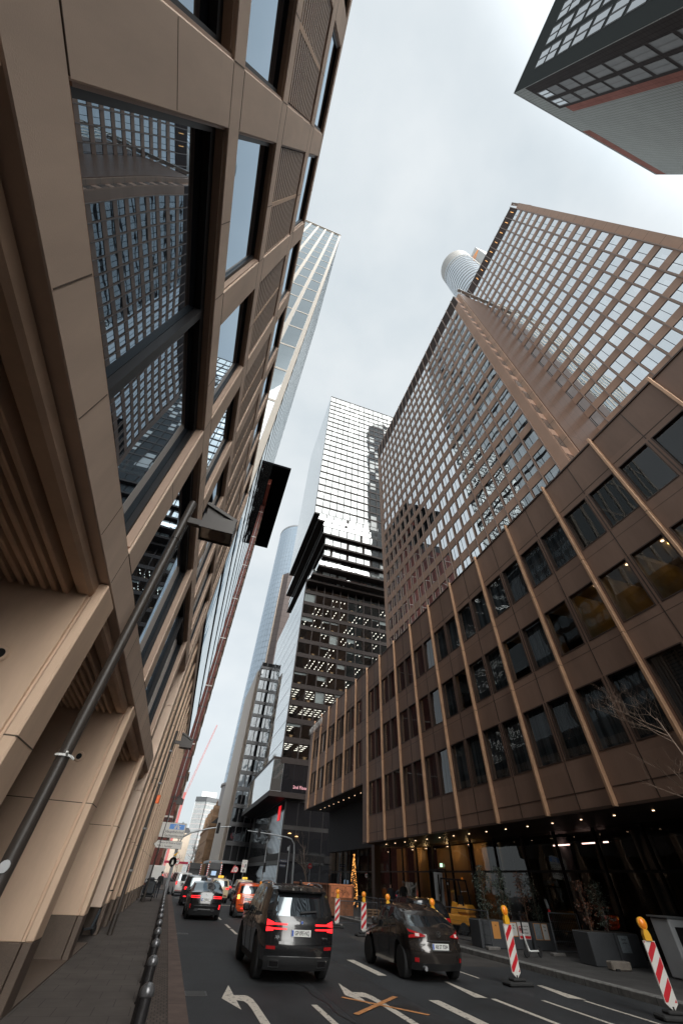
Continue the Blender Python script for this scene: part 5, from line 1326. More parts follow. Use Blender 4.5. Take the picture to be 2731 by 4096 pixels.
# 11. refuse lorries
def refuse_lorry(label, loc, screen):
    t = thing('refuse_lorry', label, 'lorry', (0, 0, 0), 'refuse lorries working up the street')
    dk = mat('lorry_dark', (.05, .05, .052), .5, var=.2) if 'lorry_dark' not in bpy.data.materials else bpy.data.materials['lorry_dark']
    b = MB(); b.bbox(-1.2, 1.2, .5, 6.5, .9, 3.2, .08); b.obj('body', dk, t)
    b = MB(); b.prism([(-.3, .9), (.5, .9), (.5, 3.3), (.05, 3.3), (-.3, 2.2)], 'x', -1.22, -1.05); b.prism([(-.3, .9), (.5, .9), (.5, 3.3), (.05, 3.3), (-.3, 2.2)], 'x', 1.05, 1.22); b.box(-1.05, 1.05, .0, .5, 2.5, 3.3); b.box(-1.05, 1.05, .3, .5, .9, 2.5); b.box(-1.05, 1.05, -.2, .4, .9, 1.25); b.obj('tail_gate', dk, t)
    for sd in (-1, 1):
        MB().box(sd*.9-.18, sd*.9+.18, -.06, .0, .7, .88).obj('tail_light', lampred, t)
        w_ = MB()
        for k in range(8): w_.box(sd*1.135-.085, sd*1.135+.085, -.32+(.045*max(0, k-4)), -.30+(.045*max(0, k-4)), 1.0+.27*k, 1.0+.27*k+.135, 0); w_.box(sd*1.135-.085, sd*1.135+.085, -.32+(.045*max(0, k-4)), -.30+(.045*max(0, k-4)), 1.135+.27*k, 1.27+.27*k, 1)
        w_.obj('warning_stripe', [M['red'], M['white']], t)
        MB().lathe([(0, .16), (.08, .12), (.09, 0)], (sd*1.0, .3, 3.32), 10).obj('beacon', M['orange'], t)
    if screen: MB().box(-.42, .42, -.04, -.01, 1.75, 2.3).obj('rear_panel', mat('pale_blue_panel', (.40, .55, .75), .4, var=.1, emit=(.5, .7, 1), estr=.15), t)
    b = MB(); b.bbox(-1.15, 1.15, 6.6, 8.4, .6, 3.0, .15); b.obj('cab', mat('lorry_orange', (.6, .2, .04), .4, var=.1) if 'lorry_orange' not in bpy.data.materials else bpy.data.materials['lorry_orange'], t)
    for wy in (1.6, 2.9, 7.4):
        for sd in (-1, 1): make_wheel(t, sd*1.02, wy, .48, .3, sd)
    place(t, loc)
refuse_lorry('refuse lorry with a pale screen and striped tailgate behind the taxis', (7.6, 92, 0), True)
refuse_lorry('refuse lorry on the left of the pair, without a screen', (4.75, 104, 0), False)
# ------------------------------------------------------------------ street furniture
ORD = ['nearest', 'second', 'third', 'fourth', 'fifth', 'sixth', 'seventh', 'eighth', 'ninth', 'tenth', 'eleventh', 'twelfth', 'thirteenth', 'fourteenth', 'fifteenth', 'sixteenth', 'seventeenth', 'eighteenth', 'nineteenth', 'twentieth', 'twenty-first', 'twenty-second', 'twenty-third', 'twenty-fourth', 'twenty-fifth', 'twenty-sixth', 'twenty-seventh', 'twenty-eighth']
# kerb-side bollards
bl = thing('bollard', 'dark round-topped bollard at the left kerb, the nearest in its row', 'bollard', (0, 0, 0), 'bollards along the left kerb')
bol_m = mat('bollard_paint', (.028, .026, .027), .38, metal=.3, var=.2, scale=12)
MB().lathe([(.085, 0), (.085, .03), (.066, .05), (.062, .80), (.062, .86)], (0, 0, .04), 18).obj('post', bol_m, bl, smooth=35)
MB().lathe([(.062, .86), (.074, .87), (.074, .90), (.066, .925), (.04, .945), (0, .955)], (0, 0, .04), 18).obj('cap', mat('worn_cap', (.16, .16, .165), .3, metal=.6, var=.3, scale=30), bl, smooth=50)
ys_ = [6.45, 8.3, 10.15, 12.03, 13.95, 16.0, 18.15, 20.3, 22.5, 24.8]+[27+2.2*k for k in range(13)]
for i, y in enumerate(ys_):
    if i == 0: bl.location = (.12, y, 0)
    else: dup(bl, (.12+.0004*y, y, 0), label='dark round-topped bollard at the left kerb, %s in its row from the camera' % ORD[i])
# street lamps with triangular lantern fins
def street_lamp(label, x, y, ground):
    t = thing('street_lamp', label, 'street lamp', (0, 0, 0), 'bronze street lamps on the left pavement')
    pm_ = M['pole']
    MB().tube([(0, 0, 0), (0, 0, .55), (0, 0, .56), (0, 0, 5.9)], [.10, .10, .074, .060], 18).obj('post', pm_, t, smooth=35)
    MB().tube([(0, 0, 5.85), (0, 0, 6.8)], [.070, .070], 18).obj('sleeve', pm_, t, smooth=35)
    MB().bbox(.06, .36, -.05, .05, 6.26, 6.40, .008).obj('arm', pm_, t)
    h = MB(); z0, z1 = 6.12, 6.42; xa, xb = .32, .92; w = .20
    h.box(xa, xb, -w, -w+.02, z0, z1); h.box(xa, xb, w-.02, w, z0, z1); h.box(xa, xa+.02, -w+.02, w-.02, z0, z1); h.box(xb-.02, xb, -w+.02, w-.02, z0, z1); h.box(xa, xb, -w, w, z1, z1+.02); hd = h.obj('lantern', pm_, t)
    MB().box(xa+.03, xb-.03, -w+.03, w-.03, z0+.03, z0+.04).obj('lamp_glass', mat('lamp_glass', (.20, .16, .12), .15, var=.2, spec=.8) if 'lamp_glass' not in bpy.data.materials else bpy.data.materials['lamp_glass'], hd)
    MB().lathe([(.0, .0), (.16, .0), (.15, .02), (0, .03)], ((xa+xb)/2+.03, 0, z0+.015), 20).obj('reflector', M['bronze'], hd)
    f = MB(); f.prism([(xa-.04, z1+.30), (xa+.0, z1+.34), (xb+.01, z1+.06), (xb, z1+.022), (xb-.06, z1+.022), (xa-.02, z1+.27)], 'y', -w, w); f.prism([(xa-.02, z1+.022), (xa+.02, z1+.022), (xa+.01, z1+.26), (xa-.03, z1+.29)], 'y', -w*.2, w*.2); f.obj('fin', pm_, t)
    for yy in (-w*.75, w*.75): MB().prism([(xa+.03, z1+.022), (xb-.1, z1+.022), (xa, z1+.26)], 'y', yy-.004, yy+.004).obj('side_fin', pm_, t)
    return t
l1 = street_lamp('bronze street lamp nearest the camera, rising past the big dark window', -1.45, 5.5, .045)
tie = MB()
for k in range(16): a, b = 2*PI*k/16, 2*PI*(k+1)/16; tie.bar((.082*math.cos(a), .082*math.sin(a), 2.6), (.082*math.cos(b), .082*math.sin(b), 2.6), .02)
tie.bar((.08, -.02, 2.6), (.13, -.08, 2.57), .018); tie.bar((.05, -.07, 2.6), (.05, -.14, 2.62), .018); tie.obj('cable_tie', M['white'], l1)
MB().lathe([(0, -.090), (.045, -.089), (.045, -.07)], (0, 0, 1.72), 12, 0, 'y').obj('sticker', M['lgrey'], l1)
place(l1, (-1.45, 5.5, .045))
l2 = street_lamp('bronze street lamp with a small orange box on its post, second along the arcade', -1.48, 22.6, .045)
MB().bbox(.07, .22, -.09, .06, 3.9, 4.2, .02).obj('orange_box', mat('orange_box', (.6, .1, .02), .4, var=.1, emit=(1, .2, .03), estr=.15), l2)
for z in (1.7, 3.0, 4.6, 5.9): MB().lathe([(.085, 0), (.092, .01), (.092, .05), (.085, .06)], (0, 0, z), 14).obj('clamp', M['steel'], l2)
place(l2, (-1.48, 22.6, .045))
place(street_lamp('bronze street lamp furthest along the left pavement, above the direction sign', -1.32, 45, .045), (-1.32, 45, .045))
# direction signs on their post
t = thing('direction_sign', 'white direction signs on a post with motorway symbol and museum pointer', 'road sign', (.1, 45, 0))
MB().tube([(.1, 45.06, 0), (.1, 45.06, 5.0)], .05, 10).obj('post', M['steel'], t, smooth=True)
sgm = mat('sign_white', (.66, .64, .60), .45, var=.05)
def plate(pts, y, m, rim, name='sign_panel'):
    b = MB(); b.prism(pts, 'y', y, y+.03, 1); cx = sum(p[0] for p in pts)/len(pts); cz = sum(p[1] for p in pts)/len(pts)
    b.poly([(cx+(p[0]-cx)*.965, y-.003, cz+(p[1]-cz)*.93) for p in pts], 0); return b.obj(name, [m, rim], t)
p1 = plate([(-1.66, 3.88), (.46, 3.88), (.46, 4.90), (-1.66, 4.90)], 44.95, sgm, blacki)
MB().poly([(-1.635, 44.946, 3.90), (.435, 44.946, 3.90), (.435, 44.946, 4.88), (-1.635, 44.946, 4.88)]).obj('sign_face', sgm, p1)
text('sign_text', 'Hauptbahnhof', .27, face_my(-.42, 44.942, 4.28), blacki, p1, .001); text('sign_text', 'Sachsenhausen', .27, face_my(-.38, 44.942, 4.03), blacki, p1, .001)
MB().poly([(-.95, 44.942, 4.46), (.32, 44.942, 4.46), (.32, 44.942, 4.80), (-.95, 44.942, 4.80)]).obj('motorway_panel', mat('sign_blue', (.08, .27, .70), .4, var=.03), p1)
mw = MB(); mw.poly([(-.58, 44.938, 4.49), (-.36, 44.938, 4.49), (-.33, 44.938, 4.77), (-.40, 44.938, 4.77)]); mw.poly([(-.26, 44.938, 4.49), (-.04, 44.938, 4.49), (-.22, 44.938, 4.77), (-.29, 44.938, 4.77)]); mw.poly([(-.62, 44.938, 4.66), (0, 44.938, 4.66), (0, 44.938, 4.69), (-.62, 44.938, 4.69)]); mw.obj('motorway_symbol', sgm, p1)
ar = MB(); ar.bar((-1.42, 44.94, 4.22), (-1.08, 44.94, 4.22), .05, .004); ar.bar((-1.42, 44.94, 4.22), (-1.25, 44.94, 4.40), .05, .004); ar.bar((-1.42, 44.94, 4.22), (-1.25, 44.94, 4.04), .05, .004); ar.obj('arrow', blacki, p1)
p2 = plate([(-1.84, 3.43), (-1.58, 3.20), (.5, 3.20), (.5, 3.70), (-1.58, 3.70)], 44.95, sgm, blacki)
MB().poly([(-1.80, 44.946, 3.43), (-1.565, 44.946, 3.22), (.48, 44.946, 3.22), (.48, 44.946, 3.68), (-1.565, 44.946, 3.68)]).obj('sign_face', sgm, p2)
text('sign_text', 'Museum für Moderne Kunst', .19, face_my(-.55, 44.942, 3.56), blacki, p2, .001, sx=.85); text('sign_text', 'MMK 2. Taunustor', .19, face_my(-.9, 44.942, 3.34), blacki, p2, .001, sx=.85)
t = thing('yellow_sign', 'small yellow sign edge below the museum pointer', 'road sign', (.2, 45, 2.7)); MB().prism([(.05, 2.85), (.45, 3.1), (.2, 2.75)], 'y', 44.96, 44.98).obj('sign_panel', M['yellow'], t)
t = thing('blue_path_sign', 'round blue footpath sign on the direction sign post', 'road sign', (.1, 45, 2.4))
MB().lathe([(0, -.012), (.30, -.012), (.30, .012), (0, .012)], (.12, 44.93, 2.42), 28, 0, 'y').obj('sign_panel', bpy.data.materials['sign_blue'], t); MB().lathe([(.275, -.014), (.30, -.014)], (.12, 44.93, 2.42), 28, 0, 'y').obj('rim', sgm, t)
f = MB(); f.lathe([(0, -.015), (.045, -.015)], (.12, 44.93, 2.58), 12, 0, 'y'); f.poly([(.06, 44.913, 2.52), (.18, 44.913, 2.52), (.2, 44.913, 2.25), (.05, 44.913, 2.25)]); f.obj('pictogram', sgm, t)
# warning beacons
def beacon(label):
    t = thing('warning_beacon', label, 'warning beacon', (0, 0, 0), 'red and white warning beacons along the roadworks')
    b = MB(); b.bbox(-.42, .42, -.20, .20, 0, .09, .03); b.bbox(-.22, .22, -.13, .13, .09, .15, .02); b.obj('rubber_foot', M['rubber'], t)
    pn = MB(); W, z0, z1 = .145, .17, 1.17
    rim = [(-W, z0+.07), (0, z0-.04), (W, z0+.07), (W, z1), (-W, z1)]; pn.prism(rim, 'y', -.02, .02, 1)
    for sy in (-.0225, .0225):
        # slanted bands clipped to the face
        x0, x1 = -W+.012, W-.012; zb, zt = z0+.085, z1-.012; per = .31; k = -2
        pn.poly([(x0, sy*.98, zb), (x1, sy*.98, zb), (x1, sy*.98, zt), (x0, sy*.98, zt)], 1)
        while zb+k*per < zt+.3:
            a = zb+k*per-.06; q = [(x0, a), (x1, a+.27), (x1, a+.27+per*.5), (x0, a+per*.5)]
            def clip(P, zc, lo):
                out = []
                for i in range(len(P)):
                    p, r = P[i], P[(i+1) % len(P)]; ip = (p[1] >= zc) if lo else (p[1] <= zc); ir = (r[1] >= zc) if lo else (r[1] <= zc)
                    if ip: out.append(p)
                    if ip != ir: s = (zc-p[1])/(r[1]-p[1]); out.append((p[0]+(r[0]-p[0])*s, zc))
                return out
            q = clip(q, zb, True)
            if q: q = clip(q, zt, False)
            if len(q) > 2: pn.poly([(x, sy, z) for x, z in q], 0)
            k += 1
    pn.obj('striped_panel', [M['red'], sgm], t)
    MB().tube([(0, 0, .14), (0, 0, .2)], .03, 8).obj('stem', M['black'], t)
    c = MB(); c.prism([(-.085, 1.17), (.085, 1.17), (.085, 1.27), (.055, 1.35), (-.055, 1.35), (-.085, 1.27)], 'y', -.05, .05); hd = c.obj('lamp_case', M['yellow'], t)
    MB().lathe([(0, -.075), (.06, -.068), (.092, -.04), (.10, -.012), (.10, .012), (.092, .04), (.06, .068), (0, .075)], (0, 0, 1.455), 20, 0, 'y').obj('lens', M['orange'], hd, smooth=True)
    r = MB()
    for k in range(20): a, b_ = 2*PI*k/20, 2*PI*(k+1)/20; r.bar((.104*math.cos(a), 0, 1.455+.104*math.sin(a)), (.104*math.cos(b_), 0, 1.455+.104*math.sin(b_)), .016, .05, up=(0, 1, 0))
    r.obj('lens_ring', M['yellow'], hd); return t
bk0 = beacon('red and white warning beacon at the lower right edge, nearest the camera'); place(bk0, (11.72, 10.62, 0), -.25)
spots = [(10.33, 14.3, .05, 'red and white warning beacon between the brown hatchback and the white scooter'), (10.2, 18.7, .1, 'red and white warning beacon whose lamp shows behind the hatchback roof on the right'), (10.2, 23.0, -.05, 'red and white warning beacon just left of the parked black car'), (10.15, 26.0, .05, 'red and white warning beacon at the front wing of the brown hatchback'), (10.1, 30.2, 0, 'red and white warning beacon in front of the rusty graffiti skip')]
for i, y in enumerate((34.9, 40.5, 44.7, 49.8, 53.2, 58.0)): spots.append((10.2, y, 0, 'red and white warning beacon peeping over the black car roof, %s of six going away' % ['first', 'second', 'third', 'fourth', 'fifth', 'last'][i]))
for x, y, rz, lab in spots: dup(bk0, (x, y, 0), rz, lab)
# mesh site fences
fm_ = mat('fence_tube', (.10, .105, .115), .4, metal=.6, var=.1)
def fence(p, q, h, label, z0=.14):
    t = thing('site_fence', label, 'fence', (p[0], p[1], z0), 'mesh site fences around the roadworks')
    p, q = V3((p[0], p[1], 0)), V3((q[0], q[1], 0)); d = q-p; L_ = d.length; U = lambda s, z: p+d*s+V3((0, 0, z0+z))
    f = MB(); f.tube([U(0, .0), U(0, h)], .021, 8); f.tube([U(1, 0), U(1, h)], .021, 8); f.tube([U(0, h), U(1, h)], .021, 8); f.tube([U(0, .14), U(1, .14)], .018, 8); f.obj('frame', fm_, t)
    g = MB(); n = int(L_/.09)
    for k in range(1, n): g.bar(U(k/n, .14), U(k/n, h), .006)
    for z in (.4, .7, .95): g.bar(U(0, z), U(1, z), .007) if z < h else None
    g.obj('mesh_infill', fm_, t)
    for s in (0, 1): MB().bbox(U(s, 0).x-.3, U(s, 0).x+.3, U(s, 0).y-.11, U(s, 0).y+.11, z0-.13 if z0 > .1 and p.x < 12.8 else z0, z0+.10, .02).obj('foot', mat('concrete_foot', (.16, .15, .14), .9, var=.2) if 'concrete_foot' not in bpy.data.materials else bpy.data.materials['concrete_foot'], t)
fence((13.9, 20.5), (13.5, 24.2), 1.1, 'mesh site fence beside the first dark planter'); fence((13.45, 24.4), (13.4, 27.9), 1.1, 'mesh site fence in front of the forklift')
fence((13.4, 28.1), (13.4, 31.6), 1.1, 'mesh site fence left of the forklift by the wooden pallets'); fence((10.55, 31.4), (13.3, 31.7), 1.05, 'mesh site fence across the closed lane in front of the rusty skip', .0); fence((13.4, 31.9), (13.4, 35.4), 1.1, 'mesh site fence beside the rusty skip')
fence((16.0, 19.1), (17.5, 19.1), 1.2, 'short mesh site fence between the two rows of planters')
# planters with notices and shrubs
pl_m = mat('planter_grey', (.052, .055, .06), .55, var=.15, scale=2)
def planter(x0, x1, y0, y1, label, zt=.97, z0=.145):
    t = thing('planter', label, 'planter', ((x0+x1)/2, y0, z0), 'dark grey planters under the overhang')
    b = MB(); b.bbox(x0, x1, y0, y1, z0, zt, .02); b.obj('box', pl_m, t); MB().box(x0+.05, x1-.05, y0+.05, y1-.05, zt, zt+.012).obj('soil', mat('soil', (.03, .022, .015), .95, var=.3) if 'soil' not in bpy.data.materials else bpy.data.materials['soil'], t); return t
planter(13.72, 15.05, 21.0, 21.8, 'dark grey planter at the left end of the row, behind the white scooter beacon'); planter(15.09, 16.25, 20.9, 21.7, 'dark grey planter carrying the red-barred notice behind the white scooter'); planter(16.29, 17.5, 20.8, 21.6, 'dark grey planter with the orange-framed notices, right end of the row')
planter(15.5, 16.7, 16.6, 17.4, 'dark grey planter left of the small grey notice near the right edge'); planter(16.74, 17.9, 16.6, 17.4, 'dark grey planter carrying the small grey notice near the right edge')
planter(17.3, 18.5, 43.5, 44.2, 'dark grey planter beside the entrance by the fairy-lit conifer')
def notice(name, label, x, z, y, w, h, face, frame, lines, bar=None):
    t = thing(name, label, 'notice', (x, y, z), 'notices on the planters')
    MB().box(x-w/2, x+w/2, y-.01, y, z-h/2, z+h/2).obj('board', frame, t); f = MB(); f.poly([(x-w/2+.02, y-.013, z-h/2+.02), (x+w/2-.02, y-.013, z-h/2+.02), (x+w/2-.02, y-.013, z+h/2-.02), (x-w/2+.02, y-.013, z+h/2-.02)]); fo = f.obj('sheet', face, t)
    if bar: MB().poly([(x-w/2+.02, y-.015, z-h/2+.02), (x+w/2-.02, y-.015, z-h/2+.02), (x+w/2-.02, y-.015, z-h/2+.10), (x-w/2+.02, y-.015, z-h/2+.10)]).obj('red_bar', M['red'], fo)
    for i, s in enumerate(lines): text('notice_text', s, h*.17, face_my(x+(w*.12 if bar else 0), y-.015, z+h*.28-h*.2*i), blacki, fo, .001, sx=.8)
    return t
obord = mat('orange_board', (.55, .24, .06), .6, var=.1); sheet = mat('paper', (.55, .54, .52), .7, var=.08); shg = mat('grey_paper', (.20, .23, .25), .7, var=.25, scale=12)
n_ = notice('site_notice', 'white notice with a no-entry hand symbol and red bar on the middle planter', 15.95, .70, 20.9, .62, .50, sheet, sheet, ['Betreten der', 'Baustelle', 'verboten'], True)
r = MB()
for k in range(18): a, b = 2*PI*k/18, 2*PI*(k+1)/18; r.bar((15.75+.085*math.cos(a), 20.884, .74+.085*math.sin(a)), (15.75+.085*math.cos(b), 20.884, .74+.085*math.sin(b)), .022, .003, up=(0, 1, 0))
r.bar((15.69, 20.884, .80), (15.81, 20.884, .68), .022, .003, up=(0, 1, 0)); r.obj('no_entry_ring', M['red'], n_); MB().lathe([(0, -.002), (.05, -.002), (.05, 0)], (15.75, 20.886, .74), 12, 0, 'y').obj('hand_symbol', blacki, n_)
notice('site_notice', 'orange-edged white notice left of the no-entry notice', 15.42, .73, 20.9, .34, .42, sheet, obord, ['Info', 'Bau'], None)
notice('site_notice', 'orange-framed notice with a grey plan on the right planter', 16.62, .70, 20.8, .38, .5, shg, obord, [], None)
notice('site_notice', 'orange-edged white notice at the right end of the right planter', 17.02, .70, 20.8, .32, .5, sheet, obord, ['Plan', 'Info'], None)
notice('site_notice', 'orange notice half hidden behind the beacon on the left planter', 14.55, .68, 21.0, .36, .5, obord, obord, ['Info'], None)
notice('site_notice', 'grey no-entry notice on the far right planter', 17.1, .70, 16.6, .46, .42, shg, shg, ['Betreten', 'verboten'], None)
# leafy shrubs
def shrub(name, label, x, y, z, h, w, n, cols, seed, shape=lambda t: 1.0, group=None, leaf=.075):
    t = thing(name, label, 'shrub', (x, y, z), group); rr = random.Random(seed)
    mb = MB(); st = MB(); st.tube([(x, y, z), (x+.03, y, z+h*.5), (x, y+.02, z+h*.92)], [.03, .02, .006], 6)
    for k in range(26):
        a, zz = rr.random()*6.28, z+h*(.12+.8*rr.random()); r_ = w*.8*shape((zz-z)/h)*rr.random()
        st.tube([(x, y, zz-.12), (x+r_*.6*math.cos(a), y+r_*.6*math.sin(a), zz), (x+r_*math.cos(a), y+r_*math.sin(a), zz+.1)], [.012, .007, .003], 4)
    cl = [(rr.random()*6.28, rr.random()**.6, .08+.92*rr.random()) for _ in range(46)]
    for k in range(n):
        a, q, tt = cl[rr.randrange(len(cl))]; tt = min(1, max(.03, tt+rr.gauss(0, .045))); rad = w*shape(tt)*q
        p = V3((x+rad*math.cos(a)+rr.gauss(0, .07), y+rad*math.sin(a)+rr.gauss(0, .07), z+h*tt))
        u = V3((rr.gauss(0, 1), rr.gauss(0, 1), rr.gauss(-.3, .8))).normalized(); v = u.cross(V3((rr.gauss(0, 1), rr.gauss(0, 1), rr.gauss(0, 1)))).normalized(); L_ = leaf*(.6+rr.random()*.8)
        mb.poly([p, p+u*L_*.5+v*L_*.2, p+u*L_, p+u*L_*.5-v*L_*.2], rr.randrange(len(cols)))
    mb.obj('foliage', cols, t); st.obj('stem', bpy.data.materials['twig_bark'], t); return t
mat('twig_bark', (.10, .075, .055), .85, var=.3)
gl = [mat('leaf_olive', (.045, .06, .042), .55, var=.25), mat('leaf_pale', (.085, .10, .075), .5, var=.2), mat('leaf_deep', (.022, .032, .022), .6, var=.2)]
rl = [mat('leaf_rust', (.17, .06, .03), .6, var=.3), mat('leaf_brown', (.09, .045, .028), .6, var=.3)]
cyl = lambda t: (.55+.45*math.sin(PI*min(1, t*.9+.1)))
shrub('olive_shrub', 'bushy grey-green shrub in the left planter behind the scooter', 14.45, 21.4, .97, 1.75, .42, 1500, gl, 1, cyl, 'shrubs in the planters'); shrub('olive_shrub', 'taller grey-green shrub just right of the bushy one', 15.45, 21.35, .97, 1.75, .40, 1500, gl, 2, cyl, 'shrubs in the planters')
shrub('rusty_shrub', 'shrub with rust-brown leaves in the row of planters', 16.5, 21.2, .97, 1.6, .30, 700, rl, 3, cyl, 'shrubs in the planters'); shrub('olive_shrub', 'slim dark green shrub at the right of the rust-brown one', 17.1, 21.2, .97, 1.6, .28, 900, gl, 4, cyl, 'shrubs in the planters')
shrub('olive_shrub', 'dark green shrub in the right pair of planters', 16.9, 17.0, .97, 1.35, .32, 700, gl, 5, cyl, 'shrubs in the planters'); shrub('rusty_shrub', 'thin brown shrub in the right pair of planters', 16.1, 17.0, .97, 1.4, .26, 420, rl, 6, cyl, 'shrubs in the planters')
shrub('olive_shrub', 'dark evergreen bush by the entrance, left of the two people', 17.8, 43.9, .97, 1.5, .5, 900, gl, 7, cyl, 'shrubs in the planters')
cone = lambda t: max(.06, 1.05*(1-t))
xt = shrub('fairy_lit_conifer', 'slim conifer wrapped in golden fairy lights by the entrance', 18.7, 50.8, .145, 3.95, .42, 1300, [gl[2], gl[0]], 8, cone)
fl_ = MB(); rr = random.Random(4)
for k in range(240):
    tt = rr.random(); a = rr.random()*6.28; r_ = .46*cone(tt)+.03; p = V3((18.7+r_*math.cos(a), 50.8+r_*math.sin(a), .2+3.9*tt)); s_ = .017
    fl_.obox(p, (s_, 0, 0), (0, s_, 0), (0, 0, s_))
o = fl_.obj('fairy_lights', emis('fairy_light', (1, .42, .1), 2.0), xt); o['kind'] = 'stuff'
# bare trees
def bare_tree(name, label, base, h, spread, seed, levels=4, r0=.07, col='twig_bark', lean=(0, 0), group=None, first=.35):
    t = thing(name, label, 'tree', base, group); rr = random.Random(seed); tr, cr = MB(), MB(); base = V3(base)
    def grow(p, d, L_, r, lv):
        n = 4; pts = [p]; rs = [r]
        for k in range(n):
            d = (d+V3((rr.gauss(0, .10), rr.gauss(0, .10), rr.gauss(.03, .06)))).normalized(); p = p+d*L_/n; pts.append(p); rs.append(r*(1-.6*(k+1)/n))
        (tr if lv == 0 else cr).tube(pts, rs, 7 if lv == 0 else 4, cap=False)
        if lv >= levels: return
        for k in range([9, 5, 4, 3, 2][lv]):
            s = first+(1-first)*rr.random() if lv == 0 else .25+.75*rr.random(); i = min(n-1, int(s*n)); q = pts[i].lerp(pts[i+1], s*n-i)
            a = rr.random()*6.28; side = V3((math.cos(a), math.sin(a), rr.uniform(-.05, .5)))
            nd = (d*(.75 if lv else .35)+side*spread).normalized(); grow(q, nd, L_*rr.uniform(.42, .62) if lv else h*rr.uniform(.22, .38), max(.0022, rs[i]*.55), lv+1)
    grow(base, V3((lean[0], lean[1], 1)).normalized(), h, r0, 0)
    tr.obj('trunk', bpy.data.materials[col], t, smooth=True); cr.obj('crown', bpy.data.materials[col], t); return t
mat('pale_twig', (.28, .20, .15), .8, var=.2)
bare_tree('bare_tree', 'bare young tree reaching in at the right edge in front of the brown block', (15.0, 8.7, .145), 6.6, .75, 21, 4, .055, 'pale_twig', (.05, .12), first=.4)
bare_tree('bare_tree', 'bare slender street tree left of the no-entry sign', (19.2, 71.2, .145), 6.0, .42, 5, 3, .07, 'pale_twig', first=.3)
for i, (x, y, h) in enumerate(((9.4, 205, 9), (9.0, 228, 10), (8.6, 250, 9), (9.6, 282, 11), (4.6, 300, 9))):
    bare_tree('bare_tree', 'bare brown street tree before the sandstone house, %s one going away' % ['first', 'second', 'third', 'fourth', 'last'][i], (x, y, 0), h, .6, 40+i, 3, .16, 'twig_bark', group='bare trees far down the street', first=.3)
# skips
rust = mat('rusty_steel', (.17, .065, .028), .75, var=.5, scale=2.2, bump=.3, bscale=25, fine=14); orust = mat('orange_skip_paint', (.52, .17, .07), .55, var=.35, scale=2.5, fine=18)
def skip(label, x0, x1, y0, y1, h, face):
    t = thing('skip_container', label, 'skip', ((x0+x1)/2, y0, 0), 'steel skips in the roadworks')
    b = MB(); th = .06
    for a in ((x0, x1, y0, y0+th), (x0, x1, y1-th, y1), (x0, x0+th, y0+th, y1-th), (x1-th, x1, y0+th, y1-th)): b.box(*a, .12, h)
    b.box(x0+th, x1-th, y0+th, y1-th, .12, .2); b.obj('tub', rust, t)
    r = MB(); r.box(x0-.05, x1+.05, y0-.05, y0+.02, h, h+.09); r.box(x0-.05, x0+.02, y0+.02, y1, h, h+.09); r.box(x1-.02, x1+.05, y0+.02, y1, h, h+.09); r.obj('rim', face, t)
    f = MB()
    for k in range(5): f.box(x0-.04, x0, y0+.5+(y1-y0-.8)*k/4, y0+.6+(y1-y0-.8)*k/4, .15, h)
    f.box(x0-.05, x0, y0+.3, y1-.2, .8, .9); f.box(x0+.05, x0+.12, y0-.04, y0, .15, h); f.box(x1-.12, x1-.05, y0-.04, y0, .15, h); f.obj('rib', rust, t)
    MB().box(x0+.16, x1-.16, y0-.03, y0-.002, h-.62, h-.02).obj('end_panel', face, t)
    return t
t = skip('rusty steel skip with black graffiti on its orange end panel', 12.0, 14.0, 38.0, 42.6, 1.68, orust)
rr = random.Random(9); g = MB()
for k in range(16):
    p = V3((12.3+1.4*rr.random(), 37.965, 1.16+.4*rr.random())); pts = [p]
    for q in range(5): p = p+V3((rr.gauss(.02, .07), 0, rr.gauss(0, .09))); p.x = min(13.8, max(12.2, p.x)); p.z = min(1.62, max(1.1, p.z)); pts.append(p.copy())
    g.tube(pts, .008, 4)
g.obj('graffiti', blacki, t)
skip('plain orange skip behind the graffiti skip', 12.1, 13.7, 46.5, 50.0, 1.64, orust)
wood = mat('pallet_wood', (.30, .17, .08), .8, var=.3, scale=6)
def pallet(label, x, y, z, n):
    t = thing('pallet', label, 'pallet', (x, y, z), 'wooden pallets')
    for k in range(n):
        b = MB(); zz = z+.15*k
        for s in (0, .5, 1): b.box(x+s*1.0, x+s*1.0+.12, y, y+.9, zz+.02, zz+.11)
        for s in range(6): b.box(x, x+1.12, y+.15*s, y+.15*s+.1, zz+.112, zz+.135)
        b.box(x, x+1.12, y-.005, y+.1, zz, zz+.018); b.obj('pallet_deck', wood, t)
pallet('wooden pallets stacked behind the mesh fence by the skip', 14.3, 36.2, .145, 3); pallet('single wooden pallet lying near the forklift', 13.9, 29.8, .145, 1)
# forklift
t = thing('forklift', 'yellow and black forklift with raised mast behind the mesh fence', 'forklift', (0, 0, 0)); yel = mat('forklift_yellow', (.62, .27, .03), .4, var=.12, coat=.4)
b = MB(); b.bbox(-.55, .55, -1.1, .55, .35, .75, .05); b.bbox(-.55, .55, -1.15, -.45, .75, 1.15, .12); b.obj('chassis', yel, t)
b = MB(); b.prism([(-.5, .75), (-.05, .75), (-.25, 1.25), (-.5, 1.2)], 'x', -.5, -.40); b.obj('side_panel', yel, t); b = MB(); b.prism([(-.5, .75), (-.05, .75), (-.25, 1.25), (-.5, 1.2)], 'x', .40, .5); b.obj('side_panel', yel, t)
b = MB()
for sx in (-.5, .5): b.bar((sx, .5, .75), (sx, .35, 2.15), .07); b.bar((sx, .35, 2.15), (sx*.96, -.75, 2.12), .07); b.bar((sx*.96, -.75, 2.12), (sx*.96, -.9, 1.1), .07)
b.bar((-.5, .35, 2.15), (.5, .35, 2.15), .07); b.bar((-.48, -.75, 2.12), (.48, -.75, 2.12), .07)
for k in range(6): b.bar((-.4+.16*k, .35, 2.15), (-.4+.16*k, -.75, 2.12), .03)
b.obj('cab_frame', M['black'], t)
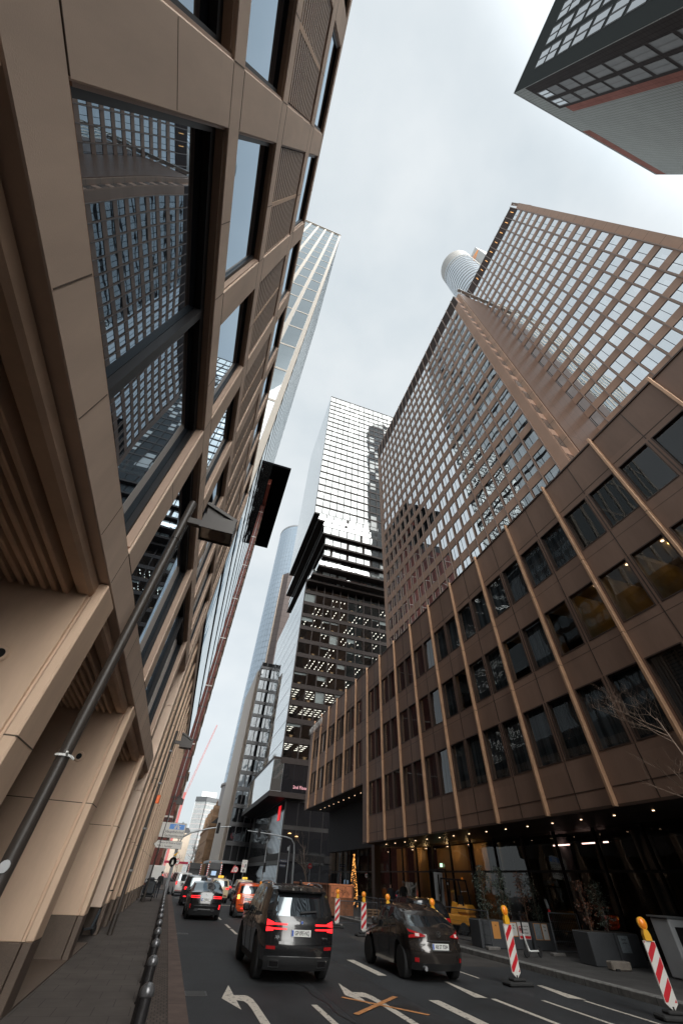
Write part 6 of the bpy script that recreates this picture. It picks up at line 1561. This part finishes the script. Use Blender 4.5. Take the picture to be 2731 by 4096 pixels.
b = MB(); b.bbox(-.25, .25, -.5, -.05, .9, 1.0, .03); b.bbox(-.25, .25, -.6, -.48, .95, 1.5, .03); b.obj('seat', M['rubber'], t)
b = MB()
for sx in (-.38, .38, -.24, .24): b.box(sx-.05, sx+.05, .72, .84, .15, 2.4)
for z in (.5, 1.4, 2.33): b.box(-.42, .42, .73, .83, z, z+.08)
b.obj('mast', M['steel'], t)
b = MB(); b.box(-.45, .45, .85, .9, .25, .75)
for sx in (-.3, .3): b.box(sx-.06, sx+.06, .86, 1.9, .18, .23)
b.obj('fork', M['black'], t)
for sx in (-1, 1): make_wheel(t, sx*.5, .35, .30, .22, sx); make_wheel(t, sx*.48, -.8, .24, .2, sx)
MB().lathe([(0, .09), (.05, .07), (.055, 0)], (.2, -.7, 2.16), 10).obj('beacon', M['orange'], t)
for sx in (-1, 1): MB().lathe([(0, -.03), (.05, -.02), (.06, .02)], (sx*.45, .42, 1.95), 10, 0, 'y').obj('headlight', M['lgrey'], t)
place(t, (16.2, 27.2, .145), .55)
# e-scooters
def scooter(label, x, y, z, rz, stem, text_=None):
    t = thing('e_scooter', label, 'e-scooter', (0, 0, 0), 'hire e-scooters'); dk = M['black']
    for px in (0, .88): 
        MB().lathe([(.07, -.028), (.115, -.028), (.125, -.01), (.125, .01), (.115, .028), (.07, .028)], (px, 0, .125), 20, 0, 'y').obj('wheel', tyrem, t, smooth=True); MB().lathe([(0, -.02), (.07, -.022), (.07, .022), (0, .02)], (px, 0, .125), 14, 0, 'y').obj('hub', M['steel'], t)
    b = MB(); b.bbox(.20, .74, -.075, .075, .145, .185, .012); b.bar((.72, 0, .165), (.88, 0, .20), .05, .03); b.obj('deck', stem, t)
    b = MB(); b.bar((.22, 0, .17), (.04, 0, .62), .075, .05, up=(0, 1, 0)); o = b.obj('stem', stem, t)
    MB().tube([(.0, 0, .13), (.02, 0, .35), (.05, 0, .62)], .022, 8).tube([(.045, 0, .6), (.085, 0, 1.12)], .03, 10).obj('steering_tube', dk, t, smooth=True)
    b = MB(); b.tube([(.09, -.26, 1.13), (.085, -.1, 1.12), (.085, .1, 1.12), (.09, .26, 1.13)], .016, 8); b.bbox(.04, .13, -.05, .05, 1.08, 1.2, .02); b.obj('handlebar', dk, t)
    MB().tube([(.88, 0, .27), (.96, 0, .2)], .03, 6).obj('mudguard', dk, t)
    MB().bar((.35, .05, .15), (.33, .16, .0), .014).obj('kickstand', dk, t)
    if text_: text('scooter_lettering', text_, .085, Matrix.Translation((.145, -.04, .38)) @ Matrix.Rotation(math.radians(66), 4, 'Y') @ Matrix.Rotation(PI/2, 4, 'X'), bpy.data.materials['leaf_olive'], o, .001)
    place(t, (x, y, z), rz); return t
scooter('white hire scooter standing on the right pavement by the planters', 13.92, 18.4, .145, .28, M['white'], 'Lime')
scooter('grey hire scooter tucked against the arcade column on the left', -2.05, 22.2, .075, -1.95, mat('scooter_grey', (.10, .12, .14), .4, var=.1))
# parked bicycle and grey cabinet at the right edge, kerb block
t = thing('cabinet', 'light grey street cabinet with a dark window at the right edge', 'cabinet', (17.1, 13.9, .145))
MB().bbox(16.55, 17.6, 13.9, 14.6, .15, 1.5, .04).obj('case', M['lgrey'], t); MB().box(16.72, 17.45, 13.885, 13.9, .85, 1.3).obj('screen', M['black'], t); MB().box(16.5, 17.65, 13.85, 14.65, 1.5, 1.54).obj('lid', M['steel'], t)
t = thing('bicycle', 'dark bicycle leaning by the grey cabinet at the right edge', 'bicycle', (0, 0, 0))
for py_ in (0, 1.05):
    w_ = MB()
    w_.lathe([(.31, -.018), (.335, -.01), (.34, 0), (.335, .01), (.31, .018), (.305, 0), (.31, -.018)], (py_, 0, .34), 28, 0, 'y'); wo_ = w_.obj('wheel', tyrem, t)
    s_ = MB()
    for k in range(14): a = 2*PI*k/14; s_.bar((py_, 0, .34), (py_+.31*math.cos(a), 0, .34+.31*math.sin(a)), .004)
    s_.obj('spokes', M['steel'], wo_)
b = MB(); P0, P1, P2, P3, P4 = (0, 0, .34), (.42, 0, .30), (.30, 0, .82), (.86, 0, .80), (1.05, 0, .34)
for a, c in ((P0, P1), (P0, P2), (P1, P2), (P2, P3), (P1, P3), (P3, P4), (P3, (.84, 0, 1.0))): b.tube([a, c], .016, 6)
b.obj('frame', M['black'], t); MB().tube([(.84, -.28, 1.02), (.88, -.1, 1.0), (.88, .1, 1.0), (.84, .28, 1.02)], .013, 6).obj('handlebar', M['black'], t); MB().bbox(.18, .44, -.06, .06, .90, .95, .02).bar((.30, 0, .82), (.30, 0, .9), .02).obj('saddle', M['rubber'], t)
place(t, (15.35, 12.6, .145), .35)
t = thing('concrete_block', 'pale wood-edged block lying on the right pavement before the planters', 'block', (15.6, 16.0, .145)); MB().bbox(15.35, 16.2, 15.75, 16.0, .15, .36, .03).obj('block', mat('pale_block', (.22, .19, .16), .8, var=.25, scale=5), t); MB().box(15.45, 15.6, 15.7, 16.05, .147, .2).obj('foot', M['rubber'], t)
# traffic lights
green = emis('white_arrow_lamp', (1, 1, .95), 3.0)
def head(mb_parent, x, y, z, lit=True):
    b = MB(); b.bbox(x-.17, x+.17, y-.1, y+.12, z-.5, z+.5, .03); h = b.obj('signal_head', M['black'], mb_parent)
    for k in (-1, 0, 1): MB().lathe([(.11, -.14), (.115, -.02), (.10, -.02), (.10, -.03), (0, -.03)], (x, y-.09, z+.32*k), 14, 0, 'y').obj('lens_hood', M['black'], h)
    if lit: a = MB(); a.bar((x, y-.125, z-.40), (x, y-.125, z-.24), .035); a.bar((x, y-.125, z-.24), (x-.06, y-.125, z-.31), .03); a.bar((x, y-.125, z-.24), (x+.06, y-.125, z-.31), .03); a.obj('lit_arrow', green, h)
t = thing('signal_mast', 'grey curved signal mast arching in from the right-hand corner', 'traffic light', (16.7, 70, .1))
MB().tube([(16.75, 70, .1), (16.5, 70, 4.6), (16.35, 70, 5.5), (15.9, 70, 6.0), (15.2, 70, 6.17), (12.5, 70, 6.35), (9.3, 70, 6.5)], [.12, .10, .09, .085, .08, .065, .045], 12).obj('mast', M['steel'], t, smooth=True); head(t, 11.0, 69.8, 6.35)
t = thing('signal_mast', 'grey signal mast arm reaching in from behind the direction signs on the left', 'traffic light', (.35, 60, .05))
MB().tube([(.3, 60, .04), (.3, 60, 4.2), (.5, 60, 4.7), (1.2, 60, 5.15), (2.9, 60, 5.6), (4.3, 60, 5.88), (5.85, 60, 6.05)], [.11, .10, .09, .085, .075, .06, .045], 12).obj('mast', M['steel'], t, smooth=True); head(t, 4.35, 59.85, 5.8)
for lab, x, y, h, hx in (('slim grey post with a dark signal head by the shifted tower', 12.75, 72, 5.9, True), ('grey lamp post with a flat pale lantern beside the street-name signs', 14.75, 72, 6.0, False), ('grey post with hanging fittings right of the street-name signs', 16.1, 71.5, 5.4, False)):
    t = thing('street_post', lab, 'post', (x, y, .1), 'grey posts at the crossing'); MB().tube([(x, y, .1), (x, y, h)], [.08, .055], 10).obj('post', M['steel'], t, smooth=True)
    if hx: head(t, x+.1, y-.15, 2.9)
    if x == 14.75: MB().bbox(x-.5, x+.1, y-.15, y+.15, h, h+.12, .03).obj('lantern', M['lgrey'], t)
    if x == 16.1: MB().bbox(x-.3, x-.1, y-.1, y+.1, h-.6, h-.2, .03).obj('fitting', M['lgrey'], t); MB().bar((x, y, h-.1), (x-.3, y, h-.25), .04).obj('bracket', M['steel'], t)
t = thing('street_name_sign', 'two dark blue street-name plates at the crossing', 'street sign', (15.5, 71.9, 3.5)); navy = mat('navy_plate', (.02, .025, .05), .4, var=0)
for z, s, x0, x1 in ((3.7, 'Große Gallusstraße', 14.9, 16.05), (3.22, 'N. Mainzer Straße', 15.0, 15.85)): o = MB().box(x0, x1, 71.88, 71.91, z-.16, z+.16).obj('plate', navy, t); text('plate_text', s, .15, face_my((x0+x1)/2, 71.875, z), sgm, o, .001, sx=.8)
t = thing('info_sign', 'tall white roadworks information board with warning triangle and phone symbol', 'road sign', (9.95, 72, 0)); MB().tube([(9.95, 72.05, 0), (9.95, 72.05, 3.4)], .04, 8).obj('post', M['steel'], t)
p = MB().box(9.58, 10.32, 71.97, 72, 2.25, 3.5).obj('sign_panel', sgm, t); text('sign_text', 'Neue Schlesingergasse', .085, face_my(9.95, 71.962, 3.36), blacki, p, .001, sx=.8); text('sign_text', 'Durchfahrt', .09, face_my(9.95, 71.962, 3.22), blacki, p, .001)
tr_ = MB(); 
for a, b in (((9.64, 2.8), (9.92, 2.8)), ((9.92, 2.8), (9.78, 3.06)), ((9.78, 3.06), (9.64, 2.8))): tr_.bar((a[0], 71.965, a[1]), (b[0], 71.965, b[1]), .04, .004, up=(0, 1, 0))
tr_.obj('triangle', M['red'], p); MB().poly([(10.04, 71.964, 2.72), (10.2, 71.964, 2.72), (10.2, 71.964, 3.08), (10.04, 71.964, 3.08)]).poly([(9.84, 71.964, 2.34), (10.0, 71.964, 2.34), (10.0, 71.964, 2.58), (9.84, 71.964, 2.58)]).obj('symbol', navy, p); text('sign_text', 'frei', .09, face_my(10.15, 71.962, 2.45), blacki, p, .001)
t = thing('limit_sign', 'red triangle with a round forty limit sign on one thin post', 'road sign', (9.0, 74, 0)); MB().tube([(9.0, 74, 0), (9.0, 74, 3.0)], .035, 8).obj('post', M['steel'], t)
tr_ = MB()
for a, b in (((8.45, 2.2), (9.25, 2.2)), ((9.25, 2.2), (8.85, 2.95)), ((8.85, 2.95), (8.45, 2.2))): tr_.bar((a[0], 73.95, a[1]), (b[0], 73.95, b[1]), .09, .01, up=(0, 1, 0))
tr_.obj('triangle', M['red'], t); MB().poly([(8.53, 73.96, 2.25), (9.17, 73.96, 2.25), (8.85, 73.96, 2.85)]).obj('sign_panel', sgm, t)
def round_sign(t, x, y, z, r, s=None): 
    MB().lathe([(0, -.012), (r, -.012), (r, .01), (0, .01)], (x, y, z), 24, 0, 'y').obj('rim', M['red'], t)
    if s: MB().lathe([(0, -.016), (r*.78, -.016), (r*.78, -.01)], (x, y, z), 24, 0, 'y').obj('sign_panel', sgm, t); text('sign_text', s, r*1.05, face_my(x, y-.018, z), blacki, t, .001)
    else: MB().box(x-r*.75, x+r*.75, y-.02, y-.012, z-r*.17, z+r*.17).obj('white_bar', sgm, t)
round_sign(t, 9.12, 73.9, 2.5, .33, '40')
t = thing('no_entry_sign', 'red no-entry sign on a thin post before the tinsel curtain', 'road sign', (19.6, 72, .145)); MB().tube([(19.62, 72.04, .145), (19.62, 72.04, 3.7)], .035, 8).obj('post', M['steel'], t); round_sign(t, 19.6, 72, 3.38, .3)
t = thing('limit_sign', 'round forty limit sign beyond the white van on the left', 'road sign', (1.1, 98, 0)); MB().tube([(1.1, 98.04, 0), (1.1, 98.04, 3.6)], .04, 8).obj('post', M['steel'], t); round_sign(t, 1.1, 98, 3.2, .42, '40')
# far roadworks: red-white barriers and red hoarding
for i in range(6):
    t = thing('road_barrier', 'red and white barrier across the far street, %s from the left' % ['first', 'second', 'third', 'fourth', 'fifth', 'last'][i], 'barrier', (-2+1.9*i, 235, 0), 'far red and white barriers'); b = MB()
    for k in range(6): b.box(-2+1.9*i+.3*k, -2+1.9*i+.3*k+.3, 235, 235.4, .1, 1.6, k % 2)
    b.obj('panel', [M['red'], sgm], t)
t = thing('red_canopy', 'red canopy strip above the far barriers', 'canopy', (3, 240, 0)); MB().box(-3.0, 7.5, 240, 242, 4.6, 5.4).obj('canopy_top', mat('canopy_red', (.55, .04, .09), .5, var=.1), t); c = MB()
for x in (-2.8, .4, 3.8, 7.2): c.box(x, x+.15, 240.5, 240.65, 0, 4.6)
c.obj('canopy_leg', M['white'], t)
# dark wrapped cart on the left pavement
t = thing('loaded_cart', 'dark wrapped cart with bundles parked on the left pavement', 'cart', (-1.15, 47.3, .045))
b = MB(); b.bbox(-1.6, -.72, 46.9, 47.7, .38, 1.22, .12); b.bbox(-1.55, -.9, 47.0, 47.6, 1.15, 1.42, .12); b.obj('bundle', mat('dark_tarp', (.03, .034, .04), .6, var=.3, scale=5, bump=.5, bscale=9), t)
b = MB(); b.bbox(-1.66, -.66, 46.85, 47.75, .26, .36, .02); b.bar((-.7, 46.9, .3), (-.62, 46.8, 1.3), .04); b.bar((-1.62, 46.9, .3), (-1.66, 46.8, 1.3), .04); b.bar((-.62, 46.8, 1.3), (-1.66, 46.8, 1.3), .04); b.obj('frame', M['black'], t)
for x in (-1.55, -.77):
    for y in (47.0, 47.6): MB().lathe([(0, -.03), (.1, -.03), (.11, 0), (.1, .03), (0, .03)], (x, y, .155), 12, 0, 'x').obj('wheel', tyrem, t)
# ------------------------------------------------------------------ people
def skin_mesh(verts, edges, radii, root=0):
    me = bpy.data.meshes.new('body'); me.from_pydata(verts, edges, []); o = bpy.data.objects.new('body', me); COL.objects.link(o)
    m1 = o.modifiers.new('s', 'SKIN'); m1.use_smooth_shade = True; m2 = o.modifiers.new('u', 'SUBSURF'); m2.levels = 1
    for i, r in enumerate(radii): me.skin_vertices[0].data[i].radius = (r, r) if not isinstance(r, tuple) else r
    for v in me.skin_vertices[0].data: v.use_root = False
    me.skin_vertices[0].data[root].use_root = True
    dg = bpy.context.evaluated_depsgraph_get(); dg.update(); out = bpy.data.meshes.new_from_object(o.evaluated_get(dg)); bpy.data.objects.remove(o); return out
def person(label, loc, rz, coat, legs, hair, hat=False, stride=.0, arm=.08, height=1.76, skin=(.42, .26, .19), carry=False):
    t = thing('person', label, 'person', (0, 0, 0), 'people on the street'); s = height/1.76
    nm = 'skin_%.2f' % skin[0]; sk = bpy.data.materials.get(nm) or mat(nm, skin, .6, var=.05)
    V, E, Rr = [], [], []
    def add(p, r, par=None):
        V.append(tuple(c*s for c in p)); Rr.append((r[0]*s, r[1]*s) if isinstance(r, tuple) else r*s)
        if par is not None: E.append((par, len(V)-1))
        return len(V)-1
    pel = add((0, 0, .95), (.155, .11)); ch = add((0, .01, 1.18), (.16, .115), pel); sh = add((0, .0, 1.40), (.15, .10), ch); nk = add((0, .01, 1.51), .055, sh); hd0 = add((0, .025, 1.60), (.075, .085), nk); hd1 = add((0, .02, 1.70), (.075, .088), hd0)
    hands = []
    for sd in (-1, 1):
        a = add((sd*.19, 0, 1.40), .062, sh); e = add((sd*(.24+arm*.3), -.03-sd*stride*.25, 1.13), .047, a); w_ = add((sd*(.25+arm*.4), .05-sd*stride*.5, .88), .033, e); k = add((sd*(.25+arm*.4), .06-sd*stride*.55, .80), (.022, .038), w_)
        for f in range(5):
            oy = -.032+.016*f; L_ = (.05, .075, .085, .078, .06)[f]
            if f == 0: q = add((sd*(.245+arm*.4)-sd*.0, .10-sd*stride*.55, .79), .009, k); add((sd*(.24+arm*.4), .115-sd*stride*.55, .755), .008, q)
            else: q = add((sd*(.25+arm*.4), .06+oy+.01-sd*stride*.55, .77-.02), .009, k); q = add((sd*(.245+arm*.4), .065+oy+.01-sd*stride*.55, .77-L_*.7), .008, q); add((sd*(.235+arm*.4), .072+oy+.01-sd*stride*.55, .77-L_), .007, q)
        h = add((sd*.095, 0, .88), .098, pel); kn = add((sd*.10, .03+sd*stride*.45, .50), .06, h); an = add((sd*.10, -.01+sd*stride*.9, .09), .042, kn); add((sd*.105, .13+sd*stride*.9, .05), .04, an)
    me = skin_mesh(V, E, Rr)
    mats = [sk, coat, legs, M['rubber']]
    for m in mats: me.materials.append(m)
    for p in me.polygons:
        c = p.center/s; p.use_smooth = True
        p.material_index = 3 if c.z < .10 else 2 if c.z < .86 and abs(c.x) < .215 else 0 if (c.z > 1.475 or (c.z < .87 and abs(c.x) >= .215)) else 1
    body = link('body', me, t)
    # face
    f = MB()
    for sd in (-1, 1): f.lathe([(0, .012), (.011, .004), (.011, -.004), (0, -.01)], (sd*.03*s, .105*s, 1.635*s), 8, 0, 'y')
    f.obj('eyes', blacki, t); MB().prism([(.095*s, 1.64*s), (.122*s, 1.60*s), (.10*s, 1.592*s)], 'x', -.012*s, .012*s).obj('nose', sk, t); MB().box(-.022*s, .022*s, .098*s, .106*s, 1.562*s, 1.570*s).obj('mouth', mat('lips', (.3, .12, .1), .5, var=0) if 'lips' not in bpy.data.materials else bpy.data.materials['lips'], t)
    for sd in (-1, 1): MB().lathe([(0, 0), (.016, .002), (.012, .01), (0, .012)], (sd*.078*s, .02*s, 1.63*s), 8, 0, 'x').obj('ear', sk, t)
    hm = bpy.data.materials.get(hair[0]) or mat(hair[0], hair[1], .8, var=.2)
    hh = MB(); n = 12
    for i in range(6):
        for j in range(n):
            def S(i_, j_):
                th = (i_/6)*PI*.62; a = 2*PI*j_/n; r_ = .093+(.012 if hat else 0); y_ = math.sin(th)*math.sin(a); cut = 1.0
                return V3((math.sin(th)*math.cos(a)*r_*.95, .015+y_*r_*1.12-.012, 1.685+math.cos(th)*r_*1.05-(.0 if y_ < .3 else -.03*(i_/6))))*s
            hh.poly([S(i, j), S(i, j+1), S(i+1, j+1), S(i+1, j)])
    hh.obj('hat' if hat else 'hair', hm, t, smooth=True)
    cl = MB(); cl.lathe([(.165, .80), (.185, .95), (.178, 1.15), (.185, 1.32), (.12, 1.44), (.075, 1.475)], (0, 0, 0), 18); m_ = cl.mesh('coat', [coat], True); m_.transform(Matrix.Diagonal((1.08*s, .74*s, s, 1))); link('coat', m_, t)
    if carry: MB().bbox(-.16*s, .16*s, -.26*s, -.12*s, 1.02*s, 1.42*s, .05).obj('backpack', M['rubber'], t)
    place(t, loc, rz); return t
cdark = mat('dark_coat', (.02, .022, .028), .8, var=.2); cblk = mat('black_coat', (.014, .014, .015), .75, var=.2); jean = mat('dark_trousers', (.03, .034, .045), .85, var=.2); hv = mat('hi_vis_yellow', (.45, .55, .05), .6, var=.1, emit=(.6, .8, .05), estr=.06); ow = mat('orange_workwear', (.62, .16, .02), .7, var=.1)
person('person in a dark hooded jacket walking away past the loaded cart', (-.52, 51.6, .045), 0, cdark, jean, ('dark_hood', (.02, .02, .025)), True, .22, carry=True)
struct(MB().box(16.9, 19.9, 33.5, 44, .147, .34).obj('entrance_step', slab_r))
person('grey-haired man in a black coat standing before the lit entrance', (17.55, 36.5, .34), 2.6, cblk, jean, ('grey_hair', (.32, .31, .30)), False, 0, height=1.82)
person('woman in a dark coat and black woolly hat beside the grey-haired man', (16.95, 37.6, .34), 2.9, cdark, jean, ('black_hat', (.015, .015, .016)), True, 0, height=1.66)
person('worker in orange workwear standing beyond the cream taxi', (7.85, 73.5, 0), 1.5, ow, ow, ('dark_hair', (.04, .03, .025)), False, .05)
person('worker in yellow hi-vis jacket at the left rear of the refuse lorry', (6.55, 88, 0), .2, hv, ow, ('dark_hair', (.04, .03, .025)), False, .1)
person('worker in yellow hi-vis jacket at the right rear of the refuse lorry', (8.25, 88.6, 0), -.2, hv, ow, ('dark_hair', (.04, .03, .025)), False, .1)
